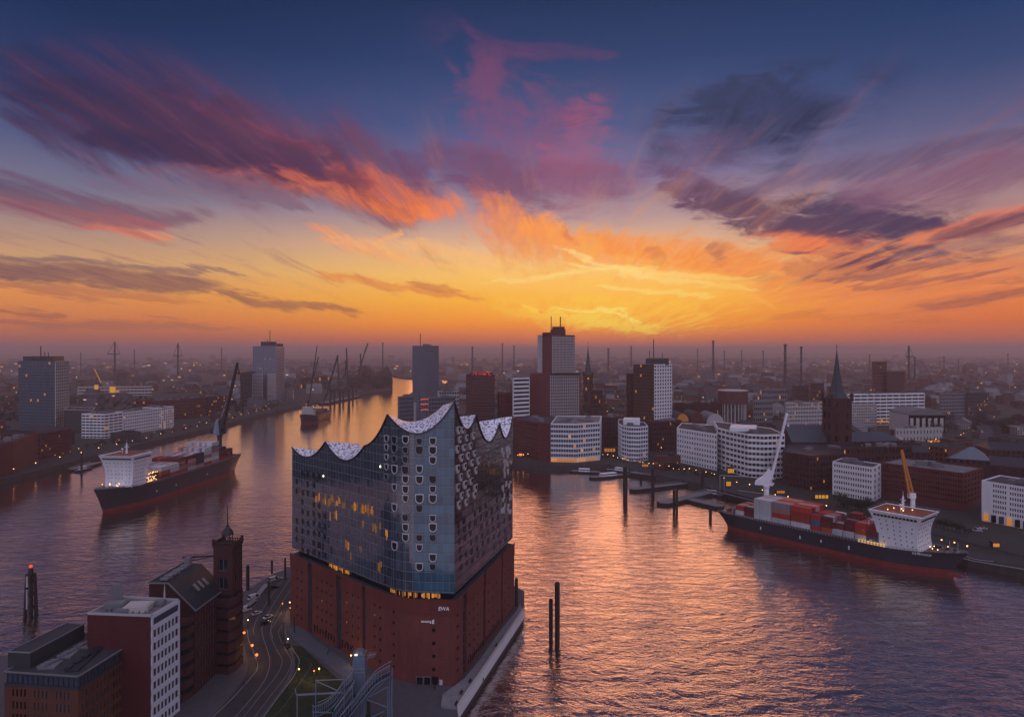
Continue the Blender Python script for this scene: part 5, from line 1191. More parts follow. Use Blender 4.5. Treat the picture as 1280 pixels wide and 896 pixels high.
# dark and white tower
t = tower('twin_faced_tower', 'tower with brown glass front and bright white gridded side right of centre', pY(792, 885), pY(818, 860), pY(840, 880), zp(456, 860), fs(10, 24, 0.84, 0.62, rec=0.3), fs(7, 22, 0.6, 0.6, rec=0.7), M_WHITE, lit=0.0, boxes=0, glass=mat('brown_glass', (0.055, 0.026, 0.018), 0.15, var=0, ior=1.6))
A, B, C = pY(792, 885), pY(818, 860), pY(840, 880); w = MB(); l_ = math.hypot(B[0] - A[0], B[1] - A[1]); nn_ = ((B[1] - A[1]) / l_, -(B[0] - A[0]) / l_)
a = (A[0] + nn_[0] * .5, A[1] + nn_[1] * .5); b = (B[0] + nn_[0] * .5 - 0.6, B[1] + nn_[1] * .5)
res = open_wall(w, a, b, 5, zp(455.4, 860), 12, 24, 0.84, 0.8, 0.4); o = part('brown_front', w, mat('brown_frame', (0.10, 0.060, 0.045), 0.5, var=0.15), t)
w = MB()
for i, (c, W, H, n) in enumerate(res): w.box((c[0] - n[0] * -.05, c[1] - n[1] * -.05, c[2]), (W + .1, 0.08, H + .1), math.atan2(n[0], -n[1]), 1 if rnd.random() < 0.02 else 0)
part('glazing', w, [mat('brown_glass', (0, 0, 0)), M_LIT], o)
Q = [pY(807, 872), pY(836, 872), pY(836, 892), pY(808, 895)]; w = MB(); w.prism(Q, zp(456, 860), zp(448.5, 872), 0); part('crown', w, M_DARK, t)
w = MB()
for p, q_ in zip(Q, Q[1:] + Q[:1]): w.beam((*p, zp(448, 872)), (*q_, zp(448, 872)), 0.5); 
for px, yt in ((817, 424), (812, 438), (828, 441)): w.tube((xp(px, 880), 880, zp(449, 880)), (xp(px, 880), 880, zp(yt, 880)), 0.55 if px == 817 else 0.35)
part('mast', w, M_IRON, t)
tower('dark_narrow_slab', 'narrow dark slab leaning on the left of the brown and white tower', pY(783, 905), pY(786, 895), pY(792.5, 895), zp(467.5, 895), None, fs(3, 20, 0.5, 0.5), M_BRICKD, lit=0.0, boxes=0)
block('dark_red_hall', 'dark red brick hall at the foot of the brown and white tower', 'building', para(pY(812, 800), pY(815, 790), pY(852, 805)), zp(527, 795), [None, fs(12, 6, 0.4, 0.45), None, None], M_BRICKD, lit=0.06, limit=60)
# two white offices
P = [gp(846, 577)[:2], gp(896, 588)[:2], (xp(900, 745), 745), (xp(852, 770), 770)]
block('white_office', 'white office with small regular windows left of the curved white one', 'office block', P, zp(538, 700), [fs(16, 7, 0.52, 0.5, rec=0.5), None, None, None], M_WHITE, lit=0.012, boxes=3, glass=M_GLASS)
arc = [gp(896.5, 584)[:2], gp(912, 590)[:2], gp(935, 596.5)[:2], gp(955, 598)[:2], gp(981, 597)[:2]]
P = arc + [(arc[-1][0] + 6, arc[-1][1] + 50), (arc[0][0] + 14, arc[0][1] + 60)]
t = block('curved_white_office', 'curved white office with dark window bands behind the white ship crane', 'office block', P, zp(543, 630), [fs(3, 8, 0.86, 0.52, rec=0.6), fs(5, 8, 0.86, 0.52, rec=0.6), fs(4, 8, 0.86, 0.52, rec=0.6), fs(5, 8, 0.86, 0.52, rec=0.6), None, None, None], M_WHITE, lit=0.012, boxes=3)
w = MB(); w.prism([pY(912, 655), pY(945, 652), pY(946, 680), pY(914, 685)], zp(543, 630), zp(535, 652)); part('penthouse', w, M_WHITE, t)
# church with the tall copper spire and the brick convent round it
t = church('tall_spire_church', 'big dark brick church with tall green copper spire on the right', 1046, 650, 25, 497, 434, M_BRICKD, M_COPPER)
w = MB(); x0, x1 = xp(981, 665), xp(1034, 665); zr = zp(531, 665); ze = zp(551, 655); Y0, Y1 = 648, 682
w.poly([(x0, Y0, 4.6), (x1, Y0, 4.6), (x1, Y0, ze), (x0, Y0, ze)]); w.poly([(x0, Y1, 4.6), (x0, Y0, 4.6), (x0, Y0, ze), (x0, (Y0 + Y1) / 2, zr), (x0, Y1, ze)]); w.poly([(x1, Y1, 4.6), (x0, Y1, 4.6), (x0, Y1, ze), (x1, Y1, ze)])
part('nave', w, M_BRICKD, t)
w = MB(); w.poly([(x0 - 0.5, Y0 - 0.7, ze - 0.3), (x1, Y0 - 0.7, ze - 0.3), (x1, (Y0 + Y1) / 2, zr + 0.2), (x0 - 0.5, (Y0 + Y1) / 2, zr + 0.2)]); w.poly([(x0 - 0.5, (Y0 + Y1) / 2, zr + 0.2), (x1, (Y0 + Y1) / 2, zr + 0.2), (x1, Y1 + .7, ze - .3), (x0 - .5, Y1 + .7, ze - .3)]); part('nave_roof', w, mat('blue_slate_roof', (0.040, 0.062, 0.085), 0.5, var=0.2, vs=0.3), t)
for i in range(7):
    x = x0 + (x1 - x0) * (i + 0.5) / 7; w = MB(); w.prism([(x - 1, Y0 - 0.3), (x + 1, Y0 - 0.3), (x + 1, Y0 + 0.2), (x - 1, Y0 + 0.2)], 16, ze - 3); part('nave_window', w, M_BLK, t)
    w = MB(); w.box((x + 2.6, Y0 - 1.1, ze / 2), (1.1, 2.4, ze - 2)); part('buttress', w, M_BRICKD, t)
P = [gp(978, 606)[:2], gp(1012, 613)[:2], gp(1052, 610)[:2], pY(1064, 640), pY(985, 645)]
block('dark_brick_convent', 'broad dark brick block with slate roof in front of the spired church', 'building', P, zp(566, 590), [fs(8, 6, 0.4, 0.5), fs(10, 6, 0.42, 0.5), None, None, None], M_BRICKD, lit=0.02, boxes=1, roof=M_SLATE)
block('dark_brick_row', 'dark brick row with blue slate roof right of the spired church', 'building', para(pY(1052, 600), pY(1054, 590), pY(1140, 600)), zp(560, 590), [None, fs(20, 5, 0.4, 0.45), None, None], M_BRICKD, lit=0.02, boxes=4, roof=M_SLATE)
# right quay row
P = para((xp(1040.5, 556), 556), (xp(1091.5, 528), 528), (xp(1101.5, 545), 545))
block('small_white_office', 'small white office with dark windows behind the moored container ship', 'office block', P, zp(583, 535), [fs(16, 6, 0.6, 0.5, rec=0.5, m0=1, m1=1), fs(2, 6, 0.4, 0.6), None, None], M_WHITE, lit=0.0, boxes=2, roof=M_SLATE)
P = para((xp(1101, 545), 545), (xp(1205, 496), 496), (xp(1229, 520), 520))
block('long_brick_office', 'long red brick office with rows of small windows along the right quay', 'office block', P, zp(592.5, 496), [fs(34, 6, 0.5, 0.52, rec=0.4, m0=1, m1=1, zb=5), fs(6, 6, 0.4, 0.45, zb=5), None, None], M_BRICK, lit=0.0, boxes=4, roof=M_ROOFL)
P = para((xp(1227, 470), 470), (xp(1330, 428), 428), (xp(1350, 448), 448))
t = block('white_arcade_office', 'white office over a lit ground floor arcade at the right edge', 'office block', P, zp(602, 468), [fs(24, 6, 0.62, 0.56, rec=0.5, m0=6, m1=1, zb=6.5, group=6, pier=1.6), None, None, None], M_WHITE, lit=0.0, boxes=3, roof=M_SLATE)
for i in range(9):
    p = lerp2(P[0], P[1], 0.08 + i * 0.1); w = MB(); w.box((p[0], p[1] - 0.15, 8.0), (5.0, 0.35, 5.0), -0.39); part('arcade_opening', w, [M_LIT, M_BLK, M_DARK][i % 3], t)
    p = lerp2(P[0], P[1], 0.03 + i * 0.1); w = MB(); w.box((p[0], p[1] - 0.6, 8.2), (0.7, 0.7, 6.4), -0.39); part('column', w, M_WHITE, t)
# behind the right quay
def gabled(name, label, A, B, depth, ze, zr, wm, rm, cat='building', hip=0.0, lit=0.03):
    l_ = math.hypot(B[0] - A[0], B[1] - A[1]); tx, ty = (B[0] - A[0]) / l_, (B[1] - A[1]) / l_; nx_, ny_ = -ty, tx
    P = [A, B, (B[0] + nx_ * depth, B[1] + ny_ * depth), (A[0] + nx_ * depth, A[1] + ny_ * depth)]
    t = root(name, label, cat, ((A[0] + B[0]) / 2, (A[1] + B[1]) / 2 + depth / 2, 5)); w = MB(); k = max(3, int(l_ / 4)); fl = max(1, int((ze - 5) / 3.8))
    res = open_wall(w, P[0], P[1], 4.6, ze, k, fl, 0.42, 0.5, 0.3)
    m1 = lerp2(P[0], P[3], 0.5); m2 = lerp2(P[1], P[2], 0.5); m1, m2 = lerp2(m1, m2, hip), lerp2(m2, m1, hip)
    for i in (1, 2, 3): w.poly([(*P[i], 4.6), (*P[(i + 1) % 4], 4.6), (*P[(i + 1) % 4], ze), (*P[i], ze)])
    if hip == 0: w.poly([(*P[1], ze), (*P[2], ze), (*m2, zr)]); w.poly([(*P[3], ze), (*P[0], ze), (*m1, zr)])
    part('wall', w, wm, t); hang_windows(res, t, lit, limit=40)
    w = MB(); w.poly([(*P[0], ze), (*P[1], ze), (*m2, zr), (*m1, zr)]); w.poly([(*P[2], ze), (*P[3], ze), (*m1, zr), (*m2, zr)])
    if hip: w.poly([(*P[1], ze), (*P[2], ze), (*m2, zr)]); w.poly([(*P[3], ze), (*P[0], ze), (*m1, zr)])
    part('roof', w, rm, t)
    for i in range(2): p = lerp2(m1, m2, 0.25 + 0.4 * i); w = MB(); w.box((p[0], p[1], zr + 0.3), (1.6, 1.2, 2.6)); part('chimney', w, wm, t)
    return t
gabled('blue_roof_hall', 'brick hall with broad blue slate roof right of the spired church', pY(1062, 700), pY(1128, 710), 40, zp(552, 700), zp(540, 720), M_BRICKD, mat('blue_slate_roof', (0, 0, 0)), hip=0.12)
gabled('yellow_brick_house', 'ochre brick house above the long red office near the right edge', pY(1162, 575), pY(1185, 560), 26, zp(558, 570), zp(552, 575), M_BRICKO, M_SLATE, hip=0.3)
gabled('pavilion_roof_block', 'dark block with pale blue hipped pavilion roof near the right edge', pY(1182, 560), pY(1238, 545), 42, zp(574, 552), zp(558, 570), M_BRICKD, mat('pale_blue_metal_roof', (0.12, 0.17, 0.21), 0.45, var=0.2), hip=0.3)
gabled('brick_terrace', 'dark brick terrace with dormer roof behind the white arcade office', pY(1232, 560), pY(1300, 540), 34, zp(583, 550), zp(572, 560), M_BRICKD, M_SLATE, hip=0.1)
gabled('brick_terrace', 'second dark brick terrace farther back behind the white arcade office', pY(1238, 640), pY(1310, 630), 34, zp(562, 640), zp(553, 650), M_BRICKD, M_SLATE, hip=0.1)
gabled('brick_terrace', 'dark brick terrace right of the blue roofed hall', pY(1130, 640), pY(1165, 630), 30, zp(565, 635), zp(557, 645), M_BRICKD, M_SLATE, hip=0.1)
# long white offices behind the church
block('long_grid_office', 'long grey gridded office left of the church tower', 'office block', para(pY(981, 960), pY(983, 950), pY(1034, 965)), zp(503.5, 955), [None, fs(26, 8, 0.55, 0.6), None, None], M_PALE, lit=0.05, limit=80)
t = block('wavy_white_office', 'long white banded office with golden lit lower floors right of the church spire', 'office block', para(pY(1058, 1070), pY(1060, 1060), pY(1156, 1085)), zp(493, 1062), [None, fs(12, 9, 0.95, 0.5, rec=1.0), None, None], M_WHITE, lit=0.012, boxes=1)
for i in range(34):
    x = 1097 + i * 1.7 + rnd.random(); w = MB(); Yb = 1058 + (x - 1060) * 0.26; h_ = rnd.uniform(2, 4.5) * (1 if x < 1140 else 1.5); w.box((xp(x, Yb), Yb, 8 + rnd.uniform(0, 4)), (rnd.uniform(1.0, 2.4), 0.6, h_)); part('lit_window', w, M_LIT2 if rnd.random() < 0.55 else M_LIT, t)
block('gridded_annex', 'pale gridded annex just right of the church tower', 'office block', para(pY(1057, 1045), pY(1059, 1035), pY(1096, 1045)), zp(505.5, 1040), [None, fs(16, 8, 0.5, 0.6), None, None], M_PALE, lit=0.05, limit=60, boxes=0)
t = tower('stepped_dark_tower', 'dark brown stepped tower far behind the long white banded office', pY(1090, 1400), pY(1091.5, 1390), pY(1108.5, 1410), zp(452.5, 1390), None, fs(8, 14, 0.5, 0.5), brick('brown_panels', (0, 0, 0)), lit=0.01, limit=50, boxes=0)
P = [pY(1108.5, 1395), pY(1130, 1405), pY(1132, 1450), pY(1108.5, 1440)]; w = MB(); res = open_wall(w, P[0], P[1], 4.6, zp(464.5, 1395), 10, 12, 0.5, 0.5, 0.4)
for i in (1, 2, 3): w.poly([(*P[i], 4.6), (*P[(i + 1) % 4], 4.6), (*P[(i + 1) % 4], zp(464.5, 1395)), (*P[i], zp(464.5, 1395))])
w.flat(P, zp(464.5, 1395)); part('low_wing', w, brick('brown_panels', (0, 0, 0)), t)
# domed hall
Y = 960; dm = root('domed_hall', 'pale stone hall with a row of tall arches and glass barrel dome on the right', 'hall', (xp(1157, Y), Y, 5)); w = MB(); x0, x1 = xp(1136, Y), xp(1181, Y)
res = open_wall(w, (x0, Y), (x1, Y), 4.6, zp(519, Y), 6, 1, 0.55, 0.7, 1.0); w.prism([(x0, Y), (x0, Y + 50), (x1, Y + 50), (x1, Y)][::-1], 4.6, zp(519, Y), cap=False); part('wall', w, M_PALE, dm); hang_windows(res, dm, 0.2)
w = MB(); zs = zp(519, Y)
for i in range(10):
    a0, a1 = math.pi * i / 10, math.pi * (i + 1) / 10
    w.poly([(x0 + (x1 - x0) / 2 * (1 - math.cos(a0)), Y + 2, zs + 9 * math.sin(a0)), (x0 + (x1 - x0) / 2 * (1 - math.cos(a1)), Y + 2, zs + 9 * math.sin(a1)), (x0 + (x1 - x0) / 2 * (1 - math.cos(a1)), Y + 50, zs + 9 * math.sin(a1)), (x0 + (x1 - x0) / 2 * (1 - math.cos(a0)), Y + 50, zs + 9 * math.sin(a0))], 0, True)
    w.poly([(x0 + (x1 - x0) / 2, Y + 2, zs), (x0 + (x1 - x0) / 2 * (1 - math.cos(a0)), Y + 2, zs + 9 * math.sin(a0)), (x0 + (x1 - x0) / 2 * (1 - math.cos(a1)), Y + 2, zs + 9 * math.sin(a1))])
part('dome', w, M_ROOFL, dm)
block('pale_long_wall', 'long low pale wall building under the domed hall', 'building', para(pY(1118, 880), pY(1120, 870), pY(1178, 885)), zp(536, 875), [None, fs(14, 2, 0.3, 0.5), None, None], M_PALE, lit=0.05, boxes=1, limit=28)
block('grey_grid_office', 'grey gridded office with a round roof sign far right of the banded office', 'office block', para(pY(1174, 1190), pY(1176, 1180), pY(1207, 1195)), zp(492, 1185), [None, fs(16, 7, 0.6, 0.5), None, None], M_GREY, lit=0.03, limit=60)
block('lit_dark_office', 'dark office with scattered lit rooms at far right', 'office block', para(pY(1207.5, 1200), pY(1208.5, 1190), pY(1234, 1205)), zp(491, 1195), [None, fs(12, 7, 0.5, 0.5), None, None], M_DARK, lit=0.12, limit=60)
# drum and other middle distance landmarks on the right
Y = 1080; dr_ = root('brown_drum', 'round dark brown drum building on pale columns right of centre', 'building', (xp(922, Y), Y, 5)); w = MB(); r_ = (xp(940, Y) - xp(903.5, Y)) / 2
w.lathe((xp(922, Y), Y + r_, zp(505, Y)), [(r_, 0), (r_, zp(489, Y) - zp(505, Y)), (r_ * 0.95, zp(489, Y) - zp(505, Y) + .1), (r_ * .94, zp(490, Y) - zp(505, Y))], 28); part('drum', w, brick('brown_panels', (0, 0, 0)), dr_)
w = MB(); w.lathe((xp(922, Y), Y + r_, zp(489.4, Y)), [(r_ * 1.01, 0), (r_ * 1.01, 1.0), (r_ * .8, 1.6)], 28); part('rim', w, M_PALE, dr_)
for i in range(12):
    a = math.pi * (1 + i / 11); w = MB(); w.tube((xp(922, Y) + r_ * .85 * math.cos(a), Y + r_ + r_ * .85 * math.sin(a), 4.8), (xp(922, Y) + r_ * .85 * math.cos(a), Y + r_ + r_ * .85 * math.sin(a), zp(505, Y)), 1.0); part('column', w, M_PALE, dr_)
block('lit_hall', 'wide hall with golden lit front behind the brown drum', 'hall', para(pY(948, 1330), pY(950, 1320), pY(983, 1340)), zp(487, 1325), [None, fs(14, 4, 0.7, 0.6), None, None], M_GREY, lit=0.22, limit=50)
block('brown_pair_block', 'left one of two brown blocks behind the golden lit hall', 'building', para(pY(990, 1500), pY(991, 1490), pY(1011, 1500)), zp(482, 1495), [None, fs(8, 6, 0.5, 0.5), None, None], M_BRICKD, lit=0.02, limit=30)
block('brown_pair_block', 'right one of two brown blocks behind the golden lit hall', 'building', para(pY(1013, 1500), pY(1014, 1490), pY(1030, 1500)), zp(479, 1495), [None, fs(7, 6, 0.5, 0.5), None, None], M_BRICKD, lit=0.03, limit=30)
block('ribbed_brick_block', 'long ribbed dark brick block right of the brown and white tower', 'building', para(pY(841, 960), pY(842, 950), pY(903, 960)), zp(504, 955), [None, fs(26, 5, 0.35, 0.7), None, None], M_BRICKD, lit=0.03, limit=70)
block('grey_side_hall', 'grey hall with pale roof edge right of the brown drum', 'building', para(pY(941, 1120), pY(942, 1110), pY(966, 1120)), zp(494, 1115), [None, fs(10, 5, 0.6, 0.5), None, None], M_GREY, lit=0.05, limit=40)
for k, (x0_, x1_, yb, yt) in enumerate(((846, 861, 527, 517), (863, 880, 527, 515), (883, 905, 530, 517))):
    Y = 850 + 4 * k; t = root('vaulted_hall', ['barrel roofed hall with glowing orange gable left of two others', 'middle barrel roofed hall between the glowing one and the grey one', 'grey barrel roofed hall above the white offices'][k], 'hall', (xp((x0_ + x1_) / 2, Y), Y, 5)); X0, X1 = xp(x0_, Y), xp(x1_, Y); zs = zp(yb, Y); zt = zp(yt, Y)
    w = MB(); w.prism([(X0, Y), (X1, Y), (X1, Y + 45), (X0, Y + 45)], 4.6, zs); part('wall', w, M_BRICKD, t); w = MB(); g_ = MB(); c = ((X0 + X1) / 2, Y + 0.0, zs)
    for i in range(10):
        a0, a1 = math.pi * i / 10, math.pi * (i + 1) / 10; u = lambda a, y: ((X0 + X1) / 2 - (X1 - X0) / 2 * math.cos(a), y, zs + (zt - zs) * math.sin(a))
        w.poly([u(a0, Y), u(a1, Y), u(a1, Y + 45), u(a0, Y + 45)], 0, True); g_.poly([c, u(a0, Y), u(a1, Y)])
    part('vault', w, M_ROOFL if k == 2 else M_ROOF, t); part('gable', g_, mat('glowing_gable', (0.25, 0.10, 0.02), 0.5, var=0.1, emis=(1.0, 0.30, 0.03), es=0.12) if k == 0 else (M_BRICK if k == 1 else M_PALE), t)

# ================================================================ ships
M_NAVY = mat('navy_hull_paint', (0.014, 0.017, 0.030), 0.45, var=0.25, vs=0.15, streak=True)
M_BOOT = mat('red_bottom_paint', (0.20, 0.030, 0.025), 0.6, var=0.3, vs=0.3, streak=True)
M_SHIPW = mat('ship_white_paint', (0.84, 0.85, 0.88), 0.45, var=0.10, vs=0.2, streak=True)
M_DECK = mat('deck_paint', (0.10, 0.035, 0.030), 0.7, var=0.3, vs=0.3)
M_RED = MATS['red_sign_letters']
M_ODECK = mat('orange_deck', (0.24, 0.06, 0.03), 0.6, var=0.2, vs=0.4)
CCOL = {'red': (0.42, 0.038, 0.030), 'dark red': (0.13, 0.020, 0.022), 'white': (0.55, 0.56, 0.58), 'blue': (0.055, 0.13, 0.22), 'grey': (0.20, 0.21, 0.24), 'pink': (0.42, 0.22, 0.20), 'navy': (0.025, 0.030, 0.055), 'orange red': (0.42, 0.075, 0.03)}
def mat_container(k):
    nm = 'container_paint_' + k.replace(' ', '_')
    if nm in MATS: return MATS[nm]
    m = bpy.data.materials.new(nm); m.use_nodes = True; nt = m.node_tree; b = nt.nodes['Principled BSDF']; q = G(nt)
    v = E(q, q.new('ShaderNodeTexCoord').outputs['Object']); x, y, z = q.sep(v); n = q.noise(q.xyz(x * 0.6, y * 0.6, z * 0.2), 1.0, 5.0, 0.65)
    oi = q.new('ShaderNodeObjectInfo')
    k_ = q.m('MULTIPLY_ADD', n, 0.9, 0.5) * q.m('MULTIPLY_ADD', E(q, oi.outputs['Random']), 0.5, 0.75)
    nn = q.new('ShaderNodeMix'); nn.data_type = 'RGBA'; nn.blend_type = 'MULTIPLY'; nn.inputs[0].default_value = 1.0; nn.inputs[6].default_value = (*CCOL[k], 1); nt.links.new(k_.s, nn.inputs[7]); nt.links.new(nn.outputs[2], b.inputs['Base Color'])
    b.inputs['Roughness'].default_value = 0.55; MATS[nm] = m; return m
CMESH = {}
def container_mesh(L, k):
    """box of corrugated sheet with corner posts, local x along its length, z up from the base"""
    if (L, k) in CMESH: return CMESH[(L, k)]
    w = MB(); Wd, H = 2.44, 3.25; n = int(L / 0.6)
    for s_ in (-1, 1):
        y = s_ * Wd / 2
        for i in range(n):
            x0 = -L / 2 + 0.15 + (L - 0.3) * i / n; x1 = -L / 2 + 0.15 + (L - 0.3) * (i + 0.5) / n; x2 = -L / 2 + 0.15 + (L - 0.3) * (i + 1) / n
            for a, b, d in ((x0, x1, 0.0), (x1, x2, 0.07)):
                f = [(a, y - s_ * d, 0.12), (b, y - s_ * d, 0.12), (b, y - s_ * d, H - 0.1), (a, y - s_ * d, H - 0.1)]
                w.poly(f if s_ < 0 else f[::-1])
        for x in (-L / 2 + 0.08, L / 2 - 0.08): w.box((x, y * 0.97, H / 2), (0.16, 0.16, H))
        w.box((0, y * 0.97, 0.07), (L, 0.14, 0.14)); w.box((0, y * 0.97, H - 0.06), (L, 0.14, 0.12))
    for x in (-L / 2, L / 2):
        w.box((x * 0.997, 0, H / 2), (0.10, Wd * 0.96, H * 0.96))
        for y in (-0.8, -0.3, 0.3, 0.8): w.beam((x * 1.003, y, 0.15), (x * 1.003, y, H - 0.15), 0.06)
    w.poly([(-L / 2, -Wd / 2, H - 0.02), (L / 2, -Wd / 2, H - 0.02), (L / 2, Wd / 2, H - 0.02), (-L / 2, Wd / 2, H - 0.02)])
    CMESH[(L, k)] = w.mesh('shipping_container', [mat_container(k)]); return CMESH[(L, k)]
class Ship:
    """frame of a ship: origin at the stern on the waterline, x towards the bow, y to port"""
    def __init__(s, stern, bow, beam):
        s.o = Vector((stern[0], stern[1], 0)); d = Vector((bow[0] - stern[0], bow[1] - stern[1], 0)); s.L = d.length; s.u = d.normalized(); s.v = Vector((-s.u.y, s.u.x, 0)); s.B = beam; s.rz = math.atan2(s.u.y, s.u.x)
    def P(s, x, y, z): return tuple(s.o + s.u * x + s.v * y + Vector((0, 0, z)))
    def box(s, w, c, d, mi=0): w.box(s.P(*c), d, s.rz, mi)
def hull(t, S, zd_mid, zd_bow, zd_st, mat_h=None):
    N = 40; L, B = S.L, S.B
    def half(u, lvl):           # half beam, lvl 0 waterline 1 deck
        if u < 0.12: f = (0.72 if lvl < .5 else 0.93) + (0.28 if lvl < .5 else 0.07) * math.sin(u / 0.12 * math.pi / 2)
        elif u > 0.72:
            k = (u - 0.72) / 0.28; f = (1 - k ** 2.0) if lvl < 0.5 else (1 - k ** 3.0)
        else: f = 1.0
        return max(0.02, B / 2 * f)
    def zdeck(u): return zd_mid + (zd_bow - zd_mid) * max(0, (u - 0.70) / 0.30) ** 1.6 + (zd_st - zd_mid) * max(0, (0.15 - u) / 0.15)
    def xs(u, lvl): return u * L + (lvl * 0.055 * L * max(0, (u - 0.75) / 0.25) ** 1.5 if u > .75 else 0) - (lvl * 0.045 * L * max(0, (0.12 - u) / 0.12) if u < .12 else 0)
    up_, lo_, dk = MB(), MB(), MB(); lv = [(-1.0, 0.0), (3.0, 0.12), (3.02, 0.12), (0.5, 0.5), (1.0, 1.0)]
    rows = []
    for i in range(N + 1):
        u = i / N; zd = zdeck(u); r = []
        for lvl, z in ((0.0, -1.0), (0.1, 2.6), (0.5, 2.6 + (zd - 2.6) * 0.5), (1.0, zd)):
            h = half(u, 0) + (half(u, 1) - half(u, 0)) * lvl ** 1.3
            r.append((xs(u, lvl), h, z))
        rows.append(r)
    for a, b in zip(rows, rows[1:]):
        for s_ in (-1, 1):
            for k in range(3):
                f = [S.P(a[k][0], s_ * a[k][1], a[k][2]), S.P(b[k][0], s_ * b[k][1], b[k][2]), S.P(b[k + 1][0], s_ * b[k + 1][1], b[k + 1][2]), S.P(a[k + 1][0], s_ * a[k + 1][1], a[k + 1][2])]
                (lo_ if k == 0 else up_).poly(f if s_ < 0 else f[::-1], 0, True)
        dk.poly([S.P(a[3][0], -a[3][1], a[3][2] - 0.9), S.P(b[3][0], -b[3][1], b[3][2] - 0.9), S.P(b[3][0], b[3][1], b[3][2] - 0.9), S.P(a[3][0], a[3][1], a[3][2] - 0.9)])
    r = rows[0]
    for k in range(3): (lo_ if k == 0 else up_).poly([S.P(r[k][0], -r[k][1], r[k][2]), S.P(r[k + 1][0], -r[k + 1][1], r[k + 1][2]), S.P(r[k + 1][0], r[k + 1][1], r[k + 1][2]), S.P(r[k][0], r[k][1], r[k][2])])
    part('hull', up_, mat_h or M_NAVY, t); part('red_bottom', lo_, M_BOOT, t); part('deck', dk, M_DECK, t)
    w = MB()
    for s_ in (-1, 1):
        pr_ = None
        for i in range(0, N + 1):
            p = S.P(rows[i][3][0], s_ * (rows[i][3][1] - 0.15), rows[i][3][2])
            if pr_: w.tube((pr_[0], pr_[1], pr_[2] + 1.1), (p[0], p[1], p[2] + 1.1), 0.09, 4, cap=False); w.tube((pr_[0], pr_[1], pr_[2] + .6), (p[0], p[1], p[2] + .6), 0.06, 4, cap=False)
            w.tube(p, (p[0], p[1], p[2] + 1.1), 0.1, 4, cap=False)
            if pr_: m_ = lerp2(p, pr_, 0.5); w.tube((*m_, p[2] - 0.2), (*m_, p[2] + 1.1), 0.1, 4, cap=False)
            pr_ = p
    part('railing', w, M_METAL, t)
    return rows, zdeck
def stack(S, label_ship, group, x, y0, ny, z, cols, L=12.2, gap=0.12, along=True):
    """tiers x rows of containers, each one a thing; cols[tier][k] colour words"""
    seen = 0 if label_ship == 'moored ship' else len(cols[0]) - 1
    for tier, row in enumerate(cols):
        for k, c in enumerate(row):
            if not c or not (k in (seen, ) or tier == len(cols) - 1 or (k < len(row) and (tier + 1 < len(cols) and (k >= len(cols[tier + 1]) or not cols[tier + 1][k])))): continue       # hidden ones are left out
            o = bpy.data.objects.new('shipping_container', container_mesh(L, c)); COL.objects.link(o)
            o.location = S.P(x, y0 + k * 2.56, z + tier * 3.29); o.rotation_euler = (0, 0, S.rz)
            o['category'] = 'container'; o['group'] = group; CONT.append((S, label_ship, o, c, x, k, tier, len(row), len(cols)))
CONT = []
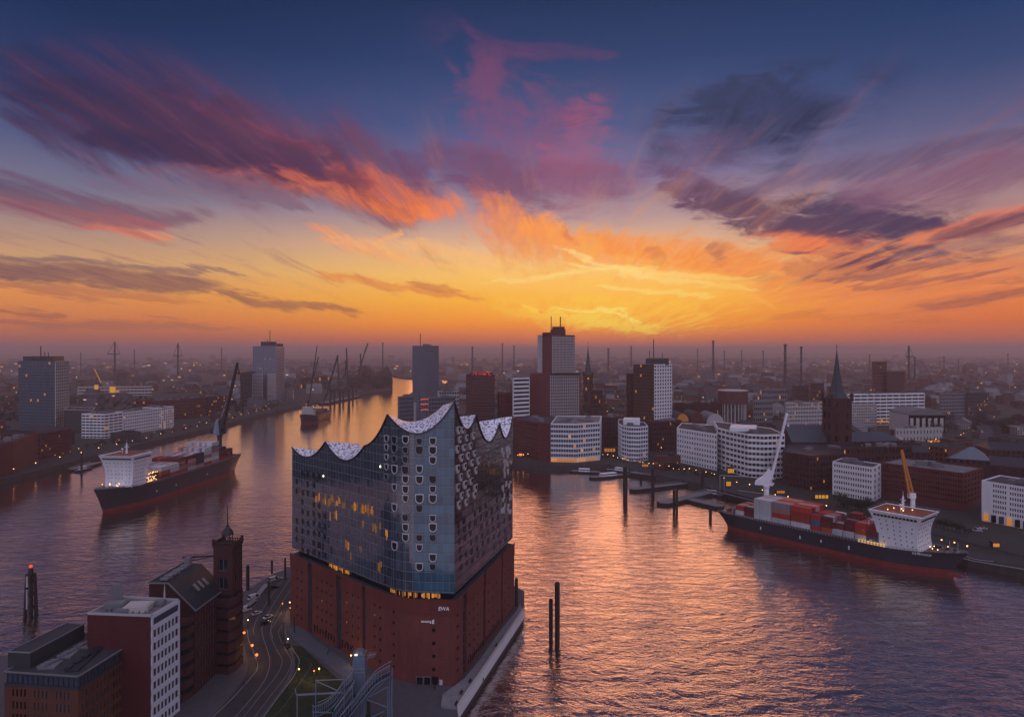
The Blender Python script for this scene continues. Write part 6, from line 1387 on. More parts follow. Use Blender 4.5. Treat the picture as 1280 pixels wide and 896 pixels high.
def house(t, S, x0, x1, zd, zt, B, flare=4.0):
    """tall white accommodation block: narrow at the foot, winged bridge on top; front towards the bow"""
    w = MB(); N = 10; prof = []
    for i in range(N + 1):
        k = i / N; z = zd + (zt - zd) * k; f = k ** 3
        prof.append((z, x0 - 0.9 * f * flare + 1.6 * (1 - k) ** 3, x1 + f * flare + 1.8 * (1 - k) ** 4 , B / 2 * (0.80 + 0.02 * k) + f * B * 0.11))
    for a, b in zip(prof, prof[1:]):
        A = [S.P(a[1], -a[3], a[0]), S.P(a[2], -a[3], a[0]), S.P(a[2], a[3], a[0]), S.P(a[1], a[3], a[0])]; Bq = [S.P(b[1], -b[3], b[0]), S.P(b[2], -b[3], b[0]), S.P(b[2], b[3], b[0]), S.P(b[1], b[3], b[0])]
        for i in range(4): w.poly([A[i], A[(i + 1) % 4], Bq[(i + 1) % 4], Bq[i]])
    b = prof[-1]; w.poly([S.P(b[1], -b[3], b[0]), S.P(b[2], -b[3], b[0]), S.P(b[2], b[3], b[0]), S.P(b[1], b[3], b[0])])
    h_ = part('superstructure', w, M_SHIPW, t)
    w = MB(); b = prof[-1]
    w.poly([S.P(b[1] + .8, -b[3] * .8, zt + .06), S.P(b[2] - .8, -b[3] * .8, zt + .06), S.P(b[2] - .8, b[3] * .8, zt + .06), S.P(b[1] + .8, b[3] * .8, zt + .06)]); part('bridge_deck', w, M_ODECK, h_)
    w = MB(); pts = [S.P(b[1], -b[3], zt), S.P(b[2], -b[3], zt), S.P(b[2], b[3], zt), S.P(b[1], b[3], zt)]
    for a, c in zip(pts, pts[1:] + pts[:1]):
        w.tube((a[0], a[1], zt + 1.1), (c[0], c[1], zt + 1.1), 0.08, 4); n = 9
        for i in range(n): p = lerp2(a, c, i / n); w.tube((*p, zt), (*p, zt + 1.1), 0.07, 4)
    part('bridge_railing', w, M_METAL, h_)
    # windows: the bridge band and rows of small ports on every level
    pm = proto('port', lambda: (lambda w: (w.box((0, 0, 0), (0.62, 0.16, 0.62)), w.mesh('window', [M_BLK]))[1])(MB()))
    def at(k, side, u):
        z = zd + (zt - zd) * k; f = k ** 3; xa = x0 - 0.9 * f * flare + 1.6 * (1 - k) ** 3; xb = x1 + f * flare + 1.8 * (1 - k) ** 4; hb = B / 2 * (0.80 + 0.02 * k) + f * B * 0.11
        if side == 0: return S.P(xb + 0.02, -hb + 2 * hb * u, z), S.rz + math.pi / 2
        s_ = side; return S.P(xa + (xb - xa) * u, s_ * (hb + 0.02), z), S.rz
    for k in (0.16, 0.28, 0.40, 0.52, 0.64, 0.76):
        for side in (0, 1, -1):
            for u in ([0.12, 0.24, 0.38, 0.5, 0.62, 0.76, 0.88] if side == 0 else [0.15, 0.3, 0.45, 0.6, 0.75, 0.88]):
                if rnd.random() < 0.12: continue
                p, rz = at(k, side, u); c = link_part('window', pm, h_, p, rz)
    for side in (0, 1, -1):
        w = MB()
        for i in range(12): p, rz = at(0.90, side, 0.06 + 0.88 * (i + .5) / 12); w.box(p, (0.86 * (S.B * 0.9 if side == 0 else (x1 - x0)) / 12, 0.3, 1.3), rz)
        part('bridge_windows', w, M_BLK, h_)
    # mast with radars
    xm = (x0 + x1) / 2; w = MB(); w.lathe(S.P(xm, 0, zt), [(0.8, 0), (0.55, 5), (0.3, 8.5)], 8); w.beam(S.P(xm, -2.2, zt + 5), S.P(xm, 2.2, zt + 5), 0.35); w.beam(S.P(xm, -1.4, zt + 7), S.P(xm, 1.4, zt + 7), 0.3); w.beam(S.P(xm - 1.5, 0, zt + 6), S.P(xm + 1.5, 0, zt + 6), 0.3)
    w.tube(S.P(xm, 0, zt + 8), S.P(xm, 0, zt + 11), 0.08); w.lathe(S.P(xm, -3.6, zt), [(0.2, 0), (0.2, 2.6), (0.8, 3.0), (0.9, 3.5), (0.5, 4.1), (0, 4.2)], 8); part('radar_mast', w, M_SHIPW, t)
    return h_
def deck_lights(t, S, spots):
    lm = proto('bulb', lambda: (lambda w: (w.lathe((0, 0, -0.25), [(0.05, 0), (0.26, 0.12), (0.26, 0.4), (0.05, 0.5)], 6), w.mesh('deck_light', [M_LAMP]))[1])(MB()))
    for p in spots: link_part('deck_light', lm, t, p)
def ladder_marks(t, S, rows, spots):
    for u, z0, z1 in spots:
        i = int(u * 40); x, h, z = rows[i][2]; w = MB(); s_ = spots_side
        w.box(S.P(x, s_ * (h + 0.22), (z0 + z1) / 2), (0.9, 0.25, z1 - z0), S.rz); part('draught_mark', w, M_SHIPW, t)
# --- moored ship on the right, bow to the right
S = Ship((155, 474), (240, 372), 25.0)
sh = root('container_ship', 'large navy container ship moored along the right quay, white bridge at its bow', 'ship', S.P(S.L / 2, 0, 0))
rows, zdk = hull(sh, S, 10.2, 13.0, 11.0)
hR = house(sh, S, S.L * 0.735, S.L * 0.89, 10.0, 30.5, 25.0, 4.2)
spots_side = -1
for i_, (u, z0, z1) in enumerate(((0.22, 5.2, 7.2), (0.40, 4.8, 6.8), (0.52, 5.5, 7.0), (0.63, 4.8, 7.0))):
    x, h, z = rows[int(u * 40)][2]; w = MB(); w.box(S.P(x, -h - 0.12, (z0 + z1) / 2), (0.7, 0.3, z1 - z0), S.rz); part('draught_mark', w, M_SHIPW, sh)
x2, h2, _ = rows[34][3]; a = Vector(S.P(x2, -h2, 0)); b = Vector(S.P(rows[37][3][0], -rows[37][3][1], 0)); d_ = (b - a).normalized()
letters('ship_name', 'BIETEMGIOF', 1.7, 0, 0, (((a.x + b.x) / 2, (a.y + b.y) / 2), (d_.y, -d_.x), 9.6), 0.25, M_SHIPW, sh, 0.06)
w = MB(); w.tube(S.P(S.L * 0.97, 0, -0.5), S.P(S.L * 1.035, 0, 0.1), 2.2, 10, 1.0); part('bulbous_bow', w, M_BOOT, sh)
# deck gear on the forecastle and stern
w = MB()
for i in range(26):
    u = rnd.uniform(0.92, 1.0); hh = rows[min(40, int(u * 40))][3][1] * 0.7; x = rows[min(40, int(u * 40))][3][0]; k = rnd.uniform(0.3, 1.0)
    S.box(w, (x, rnd.uniform(-hh, hh), zdk(u) - 0.6 + k / 2), (rnd.uniform(0.4, 1.6), rnd.uniform(0.4, 1.2), k + 0.6))
for x in (S.L * 0.99, S.L * 1.02): w.tube(S.P(x, 0, 11), S.P(x, 0, 18), 0.14)
part('deck_gear', w, M_METAL, sh)
w = MB()
for i in range(18): S.box(w, (rnd.uniform(-4, 7), rnd.uniform(-10, 10), 10.6 + rnd.uniform(0, 1.2)), (rnd.uniform(0.5, 2), rnd.uniform(0.5, 2), rnd.uniform(0.8, 2.6)))
w.truss(S.P(-2, 6, 10), S.P(-2, 6, 24), 2.0, 8, 0.14); w.beam(S.P(-2, 6, 24), S.P(22, 9, 24), 0.4)
part('deck_gear', w, M_METAL, sh)
w = MB()                                        # hatch coaming and lashing bridges
S.box(w, (S.L * 0.40, 0, 10.3), (S.L * 0.62, 22.4, 2.0)); part('hatch_coaming', w, M_DARK, sh)
w = MB()
for i in range(46):
    x = 9 + (S.L * 0.70 - 9) * i / 45; 
    for y in (-11.8,): w.beam(S.P(x, y, 9.4), S.P(x, y, 11.6), 0.35)
w.beam(S.P(9, -11.8, 11.6), S.P(S.L * 0.7, -11.8, 11.6), 0.3); part('side_stanchions', w, M_METAL, sh)
G_ = 'containers on the moored ship'; zc = 11.35; y0 = -10.3
def row_(*a): return list(a)
R8 = lambda c, alt=('red', 'dark red', 'pink', 'grey', 'white'): [c] + [alt[rnd.randrange(len(alt))] for _ in range(7)]
stack(S, 'moored ship', G_, 10.5, y0, 8, zc, [R8('white'), R8('red')[:6]], 6.1)
stack(S, 'moored ship', G_, 17.2, y0, 8, zc, [R8('dark red'), R8('dark red')], 6.1)
stack(S, 'moored ship', G_, 27.2, y0, 8, zc, [R8('white'), R8('white'), R8('white', ('white', 'pink', 'grey', 'red')), R8('white', ('white', 'pink', 'pink', 'grey'))], 12.2)
stack(S, 'moored ship', G_, 40.0, y0, 8, zc, [R8('white'), R8('red'), R8('pink'), R8('grey', ('pink', 'grey', 'red', 'red'))], 12.2)
stack(S, 'moored ship', G_, 52.8, y0, 8, zc, [R8('white'), R8('orange red'), R8('red'), R8('red', ('red', 'red', 'pink', 'dark red'))], 12.2)
stack(S, 'moored ship', G_, 62.4, y0, 8, zc, [R8('red'), R8('blue'), R8('red', ('red', 'dark red'))], 6.1)
stack(S, 'moored ship', G_, 69.0, y0, 8, zc, [R8('orange red'), R8('dark red'), R8('dark red')], 6.1)
stack(S, 'moored ship', G_, 75.6, y0, 8, zc, [R8('white'), [None] + R8('dark red')[1:]], 6.1)
stack(S, 'moored ship', G_, 82.4, y0 + 2.56, 7, zc, [R8('navy')[:7], R8('dark red')[:7], R8('dark red')[:6], [None] * 2 + ['dark red', 'red', 'dark red']], 6.1)
stack(S, 'moored ship', G_, 82.4, y0, 1, zc, [['white']], 6.1)
stack(S, 'moored ship', G_, 89.2, y0, 8, zc, [R8('white'), R8('orange red'), R8('red', ('red', 'pink', 'red'))], 6.1)
stack(S, 'moored ship', G_, 95.6, y0, 8, zc, [R8('blue'), R8('dark red'), [None] + R8('red', ('red', 'pink', 'pink'))[:7]], 6.1)
for sgn in (0,):
    w = MB(); w.beam(S.P(78.9, -8, 11), S.P(78.9, -8, 23), 0.9); w.beam(S.P(78.9, -2, 11), S.P(78.9, -2, 23), 0.9); w.beam(S.P(78.9, -8, 23), S.P(78.9, -2, 23), 0.7); part('lashing_frame', w, M_DARK, sh)
# white aft decks of the house, open galleries with warm lamps
w = MB(); X0 = S.L * 0.735
for k in range(5): S.box(w, (X0 - 2.2 - 0.7 * (4 - k), 0, 11.6 + 3.0 * k), (4.6 + 1.4 * (4 - k), 20 - k, 0.35))
for k in range(4):
    for y in (-9.4, -5, 0, 5, 9.4): w.beam(S.P(X0 - 3.6 - 1.0 * (4 - k), y, 11.6 + 3 * k), S.P(X0 - 3.6 - 1.0 * (4 - k), y, 14.6 + 3 * k), 0.25)
part('aft_galleries', w, M_SHIPW, hR)
deck_lights(sh, S, [S.P(X0 - 6.5 + rnd.uniform(-3, 5), -11.2 + rnd.uniform(0, 3), 11.2 + rnd.choice((0.3, 1.3, 3.2, 6.2))) for _ in range(34)] + [S.P(S.L * 0.93 + rnd.uniform(-3, 9), rnd.uniform(-8, 6), 13.5) for _ in range(5)] + [S.P(S.L * 0.735 + rnd.uniform(0, 20), -10 * rnd.random(), 31.6) for _ in range(5)])
w = MB()
for i in range(9): S.box(w, (X0 - 9 + 1.7 * i, -11.9, 11.3), (1.2, 0.1, 1.8))
part('lit_gallery', w, mat('gallery_glow', (0.3, 0.2, 0.1), 0.5, var=0, emis=(1.0, 0.55, 0.2), es=0.7), hR)
# deck crane: pedestal, slewing house, raised lattice jib
def ship_crane(name, label, base, zd, h_ped, tip, m, wide=1.0, back=None):
    b = Vector(base); t = root(name, label, 'crane', (b.x, b.y, zd)); top = Vector((b.x, b.y, zd + h_ped)); tip = Vector(tip); d = Vector((tip.x - b.x, tip.y - b.y, 0)); d = d.normalized() if d.length > .1 else Vector((1, 0, 0)); sd = d.cross(Vector((0, 0, 1)))
    w = MB(); w.lathe((b.x, b.y, zd), [(1.9 * wide, 0), (1.7 * wide, h_ped * .9), (2.3 * wide, h_ped * .94), (2.3 * wide, h_ped)], 14); part('pedestal', w, m, t)
    k = wide; w = MB(); A = [top + d * x * k + Vector((0, 0, z * k)) for x, z in ((-7.5, 0), (4.0, 0), (5.2, 2.2), (3.4, 9.5), (1.4, 11.5), (-2.0, 6.2), (-7.0, 2.4))]
    for s_ in (-1, 1):
        f = [tuple(p + sd * s_ * 1.9 * k) for p in A]; w.poly(f if s_ > 0 else f[::-1])
    for p, q_ in zip(A, A[1:] + A[:1]): w.poly([tuple(p - sd * 1.9 * k), tuple(q_ - sd * 1.9 * k), tuple(q_ + sd * 1.9 * k), tuple(p + sd * 1.9 * k)][::-1])
    hb = part('slewing_house', w, m, t)
    w = MB(); c = top + d * 4.6 * k + Vector((0, 0, 3.6 * k)) + sd * 2.4 * k; w.box(tuple(c), (1.8 * k, 1.6 * k, 2.2 * k), math.atan2(d.y, d.x)); part('cab', w, M_BLK, hb)
    root_ = top + d * 2.6 * k + Vector((0, 0, 3.0 * k)); w = MB(); sp = 2.6 * k
    for s_ in (-1, 1): w.beam(tuple(root_ + sd * s_ * sp * .6), tuple(tip + sd * s_ * 0.35 * k), 1.15 * k, 1.5 * k)
    n = 9
    for i in range(n):
        a = root_.lerp(tip, i / n); b_ = root_.lerp(tip, (i + 1) / n); fa = .6 * sp * (1 - i / n) + .35 * k * i / n; fb = .6 * sp * (1 - (i + 1) / n) + .35 * k * (i + 1) / n
        s_ = 1 if i % 2 else -1; w.tube(tuple(a + sd * s_ * fa), tuple(b_ - sd * s_ * fb), 0.22 * k, 5); w.tube(tuple(a - sd * fa), tuple(a + sd * fa), 0.25 * k, 5)
    w.beam(tuple(tip - (tip - root_).normalized() * 1.0), tuple(tip + (tip - root_).normalized() * 1.6), 1.3 * k)
    jb = part('jib', w, m, t)
    w = MB(); hd = top + d * 1.4 * k + Vector((0, 0, 11.5 * k))
    for s_ in (-.6, .6): w.tube(tuple(hd + sd * s_), tuple(tip + sd * s_ * .4), 0.10 * k, 4); w.tube(tuple(hd + sd * s_ - d * 1.2), tuple(root_.lerp(tip, .6) + sd * s_), 0.10 * k, 4)
    part('cable', w, M_METAL, jb)
    w = MB(); hk = tip + (tip - root_).normalized() * 1.0 + d * 0.9; L_ = 7.0 * k
    for s_ in (-.3, .3): w.tube(tuple(hk + sd * s_), tuple(hk + sd * s_ - Vector((0, 0, L_))), 0.12 * k, 4)
    w.lathe((hk.x, hk.y, hk.z - L_ - 2.0 * k), [(0.1, 0), (0.7 * k, .6 * k), (0.8 * k, 1.6 * k), (0.2, 2.2 * k)], 8); part('hook_block', w, m, jb)
    return t
pb = S.P(22.0, 9.0, 0); Yc = pb[1]; cx = xp(958, Yc)
ship_crane('ship_crane', 'white ship crane with raised jib standing on the moored container ship', (cx, Yc, 0), 11, zp(606, Yc) - 11, (xp(983, Yc - 4), Yc - 4, zp(519, Yc - 4)), M_SHIPW, 1.0)
M_ORANGE = mat('orange_crane_paint', (0.55, 0.20, 0.025), 0.5, var=0.2, vs=0.3)
Yo = S.P(S.L * 0.80, 3, 0)[1] + 6; px0 = xp(1141, Yo); t = root('ship_crane', 'slim orange jib crane rising behind the white bridge of the moored ship', 'crane', (px0, Yo, 30.5)); w = MB()
w.lathe((px0, Yo, 30.5), [(1.3, 0), (1.2, 5), (1.6, 5.2), (1.6, 6)], 10); part('pedestal', w, M_SHIPW, t)
w = MB(); p0, p1 = Vector((px0 - .6, Yo, 36)), Vector((xp(1127, Yo + 3), Yo + 3, zp(562, Yo + 3)))
for s_ in (-1, 1): w.beam(tuple(p0 + Vector((s_ * 1.2, 0, 0))), tuple(p1 + Vector((s_ * .25, 0, 0))), 0.9, 1.0)
for i in range(12): a = p0.lerp(p1, i / 12); b = p0.lerp(p1, (i + 1) / 12); s_ = 1 if i % 2 else -1; fa = 1.2 - .95 * i / 12; w.tube(tuple(a + Vector((s_ * fa, 0, 0))), tuple(b - Vector((s_ * fa, 0, 0))), 0.3, 5)
jb = part('jib', w, M_ORANGE, t); w = MB(); w.box(tuple(p0 + Vector((0, 0, 1))), (3.4, 3.0, 3.0)); part('slewing_house', w, M_SHIPW, t); w = MB(); w.tube(tuple(p1 + Vector((0.6, 0, 0))), (p1.x + 1.4, p1.y, p1.z - 9), 0.12); w.tube(tuple(p1), tuple(p0 + Vector((1.6, 0, 4))), 0.1); part('cable', w, M_IRON, jb)
# --- ship under way on the left, bow towards us
S = Ship((-290, 690), (-308, 514), 28.0)
sh = root('container_ship', 'dark container ship sailing on the left, white bridge house at its bow', 'ship', S.P(S.L / 2, 0, 0))
rows, zdk = hull(sh, S, 14.5, 19.0, 16.5, mat('grey_hull_paint', (0.030, 0.030, 0.038), 0.45, var=0.25, vs=0.15, streak=True))
hL = house(sh, S, S.L * 0.80, S.L * 0.895, 15.5, 40.5, 28.0, 4.4)
w = MB()
for i in range(30):
    u = rnd.uniform(0.90, 0.99); k = int(u * 40); hh = rows[k][3][1] * 0.75; S.box(w, (rows[k][3][0], rnd.uniform(-hh, hh), zdk(u) - 0.4), (rnd.uniform(.5, 2), rnd.uniform(.5, 2), rnd.uniform(.8, 2.4)))
part('deck_gear', w, M_METAL, sh)
w = MB(); X0 = S.L * 0.80
for k in range(4): S.box(w, (X0 - 3.0 - 1.2 * (3 - k), 0, 16.4 + 3.0 * k), (6.0 + 2.4 * (3 - k), 23 - k, 0.35))
part('aft_galleries', w, M_SHIPW, hL)
deck_lights(sh, S, [S.P(X0 - 6 + rnd.uniform(-7, 6), 11.5 + rnd.uniform(-2, 2), 16.2 + rnd.choice((0.6, 2.0, 3.6, 6.5))) for _ in range(26)] + [S.P(S.L * 0.93 + rnd.uniform(-4, 7), rnd.uniform(-9, 9), 19.0) for _ in range(9)] + [S.P(S.L * .89, -9 + 3 * i, 18.6) for i in range(6)])
w = MB(); S.box(w, (S.L * 0.42, 0, 14.4), (S.L * 0.68, 25, 2.2)); part('hatch_coaming', w, M_DARK, sh)
w = MB()
for i in range(50): x = 8 + (S.L * .78 - 8) * i / 49; w.beam(S.P(x, 13.2, 13.6), S.P(x, 13.2, 16.2), 0.4)
w.beam(S.P(8, 13.2, 16.2), S.P(S.L * .78, 13.2, 16.2), 0.35); part('side_stanchions', w, M_METAL, sh)
for u, z in ((0.34, 8.0), (0.62, 7.4), (0.75, 7.6)):
    x, h, _ = rows[int(u * 40)][2]; w = MB(); w.box(S.P(x, h + .1, z), (0.9, .3, 1.3), S.rz); part('draught_mark', w, M_SHIPW, sh)
G_ = 'containers on the sailing ship'; zc = 15.55; y0 = -11.4
def C10(c, alt): return [alt[rnd.randrange(len(alt))] for _ in range(9)] + [c]
D_ = ('dark red', 'navy', 'grey', 'dark red')
W_ = ('white', 'grey', 'white', 'pink')
for x, tiers in ((119, [C10('dark red', D_), C10('orange red', D_), C10('white', W_)]), (106, [C10('red', D_), C10('white', D_), C10('white', W_)]), (93, [C10('red', D_), C10('pink', D_), C10('dark red', D_), C10('dark red', ('dark red', 'dark red', 'red'))]),
                 (80, [C10('white', D_), C10('pink', D_), C10('pink', D_), C10('dark red', ('grey', 'dark red', 'white'))]), (67, [C10('pink', D_), C10('navy', D_), C10('navy', D_), C10('navy', W_)]),
                 (54, [C10('red', D_), C10('white', D_), C10('pink', D_), C10('white', D_), C10('white', W_)]), (41, [C10('pink', D_), C10('white', D_), C10('white', D_), C10('pink', D_), C10('grey', D_), C10('white', W_)]),
                 (28, [C10('red', D_), C10('dark red', D_), C10('dark red', D_), C10('navy', D_)]), (15.5, [C10('orange red', D_), C10('navy', D_), C10('dark red', D_)])):
    stack(S, 'sailing ship', G_, x, y0, 10, zc, tiers, 12.2)
Yc = S.P(24, 12.0, 0)[1]; cx = xp(274.5, Yc)
ship_crane('ship_crane', 'dark ship crane with blue grey house and long dark jib on the sailing ship', (cx, Yc, 0), 15, zp(542, Yc) - 15, (xp(296.5, Yc - 6), Yc - 6, zp(455, Yc - 6)), M_IRON, 1.25)
w = MB(); w.lathe((cx - 1.5, Yc - 1, zp(543, Yc)), [(4.4, 0), (4.2, 3), (2.6, 11), (1.4, 15)], 4, smooth=False); 
bl = root('crane_house', 'pale blue winch house on top of the dark crane of the sailing ship', 'winch house', (cx, Yc, zp(543, Yc))); part('winch_shell', w, mat('pale_blue_paint', (0.22, 0.30, 0.38), 0.5, var=0.2), bl)
w = MB(); hx = [(296.5, 455), (300.5, 470), (303, 490), (303.5, 512)]; pts = [(xp(a, Yc - 4), Yc - 4, zp(b, Yc - 4)) for a, b in hx]; w.path(pts, 0.35, 5); w.lathe((pts[-1][0], pts[-1][1], pts[-1][2] - 3), [(.2, 0), (1.0, 1), (1.0, 2.6), (.2, 3.4)], 8); part('hook_line', w, M_IRON, bl)
# --- masted freighter farther up the river
S = Ship((-378, 1285), (-388, 1122), 30.0); S.L = 130; S.o = Vector((-363, 1262, 0))
S = Ship((xp(405, 1240), 1240), (xp(381, 1135), 1135), 30.0)
fr = root('freighter', 'small dark freighter with tall derrick masts in the middle of the far river', 'ship', S.P(S.L / 2, 0, 0)); rows, zdk = hull(fr, S, 11.5, 16.5, 13.5)
w = MB(); S.box(w, (S.L * .42, 0, 14), (S.L * .55, 22, 9)); part('hold_cover', w, M_DARK, fr)
w = MB(); S.box(w, (S.L * .80, 0, 17), (12, 20, 9)); S.box(w, (S.L * .81, 0, 23), (9, 15, 4)); S.box(w, (S.L * .82, 0, 26), (6, 20, 2)); part('deck_house', w, M_PALE, fr)
w = MB(); b_ = Vector(S.P(S.L * .72, -4, 12)); Yb = b_.y; w.tube(tuple(b_), (xp(385, Yb), Yb, zp(500, Yb)), 1.6, 8, 1.3); w.tube((xp(386, Yb), Yb, zp(505, Yb)), (xp(396.5, Yb), Yb, zp(432, Yb)), 1.3, 6, 0.8); w.tube((xp(390, Yb), Yb, zp(480, Yb)), (xp(398, Yb), Yb, zp(446, Yb)), 0.8, 6); w.beam((xp(386, Yb), Yb, zp(480, Yb)), (xp(392, Yb), Yb, zp(478, Yb)), 1.4)
w.tube(S.P(S.L * .15, 0, 12), (xp(407.5, 1225), 1225, zp(492, 1225)), 1.2, 6); w.tube((xp(407.5, 1225), 1225, zp(497, 1225)), (xp(423, 1225), 1225, zp(444, 1225)), 1.1, 6, .7); part('derrick', w, M_IRON, fr)
deck_lights(fr, S, [S.P(S.L * rnd.uniform(.68, .95), rnd.uniform(-12, 12), 18 + rnd.uniform(0, 12)) for _ in range(12)])
# name every container by where it stands
from collections import defaultdict
def ordw(n): return ['first', 'second', 'third', 'fourth', 'fifth', 'sixth', 'seventh', 'eighth', 'ninth', 'tenth', 'eleventh', 'twelfth', 'thirteenth'][n]
bys = defaultdict(list)
for c in CONT: bys[c[1]].append(c)
for ship, lst in bys.items():
    xs_ = sorted(set(c[4] for c in lst), reverse=True)
    for S_, _, o, c, x, k, tier, nrow, nt_ in lst:
        near = k if ship == 'moored ship' else (nrow - 1 - k)
        o['label'] = f"{c} container {ordw(near)} from near rail, {ordw(tier)} tier, {ordw(xs_.index(x))} bay of the {ship}"

# ================================================================ street level on the near peninsula
def strip(pts, wd, z, w, mi=0, h=0.0):
    n = len(pts); L, R = [], []
    for i in range(n):
        a = Vector(pts[max(0, i - 1)][:2]); b = Vector(pts[min(n - 1, i + 1)][:2]); d = (b - a).normalized(); nn = Vector((-d.y, d.x)) * (wd / 2); p = Vector(pts[i][:2])
        L.append(p + nn); R.append(p - nn)
    for i in range(n - 1):
        w.poly([(*R[i], z), (*R[i + 1], z), (*L[i + 1], z), (*L[i], z)], mi)
        if h:
            w.poly([(*R[i], z - h), (*R[i + 1], z - h), (*R[i + 1], z), (*R[i], z)], mi); w.poly([(*L[i + 1], z - h), (*L[i], z - h), (*L[i], z), (*L[i + 1], z)], mi)
def smooth(pts, n=6):
    out = []
    for i in range(len(pts) - 1):
        p0, p1, p2, p3 = [Vector(pts[max(0, min(len(pts) - 1, j))]) for j in (i - 1, i, i + 1, i + 2)]
        for k in range(n):
            t = k / n; out.append(tuple(0.5 * ((2 * p1) + (p2 - p0) * t + (2 * p0 - 5 * p1 + 4 * p2 - p3) * t * t + (3 * p1 - p0 - 3 * p2 + p3) * t ** 3)))
    return out + [tuple(pts[-1])]
M_ASPH = mat('asphalt', (0.036, 0.037, 0.043), 0.82, var=0.3, vs=0.25)
M_PAINT = mat('road_paint', (0.27, 0.27, 0.27), 0.7, var=0.25, vs=1.0)
M_KERB = mat('kerb_stone', (0.20, 0.20, 0.21), 0.8, var=0.25, vs=1.0)
Z7 = lambda X, Y: gp(220 + X / 3.5, 640 + Y / 3.5)
cl = smooth([Z7(*p) for p in ((505, 285), (450, 365), (405, 440), (378, 500), (382, 545), (400, 600), (412, 660), (385, 740), (300, 850), (215, 940), (120, 1060))])
w = MB(); strip(cl, 15.5, 5.006, w); single('road', w, M_ASPH, kind='structure')
w = MB(); strip([(p[0] - 0.1, p[1]) for p in cl], 0.18, 5.014, w)
left_l = smooth([Z7(*p) for p in ((312, 515), (318, 560), (345, 625), (356, 680), (330, 720), (250, 810), (150, 905), (50, 1000))])
right_l = smooth([Z7(*p) for p in ((470, 425), (430, 490), (412, 530), (440, 600), (465, 650), (438, 715), (370, 800), (280, 915), (180, 1040))])
strip(left_l, 0.16, 5.014, w); strip(right_l, 0.14, 5.014, w); strip([(p[0] + 3.5, p[1]) for p in right_l[6:]], 0.14, 5.014, w)
strip([(p[0] + 3.6, p[1] + 0.3) for p in cl[:26]], 0.15, 5.014, w); strip([(p[0] - 3.6, p[1]) for p in cl[:24]], 0.15, 5.014, w)
single('road_markings', w, M_PAINT, kind='structure')
w = MB(); strip(left_l, 0.35, 5.13, w, h=0.13); strip([(p[0] + 6.4, p[1]) for p in right_l[10:]], 0.35, 5.13, w, h=0.13); strip(smooth([gp(*p) for p in ((301.5, 743), (313, 733), (334, 721.5), (341, 718), (350, 714))]), 0.6, 5.25, w, h=0.25); single('kerb', w, M_KERB, kind='structure')
# lawn with footpaths
lawn = [Z7(*p)[:2] for p in ((505, 585), (545, 583), (622, 652), (700, 722), (790, 790), (850, 830), (850, 1000), (300, 1000), (380, 896), (440, 815), (492, 742), (520, 690), (521, 640))]
w = MB(); w.flat(lawn[::-1] if sum(lawn[i][0] * lawn[(i + 1) % len(lawn)][1] - lawn[(i + 1) % len(lawn)][0] * lawn[i][1] for i in range(len(lawn))) < 0 else lawn, 5.02)
M_GRASS = mat('lawn_grass', (0.020, 0.034, 0.014), 0.95, var=0.4, vs=0.4)
single('lawn', w, M_GRASS, kind='structure')
gr = MB(); rg = random.Random(3); from mathutils.geometry import intersect_point_tri_2d
def inside(p, poly):
    c = False; n = len(poly)
    for i in range(n):
        a, b = poly[i], poly[(i + 1) % n]
        if (a[1] > p[1]) != (b[1] > p[1]) and p[0] < (b[0] - a[0]) * (p[1] - a[1]) / (b[1] - a[1]) + a[0]: c = not c
    return c
k = 0
while k < 5000:
    p = (rg.uniform(-90, -35), rg.uniform(205, 275))
    if inside(p, lawn):
        a = rg.uniform(0, 6.28); h = rg.uniform(0.1, 0.3); d = 0.16; gr.poly([(p[0] - d * math.cos(a), p[1] - d * math.sin(a), 5.02), (p[0] + d * math.cos(a), p[1] + d * math.sin(a), 5.02), (p[0] + rg.uniform(-.1, .1), p[1] + rg.uniform(-.1, .1), 5.02 + h)]); k += 1
single('grass', gr, M_GRASS, kind='stuff')
w = MB()
for pts in (((548, 583), (610, 632), (676, 672)), ((548, 628), (592, 660), (560, 720), (524, 770)), ((524, 775), (470, 850), (420, 900), (360, 960))): strip(smooth([Z7(*p) for p in pts], 4), 0.3, 5.032, w)
single('path', w, M_PAVE, kind='structure')
w = MB(); strip(smooth([Z7(*p) for p in ((520, 500), (560, 555), (640, 610), (730, 680), (820, 740))], 5), 6.5, 5.026, w); single('path', w, mat('blue_grey_paving', (0.10, 0.115, 0.14), 0.75, var=0.2, vs=0.5), kind='structure')
